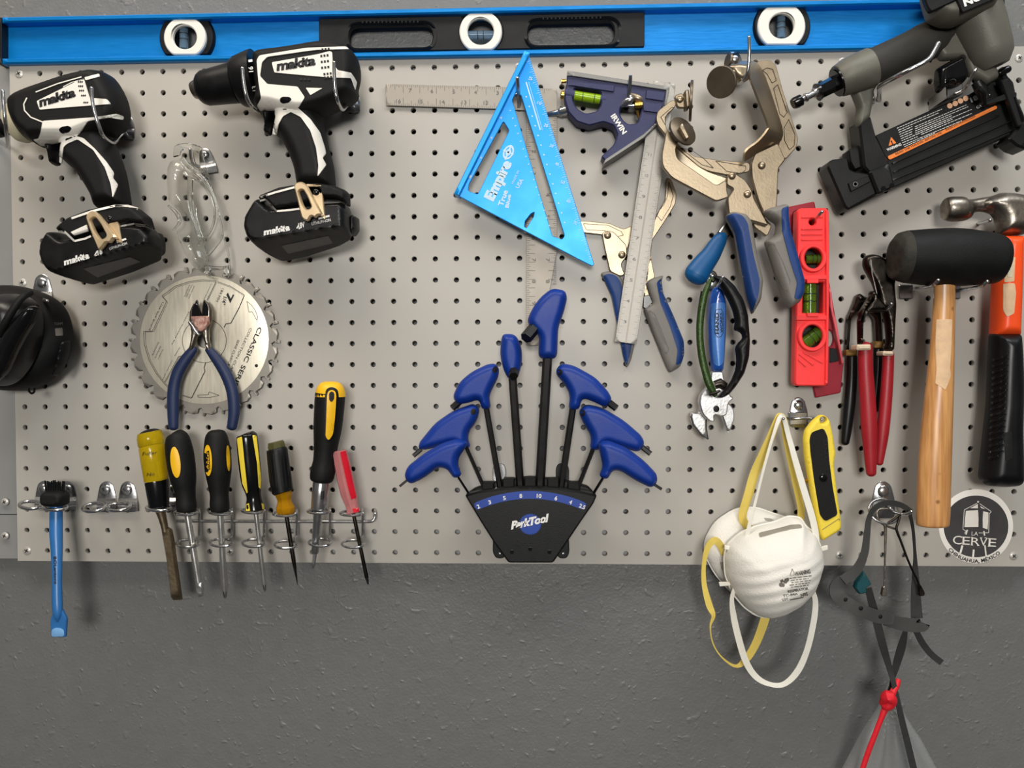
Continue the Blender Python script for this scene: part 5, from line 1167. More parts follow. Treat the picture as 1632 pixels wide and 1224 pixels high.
mb = MB(); L = z([(484, 290), (496, 266), (520, 268), (560, 350), (595, 440), (582, 488), (556, 480), (520, 400)]); bar(mb, b, L + [L[0]], .8, .5); L = z([(500, 300), (560, 470)]); mb.build('embossed_oval', M['ink_grey'], hr)
# blue handled tool behind
z = zK
bt_ = thing('dipped_handle_tool', 'tool with a rounded teal blue handle hanging behind the large clamp', 'tool', *z.p(830, 430), 20)
mb = MB(); tube(mb, z.r([(952, 268, 26, 28), (935, 285, 26, 44), (905, 330, 26, 54), (870, 390, 26, 62), (820, 455, 26, 72), (780, 515, 26, 80), (772, 528, 26, 78)]), 3, 22, .7, True); M['teal'] = mat('teal_blue_grip', (10, 82, 136), 0.42, 0, 0.05, 40, 0.05, 500); mb.build('handle', M['teal'], bt_)
mb = MB(); slab(mb, rp(z([(918, 245), (972, 168), (1030, 230), (985, 278), (950, 262)]), 3), 8, 18, 1.5, 1); mb.build('shank', M['dark_steel'], bt_)
mb = MB(); bar(mb, Flat(18.3), z([(925, 244), (972, 176)]), 2.2); mb.build('ground_edge', M['steel'], bt_)

# ------------------------------------------------------------------ smaller locking clamp behind the rule
cb = thing('locking_clamp', 'smaller locking clamp hanging behind the rule of the combination square', 'clamp', *z.p(300, 500), 1)
mb = MB(); slab(mb, rp(z([(-40, 170), (60, 172), (205, 186), (300, 225), (328, 214), (356, 202), (345, 300), (318, 372), (300, 350), (250, 292), (165, 262), (-40, 240)]), 4), 1, 4.5, 1, .8); lj = mb.build('left_jaw', M['nickel'], cb)
lines(Flat(4.5), lj, [z([(40, 190), (200, 200), (285, 240), (300, 265), (250, 275), (180, 235), (60, 230)])])
mb = MB(); slab(mb, rp([(1062, 282), (1070, 284), (1078, 308), (1077, 324), (1064, 346), (1040, 382), (1030, 470), (1016, 460), (1020, 400), (1040, 358), (1050, 336), (1060, 318)], 4), 1, 4.5, 1, .8); rj = mb.build('right_jaw', M['nickel'], cb)
lines(Flat(4.5), rj, [[(1066, 290), (1073, 312), (1068, 330), (1054, 352), (1046, 342), (1058, 326), (1064, 312)]])
mb = MB(); slab(mb, rp(z([(160, 250), (190, 232), (235, 240), (322, 330), (324, 400), (284, 452), (310, 520), (280, 532), (212, 500), (176, 340)]), 5), 4.6, 7.5, 1.2, 1); mb.build('body', M['nickel'], cb)
mb = MB(); slab(mb, rp(z([(478, 395), (506, 540), (446, 575), (425, 740), (470, 760), (495, 715), (468, 640), (440, 560)]), 3), 1, 4.5, 1, .8); mb.build('lever', M['nickel'], cb)
for x, y in ((197, 266), (290, 393)): rivet(cb, *z.p(x, y), 7, 6)
mb = MB(); slab(mb, rp(z([(430, 660), (470, 650), (494, 700), (450, 745), (428, 735)]), 2), 3, 6.8, 1, .8); mb.build('release', M['gloss_black'], cb)
mb = MB(); b = pillow(mb, rp(z([(148, 512), (198, 495), (265, 514), (300, 560), (330, 700), (365, 900), (374, 980), (350, 1080), (322, 1134), (300, 1060), (280, 960), (250, 800), (222, 660), (170, 545)]), 6), 1, 7.6, 9, 4, 5); hl = mb.build('handle', M['clamp_grey'], cb)
mb = MB(); decal(mb, b, rp(z([(165, 530), (205, 512), (255, 528), (284, 570), (312, 720), (350, 920), (355, 980), (338, 1060), (320, 1115), (302, 1060), (282, 960), (252, 800), (226, 660)]), 5), .3, 3); mb.build('blue_grip', M['clamp_blue'], hl)
mb = MB(); b = pillow(mb, rp(z([(446, 572), (482, 545), (566, 522), (548, 560), (556, 640), (620, 780), (690, 950), (696, 1050), (672, 1120), (602, 1160), (578, 1110), (440, 768), (436, 742), (494, 712), (470, 650)]), 5), 2, 14, 10, 8, 10); hr = mb.build('handle', M['clamp_grey'], cb)
mb = MB(); decal(mb, b, rp(z([(516, 570), (546, 545), (558, 640), (622, 780), (692, 950), (696, 1040), (676, 1098), (640, 1112), (652, 1010), (604, 860), (540, 700)]), 4), .6, 3); mb.build('blue_grip', M['clamp_blue'], hr)
mb = MB(); L = z([(455, 770), (475, 755), (505, 780), (555, 900), (595, 1010), (580, 1030), (545, 1020), (500, 910)]); bar(mb, b, L + [L[0]], .9, .5)
for i in range(16): bar(mb, b, z([(490 + i * 4.6, 800 + i * 11), (510 + i * 4.6, 806 + i * 11)]), .7, .5)
mb.build('embossed_oval', M['ink_grey'], hr)

# ------------------------------------------------------------------ adjustable wrenches and sunglasses
z = zS
M['wrench_blue'] = mat('clear_blue_handle', (34, 86, 176), 0.2, 0, 0.05, 30, spec=0.6)
M['wrench_light'] = mat('pale_blue_inset', (72, 124, 196), 0.25, 0, 0.05, 30)
M['cast'] = mat('cast_chrome', (205, 205, 203), 0.3, 0.8, 0.08, 60, 0.1, 400)
aw = thing('adjustable_wrench', 'adjustable wrench with blue handle and bright open jaw inside the sunglasses', 'wrench', *z.p(260, 600), 22)
mb = MB(); b = pillow(mb, rp(z([(213, 195), (235, 155), (265, 146), (298, 165), (318, 260), (316, 420), (306, 600), (298, 690), (285, 704), (230, 704), (220, 690), (205, 560), (196, 400), (204, 250)]), 7), 24, 44, 10, 32, 34); ho = mb.build('handle', M['wrench_blue'], aw)
mb = MB(); decal(mb, b, rp(z([(214, 258), (308, 252), (304, 420), (298, 640), (280, 664), (246, 664), (232, 640), (220, 440)]), 5), .7, 3); ins = mb.build('handle_inset', M['wrench_light'], ho)
mb = MB(); L = z([(238, 330), (248, 300), (280, 296), (294, 318), (294, 450), (280, 476), (256, 478), (240, 450)]); bar(mb, b, L + [L[0]], .8, 1.1)
text(mb, b, 'HAND', *z([(266, 458), (266, 320)]), 22 / 4.08, .03, off=1.2); text(mb, b, 'WORKS', *z([(292, 450), (288, 320)]), 15 / 4.08, .03, off=1.2)
mb.build('lettering', M['ink'], ins)
mb = MB(); slab(mb, rp(z([(220, 700), (296, 698), (302, 750), (330, 800), (345, 862), (373, 872), (330, 908), (322, 985), (290, 995), (236, 980), (244, 1034), (205, 1026), (160, 975), (140, 905), (150, 850), (195, 800), (214, 760)]), 5), 28, 38, 2, 1.8); hd = mb.build('wrench_head', M['cast'], aw)
mb = MB(); slab(mb, rp(z([(272, 938), (300, 915), (335, 905), (368, 948), (372, 1010), (350, 1070), (330, 1106), (310, 1050)]), 4), 26, 36, 2, 1.8); mb.build('moving_jaw', M['cast'], aw)
mb = MB(); tube(mb, z.r([(238, 790, 38, 28), (275, 778, 38, 34), (310, 800, 38, 28)]), 1, 14); mb.build('worm_screw', M['dark_steel'], aw)
mb = MB(); slab(mb, ell(*z.p(252, 945), 20 / 4.08, 22 / 4.08, 0, 18), 37, 38.4, .6, .3); mb.build('jaw_slot', M['ink'], hd)
aw2 = thing('adjustable_wrench', 'second adjustable wrench behind, its dark edged jaw poking out at lower left', 'wrench', *z.p(150, 1050), 4)
mb = MB(); slab(mb, rp(z([(84, 990), (96, 965), (140, 970), (150, 900), (180, 830), (280, 830), (290, 900), (240, 960), (186, 1012), (186, 1070), (198, 1142), (150, 1112), (100, 1050)]), 4), 12, 21, 2.5, 2); mb.build('wrench_head', M['cast'], aw2)
mb = MB(); tube(mb, z.r([(262, 840, 15, 26), (262, 600, 15, 30), (262, 300, 15, 34), (262, 180, 15, 30)]), 1, 12, .5, True); mb.build('handle', M['wrench_blue'], aw2)
mb = MB()
for L in ([(84, 990), (100, 1050), (150, 1112), (198, 1142)], [(186, 1012), (186, 1070), (198, 1142)]): bar(mb, Flat(21), z(L), 1.6, .3)
mb.build('dark_rim', M['ink'], aw2)
sg = thing('sunglasses', 'black sunglasses with a green glittery temple, hung folded round the blue wrench', 'sunglasses', *z.p(350, 500), 40)
M['glitter'] = mat('green_glitter', (20, 32, 14), 0.3, 0.2, 0.5, 900, 0.3, 900, c2=(62, 92, 30))
M['shade'] = mat('black_frame', (14, 14, 14), 0.4, 0, 0.1, 60, spec=0.3)
mb = MB(); pillow(mb, rp(z([(225, 85), (262, 78), (310, 85), (370, 140), (430, 235), (460, 340), (472, 500), (466, 610), (435, 715), (380, 800), (330, 858), (285, 876), (255, 868), (300, 830), (350, 760), (378, 690), (384, 620), (374, 545), (398, 510), (422, 490), (420, 460), (394, 440), (366, 436), (374, 380), (360, 310), (325, 230), (285, 165), (262, 130)]), 5), 44, 60, 9, 52, 54); mb.build('frame', M['shade'], sg)
mb = MB(); tube(mb, z.r([(232, 95, 52, 14, 0), (205, 125, 52, 16, 0), (172, 220, 52, 22, 0), (152, 340, 52, 22, 0), (146, 450, 52, 22, 0), (154, 560, 52, 22, 0), (175, 680, 52, 24, 0), (205, 780, 52, 26, 0), (235, 840, 52, 20, 0), (250, 862, 52, 14, 0)]), 4, 12, .6); mb.build('temple', M['glitter'], sg)
mb = MB(); tube(mb, z.r([(160, 180, 48, 10), (138, 320, 46, 10), (130, 450, 46, 10), (142, 600, 46, 10), (165, 700, 46, 10), (185, 760, 46, 10)]), 4, 8); mb.build('temple_edge', M['shade'], sg)
mb = MB(); tube(mb, z.r([(205, 850, 58, 10), (240, 842, 59, 11), (275, 826, 58, 9)]), 3, 8); mb.build('hinge', M['dark_steel'], sg); mb = MB(); knob(mb, *z.p(230, 112), 55, 3, 2); mb.build('hinge', M['dark_steel'], sg)

# ------------------------------------------------------------------ red torpedo level and the dark red piece behind it
z = zY
M['lvl_red'] = mat('bright_red_plastic', (255, 62, 62), 0.38, 0, 0.03, 30, spec=0.4)
M['maroon'] = mat('dark_red_plastic', (158, 22, 42), 0.35, 0, 0.05, 30)
M['vial_g2'] = mat('green_vial', (140, 190, 60), 0.06, 0, 0.05, 30, trans=0.8, ior=1.3, rvar=0.02)
tl = thing('torpedo_level', 'small bright red torpedo level with three green vials', 'level', *z.p(205, 600), 4)
mb = MB(); slab(mb, rp(z([(114, 92), (135, 80), (288, 78), (301, 95), (304, 300), (302, 700), (296, 1120), (285, 1133), (108, 1131), (99, 1112), (106, 700), (112, 300)]), 3), 15, 30, 2, 1.8, dref=30, holes=[ell(*z.p(211, 375), 50 / 3.708, 64 / 3.708), rp(z([(150, 520), (270, 518), (268, 702), (146, 700)]), 1), ell(*z.p(208, 838), 62 / 3.708, 66 / 3.708), ell(*z.p(203, 163), 18 / 3.7, 18 / 3.7)]); bd = mb.build('body', M['lvl_red'], tl)
mb = MB(); slab(mb, rp(z([(104, 90), (296, 80), (292, 1130), (100, 1130)]), 2), 5, 15, .6, .4, dref=15, holes=[ell(*z.p(203, 163), 5.2, 5.2), rp(z([(158, 530), (225, 530), (220, 690), (152, 690)]), 1)]); mb.build('backing', M['black'], tl)
mb = MB(); slab(mb, rp(z([(282, 88), (301, 96), (304, 300), (302, 700), (296, 1115), (280, 1122), (286, 600)]), 1.5), 30, 34, 1, .8); mb.build('edge_rail', M['lvl_red'], bd)
for (cx, cy, r0) in ((211, 375, 62), (205, 838, 68)):
    mb = MB(); slab(mb, ell(*z.p(cx, cy), (r0 + 18) / 3.708, (r0 + 22) / 3.708), 30, 35, 1.5, 1.2, holes=[ell(*z.p(cx, cy), (r0 - 8) / 3.708, r0 / 3.708)], dref=35); mb.build('vial_ring', M['lvl_red'], bd)
for y in (490, 730):
    mb = MB(); slab(mb, rp(z([(108, y - 14), (300, y - 16), (300, y + 12), (108, y + 14)]), 1), 30, 33.5, 1, .8); mb.build('cross_rib', M['lvl_red'], bd)
mb = MB(); slab(mb, rp(z([(172, 500), (240, 500), (240, 524), (172, 524)]), 1), 33, 35, .8, .6); mb.build('vial_cap', M['lvl_red'], bd)
mb = MB(); slab(mb, rp(z([(172, 700), (240, 700), (240, 722), (172, 722)]), 1), 33, 35, .8, .6); mb.build('vial_cap', M['lvl_red'], bd)
mb = MB(); B = Flat(30)
for y in (128, 198, 230, 262): slab(mb, rp(z([(138, y), (265, y - 2), (265, y + 8), (138, y + 10)]), .8), 30, 31.2, .5, .4)
for L in ([(130, 930), (215, 1000), (205, 1010), (122, 945)], [(150, 920), (270, 985), (262, 998), (146, 935)], [(122, 965), (170, 1010), (162, 1018), (118, 978)]): slab(mb, rp(z(L), .8), 30, 31.2, .5, .4)
mb.build('grip_ridges', M['lvl_red'], bd)
for (a, b, r, n) in (((160, 382), (264, 380), 27, 'h'), ((188, 518), (186, 702), 38, 'v'), ((152, 884), (262, 800), 40, 'd')):
    a = np.array(a, float); b = np.array(b, float)
    mb = MB(); tube(mb, z.r([(*a, 24, r), (*b, 24, r)]), 1, 18); vi = mb.build('vial', M['vial_g2'], tl)
    for t in (.38, .62):
        mb = MB(); p = a + (b - a) * t; u = (b - a) / np.linalg.norm(b - a) * 2.2; tube(mb, z.r([(*(p - u), 24, r + 1), (*(p + u), 24, r + 1)]), 1, 18); mb.build('vial_line', M['ink'], vi)
rb = thing('dark_red_level', 'dark red plastic level hanging tilted behind the bright red torpedo level', 'level', *z.p(250, 700), 1)
mb = MB(); slab(mb, rp(z([(44, 76), (216, 40), (238, 160), (312, 560), (340, 720), (388, 998), (372, 1172), (222, 1202), (208, 1130), (150, 700), (80, 250)]), 3), .6, 4.6, 1.5, 1, dref=4.6, holes=[ell(*z.p(300, 850), 28 / 3.7, 50 / 3.7)]); rbb = mb.build('body', M['maroon'], rb)
mb = MB(); slab(mb, rp(z([(304, 540), (318, 580), (330, 700), (345, 740), (388, 995), (380, 1004), (330, 760), (308, 660)]), 1), 4.6, 14, 1, .8); mb.build('pink_edge', mat('pale_red_edge', (226, 96, 104), .4, 0, .03), rb)
mb = MB(); slab(mb, rp(z([(306, 905), (352, 912), (358, 985), (306, 995)]), 1), 4.6, 5.6, .5, .4); mb.build('dark_insert', M['black'], rbb)

# ------------------------------------------------------------------ pliers
M['grip_red'] = mat('dipped_red_grip', (158, 28, 38), 0.42, 0, 0.08, 30, 0.1, 500)
M['band_white'] = mat('cream_band', (214, 196, 168), .5, 0, .05)
M['band_yellow'] = mat('dull_yellow_band', (132, 100, 44), .5, 0, .08)
M['grip_black'] = mat('dipped_black_grip', (16, 16, 17), 0.35, 0, 0.1, 40, spec=0.4)
z = zT
pb = thing('black_handled_pliers', 'black handled pliers mostly hidden behind the red handled pair', 'pliers', *z.p(350, 700), 3)
mb = MB(); slab(mb, rp(z([(278, 600), (300, 520), (335, 495), (375, 530), (480, 560), (560, 700), (575, 1020), (500, 1020), (490, 760), (400, 660), (290, 690), (242, 770), (222, 1082), (196, 1082), (212, 745)]), 4), 5, 14, 3, 2.5); mb.build('jaws', M['dark_steel'], pb)
mb = MB(); knob(mb, *z.p(335, 545), 14, 4.5, 2.2); mb.build('rivet', M['dark_steel'], pb)
for L in ([(192, 1078), (300, 1078), (298, 1142), (188, 1140)], [(492, 990), (575, 990), (575, 1058), (480, 1058)]):
    mb = MB(); slab(mb, rp(z(L), 2), 5, 17, 2, 1.5); mb.build('band', M['band_yellow'], pb)
z = zN
for L in ([(62, 596, 10, 17), (76, 592, 10, 17)][:1] + [(82, 600, 10, 18), (80, 680, 10, 19), (72, 770, 10, 20), (63, 850, 10, 17), (58, 890, 10, 14)], [(172, 575, 10, 18), (172, 640, 10, 18), (165, 720, 10, 17), (160, 780, 10, 13)]):
    mb = MB(); tube(mb, z.r(L[1:] if L[0][0] == 62 else L), 4, 16, .8, True); mb.build('handle', M['grip_black'], pb)
z = zT
pr = thing('red_handled_pliers', 'red handled slip joint pliers with dark steel jaws', 'pliers', *z.p(480, 700), 10)
mb = MB(); pillow(mb, rp(z([(362, 170), (378, 118), (450, 90), (540, 108), (650, 190), (722, 280), (684, 400), (692, 520), (702, 620), (692, 800), (678, 1096), (574, 1092), (604, 980), (592, 830), (566, 700), (520, 640), (500, 520), (460, 400), (420, 330), (366, 230)]), 6), 20, 40, 7, 30, 34); jw = mb.build('fixed_jaw', M['dark_steel'], pr)
mb = MB(); pillow(mb, rp(z([(420, 480), (470, 470), (520, 540), (600, 640), (560, 690), (470, 690), (400, 700), (356, 790), (350, 1030), (304, 1030), (300, 775), (330, 690), (420, 560)]), 5), 26, 46, 6, 36, 38); mb.build('moving_jaw', M['dark_steel'], pr)
mb = MB(); slab(mb, rp(z([(330, 700), (440, 520), (470, 500), (480, 530), (380, 680), (335, 790)]), 3), 40, 48, 2, 2); slab(mb, rp(z([(400, 660), (590, 660), (680, 600), (650, 640), (590, 690), (410, 692)]), 3), 40, 47, 2, 2); mb.build('joint_rib', M['dark_steel'], pr)
mb = MB(); bar(mb, Flat(41), z([(438, 155), (450, 300), (480, 420), (520, 600)]), 1.2, .4); mb.build('bright_line', M['steel'], pr)
for L, d in (([(304, 1024), (446, 1022), (448, 1082), (300, 1084)], 36), ([(572, 1090), (678, 1094), (682, 1138), (570, 1140)], 30)):
    mb = MB(); slab(mb, rp(z(L), 3), d - 10, d + 10, 3, 2.5); mb.build('band', M['band_white'], pr)
z = zN
for L in ([(127, 566, 36, 24), (128, 640, 36, 25), (134, 740, 36, 27), (140, 840, 36, 27), (144, 930, 36, 22), (147, 995, 36, 17)], [(206, 590, 30, 19), (203, 660, 30, 20), (196, 760, 30, 21), (186, 860, 30, 21), (178, 930, 30, 16), (175, 960, 30, 13)]):
    mb = MB(); tube(mb, z.r(L), 4, 18, .8, True); mb.build('handle', M['grip_red'], pr)

# ------------------------------------------------------------------ mallet and hammer
def wood_mat():
    m = bpy.data.materials.new('varnished_wood'); m.use_nodes = True; nt = m.node_tree; N = nt.nodes; L = nt.links; b = N['Principled BSDF']
    co = N.new('ShaderNodeTexCoord'); mp = N.new('ShaderNodeMapping'); mp.inputs['Scale'].default_value = (1, 1, .07); L.new(co.outputs['Object'], mp.inputs[0])
    n = N.new('ShaderNodeTexNoise'); n.inputs['Scale'].default_value = 220; n.inputs['Detail'].default_value = 5; L.new(mp.outputs[0], n.inputs['Vector'])
    cr = N.new('ShaderNodeValToRGB'); L.new(n.outputs['Fac'], cr.inputs[0]); cr.color_ramp.elements[0].position = .3; cr.color_ramp.elements[1].position = .72
    cr.color_ramp.elements[0].color = lin((176, 118, 66)); cr.color_ramp.elements[1].color = lin((226, 170, 108))
    v = N.new('ShaderNodeTexVoronoi'); v.inputs['Scale'].default_value = 38; L.new(co.outputs['Object'], v.inputs['Vector'])
    mr_ = N.new('ShaderNodeMapRange'); mr_.inputs['From Min'].default_value = .04; mr_.inputs['From Max'].default_value = .13; L.new(v.outputs['Distance'], mr_.inputs[0])
    mx = N.new('ShaderNodeMixRGB'); mx.inputs[1].default_value = lin((120, 72, 36)); L.new(mr_.outputs[0], mx.inputs[0]); L.new(cr.outputs[0], mx.inputs[2]); L.new(mx.outputs[0], b.inputs['Base Color'])
    b.inputs['Roughness'].default_value = .3; return m
M['wood'] = wood_mat()
M['remnant'] = mat('torn_label_remnant', (226, 190, 150), .7, 0, .1, 90, .3, 400)
M['mallet_face'] = mat('worn_rubber_face', (44, 42, 36), .8, 0, .4, 90, .8, 160)
ml = thing('rubber_mallet', 'black rubber mallet with a wooden handle and torn label remnant', 'mallet', *z.p(400, 400), 20)
mb = MB(); tube(mb, z.r([(262, 256, 58, 90), (300, 257, 58, 94), (360, 258, 58, 99), (420, 258, 58, 101), (480, 259, 58, 98), (545, 262, 58, 90), (578, 264, 58, 84), (592, 265, 58, 74), (598, 266, 58, 56)]), 2, 40); hd = mb.build('head', M['rubber'], ml)
mb = MB(); tube(mb, z.r([(222, 254, 58, 50), (226, 254, 58, 70), (236, 255, 58, 82), (264, 256, 58, 90)]), 2, 40); mb.build('worn_face', M['mallet_face'], hd)
mb = MB(); hb = tube(mb, z.r([(398, 340, 58, 35), (397, 400, 58, 36), (394, 480, 58, 38), (388, 600, 58, 42), (380, 720, 58, 47), (371, 850, 58, 52), (364, 980, 58, 55), (360, 1100, 58, 56), (358, 1160, 58, 55), (358, 1174, 58, 53), (358, 1178, 58, 46)]), 3, 28, .75); ho = mb.build('handle', M['wood'], ml)
mb = MB(); decal(mb, hb, rp(z([(370, 470), (424, 470), (421, 560), (416, 640), (420, 660), (410, 690), (400, 712), (385, 700), (366, 690), (370, 640), (366, 560)]), 2), .4, 3); mb.build('label_remnant', M['remnant'], ho)
M['orange'] = mat('orange_fibreglass', (255, 84, 30), 0.4, 0, 0.04, 30, 0.05, 400)
hm = thing('claw_hammer', 'steel claw hammer with orange shaft and black ribbed grip at the right edge', 'hammer', *z.p(610, 400), 10)
z = zZ
mb = MB(); hb_ = pillow(mb, rp(z([(420, 100), (470, 80), (560, 82), (660, 98), (780, 150), (900, 260), (1000, 400), (980, 410), (860, 330), (760, 300), (700, 360), (660, 410), (450, 418), (436, 390), (428, 290), (390, 240), (340, 222), (300, 226), (290, 150), (350, 120)]), 8), 14, 46, 22, 28, 32); hd = mb.build('head', M['worn_steel'], hm)
mb = MB(); tube(mb, z.r([(26, 212, 30, 70), (30, 212, 30, 84), (60, 212, 30, 96), (120, 212, 30, 99), (185, 208, 30, 92), (215, 196, 30, 66), (250, 186, 30, 52), (330, 178, 30, 58), (400, 180, 30, 74)]), 3, 28); mb.build('striking_face', M['worn_steel'], hd)
z = zN
mb = MB(); b1 = pillow(mb, rp(z([(587, 183), (662, 183), (658, 350), (652, 530), (556, 530), (564, 350)]), 4), 14, 46, 16, 26, 30); sh = mb.build('shaft', M['orange'], hm)
mb = MB(); decal(mb, b1, rp(z([(604, 262), (640, 256), (636, 340), (602, 344)]), 2), .4, 3); decal(mb, b1, rp(z([(598, 348), (638, 346), (642, 380), (636, 450), (612, 462), (598, 440)]), 3), .4, 3); lr = mb.build('label_remnant', M['remnant'], sh)
mb = MB(); L = rp(z([(614, 270), (630, 268), (628, 325), (612, 326)]), 1); decal(mb, b1, L, .8, 3); mb.build('label_plate', M['cream'], sh)
mb = MB(); b2 = pillow(mb, rp(z([(556, 516), (654, 516), (660, 600), (663, 700), (660, 850), (662, 960), (664, 1020), (650, 1042), (600, 1046), (540, 1040), (518, 1015), (530, 900), (545, 760), (550, 620)]), 7), 12, 52, 24, 28, 32); gp = mb.build('grip', M['grip_black'], hm)
mb = MB()
for i in range(17):
    y = 590 + i * 21; L = z([(562 - i * .9, y + 16), (590 - i * .9, y + 6), (612 - i, y - 8), (618 - i, y - 6), (592 - i * .9, y + 14), (562 - i * .9, y + 24)]); decal(mb, b2, rp(L, 1.5), 2.6, 4)
mb.build('grip_ridges', M['grip_black'], gp)
mb = MB(); decal(mb, b2, rp(z([(600, 860), (628, 852), (630, 945), (606, 955)]), 1), .6, 4); mb.build('grip_plate', M['rubber'], gp)
# ------------------------------------------------------------------ pneumatic nail gun
z = zM
M['gun_olive'] = mat('olive_grey_casting', (104, 102, 92), 0.5, 0.15, 0.06, 60, 0.15, 500, spec=0.4)
M['gun_rubber'] = mat('dark_olive_rubber', (52, 51, 47), 0.62, 0, 0.1, 60, 0.2, 700, spec=0.3)
M['gun_black'] = mat('black_magazine', (22, 22, 22), 0.4, 0.1, 0.1, 40, 0.08, 500, spec=0.4)
M['print_orange'] = mat('orange_print', (240, 130, 50), 0.5, 0, 0.02)
M['print_peach'] = mat('pale_orange_print', (244, 190, 150), 0.5, 0, 0.02)
ng = thing('nail_gun', 'grey and black pneumatic nail gun with an orange striped magazine at the upper right', 'nail gun', *z.p(900, 400), 15)
mb = MB(); pillow(mb, rp(z([(860, 20), (900, 60), (1000, 150), (1060, 165), (1120, 330), (1250, 395), (1262, 450), (1190, 490), (1080, 430), (1050, 340), (930, 350), (860, 250), (850, 120)]), 5), 14, 56, 8, 46, 48); mb.build('frame', M['gun_olive'], ng)
mb = MB(); tube(mb, z.r([(1090, -130, 52, 210), (1112, -60, 52, 205), (1130, 5, 52, 196)]), 1, 36); mb.build('cylinder_head', M['gun_olive'], ng)
mb = MB(); pillow(mb, rp(z([(866, 78), (880, 110), (950, 140), (1020, 140), (1090, 110), (1180, 70), (1240, 40), (1262, 0), (1262, -80), (830, -80), (840, 0)]), 5), 30, 96, 16, 70, 80); mb.build('upper_housing', M['gun_olive'], ng)
mb = MB(); slab(mb, rp(z([(815, -60), (1045, -60), (1030, 2), (873, 74), (850, 40)]), 4), 92, 98, 2, 1.5, dref=96); mb.build('dark_cap', M['gun_black'], ng)
mb = MB(); tube(mb, z.r([(1118, 60, 52, 150), (1150, 150, 52, 150), (1205, 290, 52, 132), (1222, 335, 52, 122), (1242, 385, 52, 80)]), 1, 40); mb.build('cylinder', M['gun_olive'], ng)
mb = MB(); slab(mb, rp(z([(1028, 0), (1060, 72), (1264, -14), (1264, -70), (1010, -60)]), 2), 96, 99, 1, .8, dref=99); np_ = mb.build('name_plate', M['gun_black'], ng)
mb = MB(); text(mb, Flat(99), 'NUMAX', *z([(1068, 38), (1330, -74)]), 36 / 3.6, .05, .1); mb.build('lettering', M['ink_white'], np_)
mb = MB(); tube(mb, z.r([(500, 402, 46, 100), (530, 388, 46, 103), (640, 340, 46, 104), (760, 286, 46, 106), (850, 240, 46, 110), (900, 216, 46, 104), (950, 190, 46, 80)]), 3, 36, .85, True); mb.build('grip', M['gun_rubber'], ng)
mb = MB(); tube(mb, z.r([(340, 470, 46, 84), (350, 466, 46, 92), (400, 440, 46, 104), (470, 412, 46, 110), (530, 388, 46, 112), (536, 386, 46, 104)]), 1, 36); mb.build('end_cap', M['gun_olive'], ng)
mb = MB(); pillow(mb, rp(z([(400, 500), (545, 440), (565, 500), (548, 520), (545, 560), (530, 650), (522, 685), (456, 740), (440, 700), (452, 620), (420, 540)]), 5), 16, 44, 8, 34, 36); mb.build('rear_arm', M['gun_olive'], ng)
mb = MB(); tube(mb, z.r([(346, 468, 46, 86), (334, 473, 46, 84), (332, 474, 46, 74), (340, 470, 46, 70)]), 1, 30); tube(mb, z.r([(352, 466, 46, 46), (230, 528, 46, 44)]), 1, 6); tube(mb, z.r([(238, 524, 46, 48), (225, 530, 46, 52), (285, 500, 46, 52)][:2]), 1, 20); af = mb.build('air_bore', M['gloss_black'], ng)
mb = MB(); tube(mb, z.r([(265, 508, 46, 30), (205, 538, 46, 30), (200, 540, 46, 20), (170, 556, 46, 19), (165, 558, 46, 26), (155, 562, 46, 26), (150, 565, 46, 18), (130, 575, 46, 18)]), 1, 18); ft_ = mb.build('air_fitting', M['chrome'], ng)
mb = MB(); tube(mb, z.r([(138, 571, 46, 24), (132, 574, 46, 34), (95, 592, 46, 34), (84, 598, 46, 28)]), 1, 18); mb.build('fitting_cap', M['gloss_black'], ft_)
mb = MB(); mag = slab(mb, rp(z([(556, 778), (960, 592), (1100, 540), (1210, 470), (1290, 448), (1345, 560), (1400, 690), (1385, 752), (660, 1078), (570, 1120), (440, 1186), (400, 1205), (380, 1130), (520, 1000)]), 3), 14, 34, 2, 1.8, dref=34); mg = mb.build('magazine', M['gun_black'], ng)
mb = MB()
for a, b, w in (((660, 935), (1270, 660), 12), ((665, 985), (1350, 690), 8), ((660, 1030), (1380, 728), 14)):
    a = np.array(a); b = np.array(b); u = (b - a) / np.linalg.norm(b - a); n = np.array((-u[1], u[0])) * w / 2
    mb = MB(); slab(mb, np.array(z([a - n, b - n, b + n, a + n])), 34, 37, .8, .6); mb.build('magazine_rail', M['gun_black'], mg)
mb = MB(); lb = slab(mb, rp(z([(562, 780), (960, 600), (1200, 500), (1300, 560), (1256, 624), (640, 918), (618, 900)]), 2), 34, 35.2, .5, .3); lp = mb.build('label', M['gun_black'], mg)
B = Flat(35.3)
mb = MB(); decal(mb, B, rp(z([(630, 898), (634, 894), (1246, 606), (1256, 612), (1254, 624), (642, 916), (634, 912)]), 1), .25, 8); os_ = mb.build('orange_stripe', M['print_orange'], lp)
mb = MB(); text(mb, B, 'READ THE MANUAL BEFORE USE', *z([(676, 889), (940, 765)]), 11 / 3.6, .0, off=.7); text(mb, B, 'WEAR EYE PROTECTION', *z([(962, 752), (1130, 672)]), 10 / 3.6, .0, off=.7); mb.build('lettering', M['ink'], os_)
for x, y in ((985, 607), (1016, 594), (1046, 579), (1076, 565)):
    mb = MB(); decal(mb, B, ell(*z.p(x, y), 15.5 / 3.6, 15.5 / 3.6, 0, 20), .25, 8); mb.build('symbol_disc', M['print_peach'], lp)
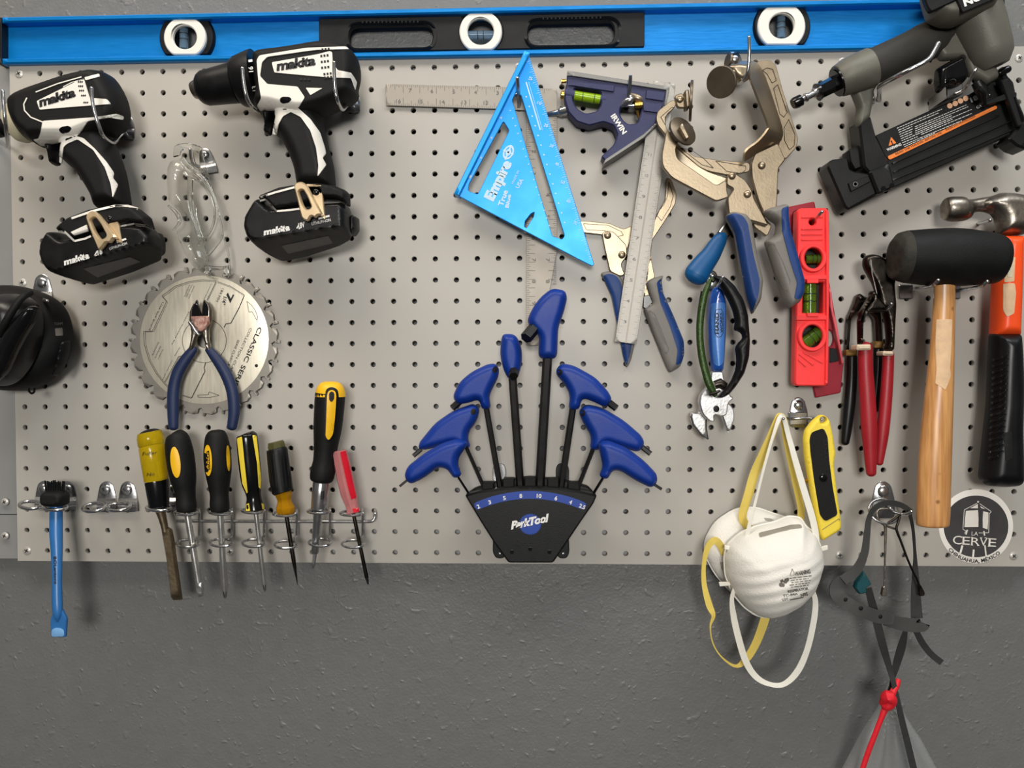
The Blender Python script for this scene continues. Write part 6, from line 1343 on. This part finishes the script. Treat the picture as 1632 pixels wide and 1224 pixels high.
mb = MB(); text(mb, B, 'WARNING', *z([(626, 868), (708, 834)]), 15 / 3.6, .03); text(mb, B, '18', *z([(1108, 588), (1150, 568)]), 26 / 3.6, .05); text(mb, B, '4.', *z([(1188, 556), (1216, 544)]), 22 / 3.6, .05); text(mb, B, 'GA', *z([(1140, 625), (1170, 614)]), 16 / 3.6, .03)
rows = [((682, 736), (950, 622)), ((688, 748), (930, 644)), ((692, 760), (770, 726)), ((785, 728), (1085, 600)), ((696, 772), (772, 740)), ((785, 740), (1090, 612)), ((700, 784), (776, 752)), ((786, 752), (1000, 662)), ((704, 796), (780, 764)), ((786, 764), (1110, 628)), ((708, 808), (1000, 684)), ((712, 820), (800, 784)), ((820, 772), (1118, 648)), ((718, 832), (1060, 690)), ((724, 842), (900, 764))]
for a, b in rows:
    a = np.array(a, float); b = np.array(b, float); L = np.linalg.norm(b - a); t = 0
    while t < L - 8:
        w = min(random.uniform(8, 26), L - t); bar(mb, B, z([a + (b - a) * t / L, a + (b - a) * (t + w) / L]), .9, .25); t += w + 4
mb.build('warning_print', M['ink_white'], lp)
mb = MB(); decal(mb, B, rp(z([(648, 786), (678, 820), (634, 838)]), 1), .25, 6); wt = mb.build('warning_triangle', M['print_orange'], lp)
mb = MB(); text(mb, B, '!', *z([(653, 829), (660, 826)]), 22 / 3.6, .04, off=.7); mb.build('mark', M['ink'], wt)
mb = MB(); slab(mb, rp(z([(458, 692), (530, 668), (560, 780), (620, 900), (640, 950), (520, 995), (490, 960)]), 3), 12, 40, 3, 2.5, dref=38); rb_ = mb.build('rear_bracket', M['gun_black'], ng)
mb = MB(); slab(mb, rp(z([(520, 985), (640, 938), (660, 1040), (660, 1078), (572, 1116)]), 3), 12, 44, 3, 2.5, dref=42); mb.build('clamp_band', M['gun_black'], rb_)
for x, y in ((600, 1085), (648, 1068)):
    mb = MB(); knob(mb, *z.p(x, y), 42, 4.6, 3, False, n=6); mb.build('hex_bolt', M['gloss_black'], rb_)
mb = MB(); slab(mb, rp(z([(280, 962), (290, 928), (312, 915), (400, 905), (410, 970), (440, 985), (520, 995), (565, 1115), (430, 1188), (400, 1206), (380, 1190)]), 3), 10, 38, 3, 2.5, dref=36); tl_ = mb.build('tail_block', M['gun_black'], ng)
mb = MB(); slab(mb, rp(z([(402, 1048), (520, 1008), (534, 1040), (420, 1100)]), 2), 38, 41, 1, .8); mb.build('latch', M['gun_black'], tl_)
mb = MB(); disc(mb, *z.p(442, 1057), 41, 4, (0, -1, 0), [(0, 1), (1, 1), (1, .65), (.3, .6), (.3, .02)]); mb.build('latch_pin', M['chrome'], tl_)
mb = MB(); slab(mb, rp(z([(404, 860), (470, 826), (482, 960), (440, 975), (416, 930)]), 2), 10, 30, 2, 2, dref=30); mb.build('release_lever', M['gun_black'], tl_)
mb = MB(); slab(mb, rp(z([(1262, 400), (1290, 380), (1318, 390), (1312, 430), (1350, 470), (1365, 545), (1425, 690), (1425, 860), (1370, 842), (1318, 800), (1365, 742), (1400, 700), (1340, 560), (1280, 470)]), 3), 20, 46, 3, 2.5, dref=44); ns = mb.build('nose', M['gun_black'], ng)
mb = MB(); slab(mb, rp(z([(1180, 590), (1340, 520), (1372, 530), (1370, 556), (1190, 606)]), 2), 44, 48, 1, .8); slab(mb, rp(z([(1276, 455), (1322, 452), (1405, 716), (1376, 728)]), 2), 44, 50, 1.5, 1.2); mb.build('nose_latch', M['gun_black'], ns)
mb = MB(); tube(mb, z.r([(1270, 420, 50, 18), (1300, 405, 50, 22), (1316, 398, 50, 22)]), 1, 12, rnd=True); mb.build('nose_bolt', M['gloss_black'], ns)
mb = MB(); pillow(mb, rp(z([(904, 402), (930, 380), (1030, 328), (1050, 336), (1084, 440), (1062, 480), (1000, 500), (960, 492), (930, 532), (906, 528), (898, 470)]), 6), 20, 60, 9, 46, 48); mb.build('trigger', M['gloss_black'], ng)
mb = MB(); tube(mb, z.r([(1140, 470, 46, 32), (1166, 520, 46, 34), (1188, 570, 46, 26)]), 1, 14); tube(mb, z.r([(1150, 505, 60, 16), (1175, 530, 58, 16), (1185, 590, 48, 10), (1205, 610, 44, 8)]), 3, 8); mb.build('depth_wheel', M['gun_black'], ng)
mb = MB(); knob(mb, *z.p(1057, 333), 54, 5, 1.5, False); mb.build('pivot_pin', M['gun_black'], ng)

# ------------------------------------------------------------------ dust masks
z = zO
M['mask'] = mat('white_mask_felt', (240, 236, 226), 0.85, 0, 0.02, 30, 0.5, 500, spec=0.2)
M['mask_edge'] = mat('mask_rim', (250, 248, 240), 0.8, 0, 0.02, 60, spec=0.2)
M['foam_grey'] = mat('grey_nose_clip', (170, 164, 152), 0.45, 0.4, 0.05)
M['strap_white'] = mat('white_elastic', (236, 232, 218), 0.7, 0, 0.02, 60, 0.2, 900)
M['strap_yellow'] = mat('yellow_elastic', (226, 200, 96), 0.65, 0, 0.04, 60, 0.2, 900)
mk2 = thing('dust_mask', 'dust mask with yellow straps hanging behind the printed one', 'dust mask', *z.p(200, 650), 4, 'dust masks on the cross bar hook')
o2 = [(58, 640), (62, 600), (100, 530), (170, 485), (205, 474), (262, 470), (330, 495), (390, 512), (440, 540), (470, 640), (450, 760), (380, 840), (260, 850), (170, 815), (100, 740), (64, 672)]
mb = MB(); b2 = pillow(mb, rp(z(o2), 14), 6, 30, 42, 9, 14, back=2.2); mb.build('shell', M['mask'], mk2)
mb = MB(); pts = rp(z(o2), 14); tube(mb, [(p[0], p[1], 10, 1.4) for p in resample(pts, 5)], 1, 8, closed=True); mb.build('rim', M['mask_edge'], mk2)
mb = MB(); ribbon(mb, z.r([(250, 560, 30, 14, 10), (222, 540, 32, 16, 30), (208, 500, 34, 16, 10), (232, 420, 36, 18, 0), (255, 340, 36, 18, 40), (285, 270, 40, 18, 0), (320, 190, 44, 16, 0), (346, 125, 46, 14, 0), (358, 108, 46, 14, 30), (372, 125, 44, 14, 0), (385, 200, 38, 16, 0), (405, 300, 34, 16, 20), (425, 400, 30, 14, 20), (440, 470, 28, 14, 0), (440, 520, 26, 14, 0)])); mb.build('upper_strap', M['strap_yellow'], mk2)
mb = MB(); ribbon(mb, z.r([(138, 660, 32, 13, 20), (122, 625, 36, 14, 30), (98, 602, 38, 14, 0), (70, 630, 38, 12, 20), (54, 700, 38, 9, 40), (56, 780, 38, 10, 0), (76, 860, 40, 13, 0), (92, 902, 42, 9, 50), (80, 945, 42, 3, 0), (90, 1010, 40, 2.5, 0), (125, 1066, 38, 3, 0), (180, 1102, 36, 6, 30), (222, 1075, 34, 14, 10), (262, 1010, 32, 16, 0), (292, 930, 30, 18, 0), (305, 880, 28, 16, 0)])); mb.build('lower_strap', M['strap_yellow'], mk2)
mb = MB(); decal(mb, b2, rp(z([(292, 512), (320, 514), (345, 528), (300, 524)]), 2), .3); mb.build('nose_clip', M['foam_grey'], mk2)
mb = MB(); slab(mb, rp(z([(120, 688), (134, 684), (140, 716), (126, 720)]), 1), 24, 27, .6, .4); mb.build('staple_tab', M['foam_grey'], mk2)
mk = thing('dust_mask', 'white cup dust mask with printed warning text and white straps, in front', 'dust mask', *z.p(330, 700), 20, 'dust masks on the cross bar hook')
o1 = [(136, 668), (150, 620), (200, 575), (270, 545), (340, 530), (396, 506), (440, 512), (458, 546), (492, 570), (520, 630), (526, 690), (505, 760), (488, 800), (430, 860), (365, 895), (310, 909), (262, 900), (215, 868), (168, 812), (140, 740)]
def hfm(Q, dist, zz):
    q = np.asarray(Q); fold = 0.7 * np.sin((q[:, 1] * 1.0 + (q[:, 0] - 1230) * .32) * .33) * np.clip(dist / 22, 0, 1) * (q[:, 1] > 880)
    return zz + fold
mb = MB(); b1 = pillow(mb, rp(z(o1), 7), 34, 96, 62, 40, 46, back=2.4, hf=hfm); sh = mb.build('shell', M['mask'], mk)
mb = MB(); pts = rp(z(o1), 7); tube(mb, [(p[0], p[1], 42, 1.9) for p in resample(pts, 5)], 1, 8, closed=True); mb.build('rim', M['mask_edge'], mk)
mb = MB(); decal(mb, b1, rp(z([(272, 572), (340, 556), (400, 540), (440, 538), (446, 552), (404, 556), (340, 572), (275, 590)]), 3), .6, 3); mb.build('nose_clip', M['foam_grey'], sh)
mb = MB(); text(mb, b1, 'WARNING', *z([(416, 742), (478, 732)]), 16 / 2.5, .03, off=1.3)
L = z([(396, 740), (405, 714), (414, 738), (396, 740)]); bar(mb, b1, L, .8, 1.0)
for i, (x0, x1) in enumerate(((394, 482), (398, 470), (402, 478), (394, 474), (400, 470))):
    y = 752 + i * 9; t = x0
    while t < x1: w = random.uniform(8, 20); bar(mb, b1, z([(t, y - (t - 400) * .12), (min(t + w, x1), y - (min(t + w, x1) - 400) * .12)]), 1.3, .9); t += w + 4
text(mb, b1, 'RESPIRATOR', *z([(388, 810), (470, 797)]), 10 / 2.5, .03, off=1.3); text(mb, b1, 'N95', *z([(440, 826), (468, 820)]), 13 / 2.5, .03, off=1.3); text(mb, b1, 'TC-84A', *z([(368, 826), (428, 818)]), 9 / 2.5, .02, off=1.3); text(mb, b1, 'LOT', *z([(366, 842), (388, 838)]), 9 / 2.5, .02, off=1.3); bar(mb, b1, z([(396, 838), (450, 828)]), 1.5, 1.0)
mb.build('printing', M['ink_grey'], sh)
mb = MB()
for (x, y) in ((372, 748), (364, 762), (378, 766), (370, 780), (384, 758), (362, 778)): decal(mb, b1, ell(*z.p(x, y), random.uniform(2, 4), random.uniform(2, 4), 0, 10), .3)
mb.build('printed_seal', M['ink_grey'], sh)
mb = MB(); ribbon(mb, z.r([(214, 662, 52, 7, 0), (222, 610, 56, 9, 40), (236, 540, 56, 7, 75), (262, 440, 54, 5, 80), (300, 290, 54, 5, 80), (335, 170, 54, 6, 70), (358, 112, 52, 9, 30), (372, 118, 50, 9, 20), (392, 190, 50, 10, 10), (420, 290, 52, 12, 0), (452, 400, 54, 13, 0), (482, 500, 56, 13, 0), (500, 580, 56, 12, 0), (505, 645, 54, 9, 0)])); mb.build('upper_strap', M['strap_white'], mk)
mb = MB(); ribbon(mb, z.r([(184, 776, 56, 7, 0), (166, 830, 54, 8, 0), (172, 900, 52, 12, 0), (192, 990, 52, 13, 0), (222, 1085, 52, 13, 0), (262, 1145, 52, 12, 30), (315, 1174, 52, 9, 50), (372, 1174, 52, 10, 30), (425, 1125, 52, 13, 0), (464, 1040, 52, 12, 0), (490, 930, 52, 12, 0), (498, 850, 52, 11, 0), (486, 795, 56, 8, 0)])); mb.build('lower_strap', M['strap_white'], mk)
for L in ([(138, 622), (205, 635), (204, 652), (136, 638)], [(115, 770), (186, 768), (188, 780), (118, 786)], [(510, 632), (548, 622), (549, 640), (510, 650)], [(486, 772), (504, 768), (504, 780), (486, 784)]):
    mb = MB(); slab(mb, rp(z(L), 1), 46, 49, .8, .6); mb.build('strap_end', M['strap_white'], mk)
for x, y in ((214, 660), (184, 772)):
    mb = MB(); knob(mb, *z.p(x, y), 58, 1.6, 1); mb.build('staple', M['ink_grey'], mk)

# ------------------------------------------------------------------ utility knife
M['knife_yellow'] = mat('yellow_knife_body', (246, 218, 72), 0.45, 0, 0.03, 30, 0.06, 500, spec=0.4)
uk = thing('utility_knife', 'yellow utility knife with a black side panel, hanging beside the masks', 'knife', *z.p(530, 350), 6)
mb = MB(); b = pillow(mb, rp(z([(450, 200), (456, 165), (482, 130), (512, 104), (535, 102), (556, 124), (570, 190), (579, 255), (572, 300), (585, 410), (602, 535), (600, 560), (525, 607), (514, 580), (490, 470), (470, 360), (455, 270)]), 5), 26, 40, 5, 33, 36, holes=[ell(*z.p(527, 122), 4.4, 4.4)]); bd = mb.build('body', M['knife_yellow'], uk)
mb = MB(); decal(mb, b, rp(z([(474, 200), (482, 172), (530, 155), (546, 190), (552, 280), (566, 390), (586, 500), (536, 527), (515, 500), (492, 360), (478, 250)]), 5), .8, 3); pn = mb.build('side_panel', M['rubber'], bd)
mb = MB()
for i in range(5): bar(mb, b, z([(532, 205 + i * 17), (546, 203 + i * 17)]), 1.2, 1.2)
bar(mb, b, z([(530, 195), (534, 285)]), .8, 1.2); mb.build('panel_grooves', M['ink'], pn)
s = MB(); knob(s, *z.p(529, 353), 41, 6.4, 1.8); s.build('screw', M['gloss_black'], bd)
mb = MB(); tube(mb, z.r([(466, 366, 34, 7), (456, 366, 34, 9)]), 1, 10); mb.build('slider_pin', M['brass'], bd)
mb = MB(); bar(mb, b, z([(524, 560), (592, 515)]), .8, .4); bar(mb, b, z([(592, 515), (598, 556)]), .8, .4); mb.build('seam', M['ink_grey'], bd)

# ------------------------------------------------------------------ key ring, strap and bag
z = zW
kr = thing('key_ring_tools', 'steel ring with two thin slender picks hanging from it', 'key ring', *z.p(320, 360), 20)
mb = MB(); tube(mb, [(1409 + 24 * math.cos(t), 815 + 19 * math.sin(t) + 4 * math.cos(t), 46 + 6 * math.sin(t), 2.1) for t in np.linspace(0, 2 * math.pi, 40, endpoint=False)], 1, 10, closed=True); mb.build('ring', M['chrome'], kr)
mb = MB(); tube(mb, z.r([(400, 505, 48, 11), (330, 480, 48, 11), (262, 440, 48, 11), (230, 370, 48, 11), (250, 320, 46, 11), (330, 312, 46, 11)]), 5, 10, rnd=True)
tube(mb, z.r([(305, 470, 50, 15), (312, 500, 50, 15), (312, 620, 50, 12), (308, 800, 50, 10), (306, 1000, 50, 10), (304, 1080, 50, 11)]), 2, 10); slab(mb, rp(z([(292, 1070), (318, 1070), (334, 1150), (326, 1164), (284, 1166), (276, 1150)]), 2), 48, 52, 1, .8); mb.build('pick', M['worn_steel'], kr)
mb = MB(); tube(mb, z.r([(330, 455, 52, 12), (400, 410, 52, 12), (452, 368, 52, 12), (440, 430, 52, 13), (420, 500, 52, 13), (436, 560, 52, 13), (460, 620, 52, 12), (540, 830, 52, 11), (620, 1000, 52, 11), (650, 1080, 52, 12)]), 4, 10, rnd=True); slab(mb, rp(z([(636, 1060), (662, 1056), (700, 1130), (698, 1160), (650, 1168)]), 2), 49, 53, 1, .8); mb.build('pick', M['dark_steel'], kr)
M['strap_grey'] = mat('dark_grey_webbing', (50, 50, 49), 0.7, 0, 0.1, 200, 0.3, 900, spec=0.3)
M['strap_mid'] = mat('grey_rubber_band', (68, 68, 66), 0.6, 0, 0.05, 60, 0.1, 600, spec=0.3)
M['teal_clip'] = mat('dark_teal_clip', (12, 70, 76), 0.4, 0, 0.06, 40)
hs = thing('head_strap', 'dark grey adjustable head strap with punched holes and a teal buckle', 'strap', *zP.p(250, 500), 20)
z = zP
mb = MB(); ribbon(mb, z.r([(385, 190, 58, 10, 30), (345, 165, 64, 12, 60), (290, 155, 66, 14, 60), (240, 175, 64, 12, 40), (215, 220, 60, 12, 30), (206, 290, 58, 14, 15), (196, 360, 56, 16, 0), (165, 425, 54, 20, -10), (110, 468, 52, 20, -30)])); mb.build('left_strap', M['strap_mid'], hs)
mb = MB(); ribbon(mb, z.r([(110, 462, 48, 18, 0), (84, 490, 50, 26, 0), (88, 528, 56, 28, 0), (130, 562, 64, 27, 0), (190, 592, 66, 26, 0), (250, 614, 64, 26, 0), (300, 622, 62, 24, 0), (314, 624, 62, 16, 0)], ), 2.2); wb = mb.build('wide_band', M['strap_mid'], hs)
for x, y, d in ((122, 546, 63), (182, 580, 67), (260, 613, 64.5)):
    mb = MB(); knob(mb, *z.p(x, y), d, 3.4, 1.2); mb.build('stud', M['rubber'], wb)
mb = MB(); ribbon(mb, z.r([(280, 628, 58, 22, 0), (330, 640, 56, 26, 0), (380, 648, 56, 28, 0), (425, 648, 58, 28, 0), (432, 640, 58, 26, 30)]), 2.0); mb.build('band_end', M['strap_mid'], hs)
mb = MB(); ribbon(mb, z.r([(378, 192, 60, 8, 20), (392, 260, 46, 7, 40), (400, 360, 42, 7, 40), (402, 450, 42, 14, 0), (404, 540, 44, 20, 0), (408, 620, 48, 24, 0)])); mb.build('right_strap', M['strap_grey'], hs)
mb = MB(); ribbon(mb, z.r([(404, 670, 50, 12, 0), (430, 720, 48, 13, 0), (465, 765, 46, 13, 0), (508, 800, 46, 13, 0)])); mb.build('loose_tail', M['strap_grey'], hs)
mb = MB(); slab(mb, rp(z([(166, 478), (196, 430), (228, 486), (206, 500), (210, 520), (178, 526), (160, 500)]), 2), 44, 52, 2, 2); bk = mb.build('buckle', M['teal_clip'], hs)
mb = MB(); ribbon(mb, z.r([(212, 500, 48, 14, 0), (238, 600, 42, 16, 0), (268, 720, 40, 16, 0), (300, 830, 40, 12, 20), (316, 890, 44, 10, 0), (345, 1020, 46, 12, 0), (372, 1130, 46, 13, 0), (396, 1230, 46, 13, 0), (420, 1330, 46, 13, 0)])); mb.build('long_strap', M['strap_grey'], hs)
mb = MB(); ribbon(mb, z.r([(362, 672, 46, 10, 20), (345, 740, 42, 17, 0), (322, 820, 38, 14, 0), (306, 880, 36, 8, 30), (296, 920, 34, 8, 0)])); mb.build('short_strap', M['strap_grey'], hs)
M['bag'] = mat('clear_bag_film', (190, 192, 190), 0.25, 0, 0.04, 60, 0.6, 40, trans=0.0, alpha=0.2, spec=0.5)
M['cord_red'] = mat('red_drawstring', (232, 34, 48), 0.5, 0, 0.06, 200, 0.3, 900)
bg_ = thing('plastic_bag', 'thin clear plastic bag hanging from the straps, tied with a red cord', 'bag', *z.p(300, 1100), 10)
mb = MB()
def hbag(Q, dist, zz):
    q = np.asarray(Q); a = np.arctan2(q[:, 0] - 1414, q[:, 1] - 1105); return zz + 2.5 * np.sin(a * 22) * np.clip(dist / 10, 0, 1)
pillow(mb, rp(z([(290, 905), (325, 862), (345, 905), (335, 950), (370, 1020), (430, 1110), (500, 1240), (560, 1400), (60, 1400), (110, 1240), (190, 1090), (262, 980)]), 5), 0, 26, 36, 8, 13, hf=hbag, back=.5); mb.build('film', M['bag'], bg_)
mb = MB(); tube(mb, z.r([(335, 866, 40, 10), (322, 900, 42, 14), (300, 940, 44, 15), (280, 985, 46, 14), (262, 1030, 46, 11), (235, 1100, 44, 11), (212, 1160, 42, 11), (190, 1225, 40, 11), (165, 1310, 38, 11)]), 4, 10, .8); mb.build('cord', M['cord_red'], bg_)
mb = MB(); tube(mb, z.r([(270, 960, 46, 14), (290, 935, 52, 26), (306, 955, 50, 22), (285, 975, 48, 20), (272, 958, 46, 12)]), 4, 10, rnd=True); mb.build('cord_knot', M['cord_red'], bg_)

# ------------------------------------------------------------------ round sticker
z = zU
M['stk_white'] = mat('sticker_white', (246, 240, 230), 0.45, 0, 0.02)
M['stk_dark'] = mat('sticker_charcoal', (58, 56, 56), 0.5, 0, 0.2, 30, c2=(70, 68, 68))
sk = thing('round_sticker', 'round black and white water tower sticker stuck on the lower right of the board', 'sticker', *z.p(573, 602), 0)
c0 = z.p(573, 602)
mb = MB(); slab(mb, ell(*c0, 517 / 8.739, 517 / 8.739, 0, 90), .1, .5, .4, .1); ds = mb.build('disc', M['stk_white'], sk)
B = Flat(.5)
mb = MB(); decal(mb, B, ell(*z.p(572, 602), 450 / 8.739, 430 / 8.739, 0, 80), .15, 8); dd = mb.build('dark_field', M['stk_dark'], ds)
B2 = Flat(.65); mb = MB()
decal(mb, B2, rp(z([(432, 385), (600, 375), (606, 500), (604, 610), (410, 612), (418, 500)]), .4), .15, 8); decal(mb, B2, rp(z([(672, 392), (744, 408), (742, 540), (732, 645), (666, 622), (664, 500)]), .4), .15, 8)
decal(mb, B2, rp(z([(490, 350), (596, 290), (600, 350)]), .3), .15, 8); decal(mb, B2, rp(z([(632, 318), (700, 362), (640, 346)]), .3), .15, 8)
bar(mb, B2, z([(585, 280), (410, 370), (405, 395), (388, 640), (430, 665), (410, 700)]), .9); bar(mb, B2, z([(620, 285), (782, 395), (755, 430), (748, 690), (690, 690)]), .9); bar(mb, B2, z([(600, 270), (600, 250)]), 3)
for a, b, w in (((450, 650), (430, 715), 2.4), ((680, 665), (690, 730), 2.2), ((610, 692), (670, 692), .8), ((382, 868), (352, 975), 3.2), ((540, 925), (530, 1030), 3.0), ((694, 862), (712, 1015), 2.2)): bar(mb, B2, z([a, b]), w)
mb.build('tower_drawing', M['stk_white'], dd)
mb = MB()
for s, x0, x1, y0, y1, h in (('C', 245, 372, 845, 852, 118), ('E', 378, 482, 852, 858, 112), ('R', 500, 618, 860, 868, 108), ('V', 620, 722, 868, 874, 110), ('E', 740, 846, 878, 886, 116)): text(mb, B2, s, *z([(x0, y0), (x1, y1)]), h / 8.74, .0)
text(mb, B2, 'LA', *z([(508, 728), (596, 732)]), 58 / 8.74, -.005); mb.build('lettering', M['stk_white'], dd)
mb = MB()   # serif feet of the big letters
for x, y in ((392, 748), (392, 850), (512, 754), (512, 862), (640, 760), (705, 760), (752, 770), (752, 880), (600, 868)): bar(mb, B2, z([(x - 16, y), (x + 18, y + 1)]), 1.0)
mb.build('letter_serifs', M['stk_white'], dd)
mb = MB(); text(mb, B2, 'DESDE 1996', *z([(430, 890), (640, 908)]), 24 / 8.74, 0); mb.build('small_lettering', M['ink_grey'], dd)
mb = MB(); text_arc(mb, B, 'CHIHUAHUA, MÉXICO', z.p(572, 600), 508 / 8.739, 140, 48, 50 / 8.739, .02, True); mb.build('rim_lettering', M['ink'], ds)
import OpenImageIO as oiio, sys, numpy as np
b=oiio.ImageBuf('/workdir/render_main.png');a=b.get_pixels(oiio.UINT8)[...,:3]
s=a.shape[1]/1632
for r in [(600,580,640,600),(660,1000,860,1200),(400,0,520,15),(1225,500,1245,515),(100,600,130,620),(640,105,655,125),(1330,700,1350,710),(1380,960,1500,1000)]:
    x0,y0,x1,y1=[int(v*s) for v in r];print(r,a[y0:y1,x0:x1].reshape(-1,3).mean(0).round())
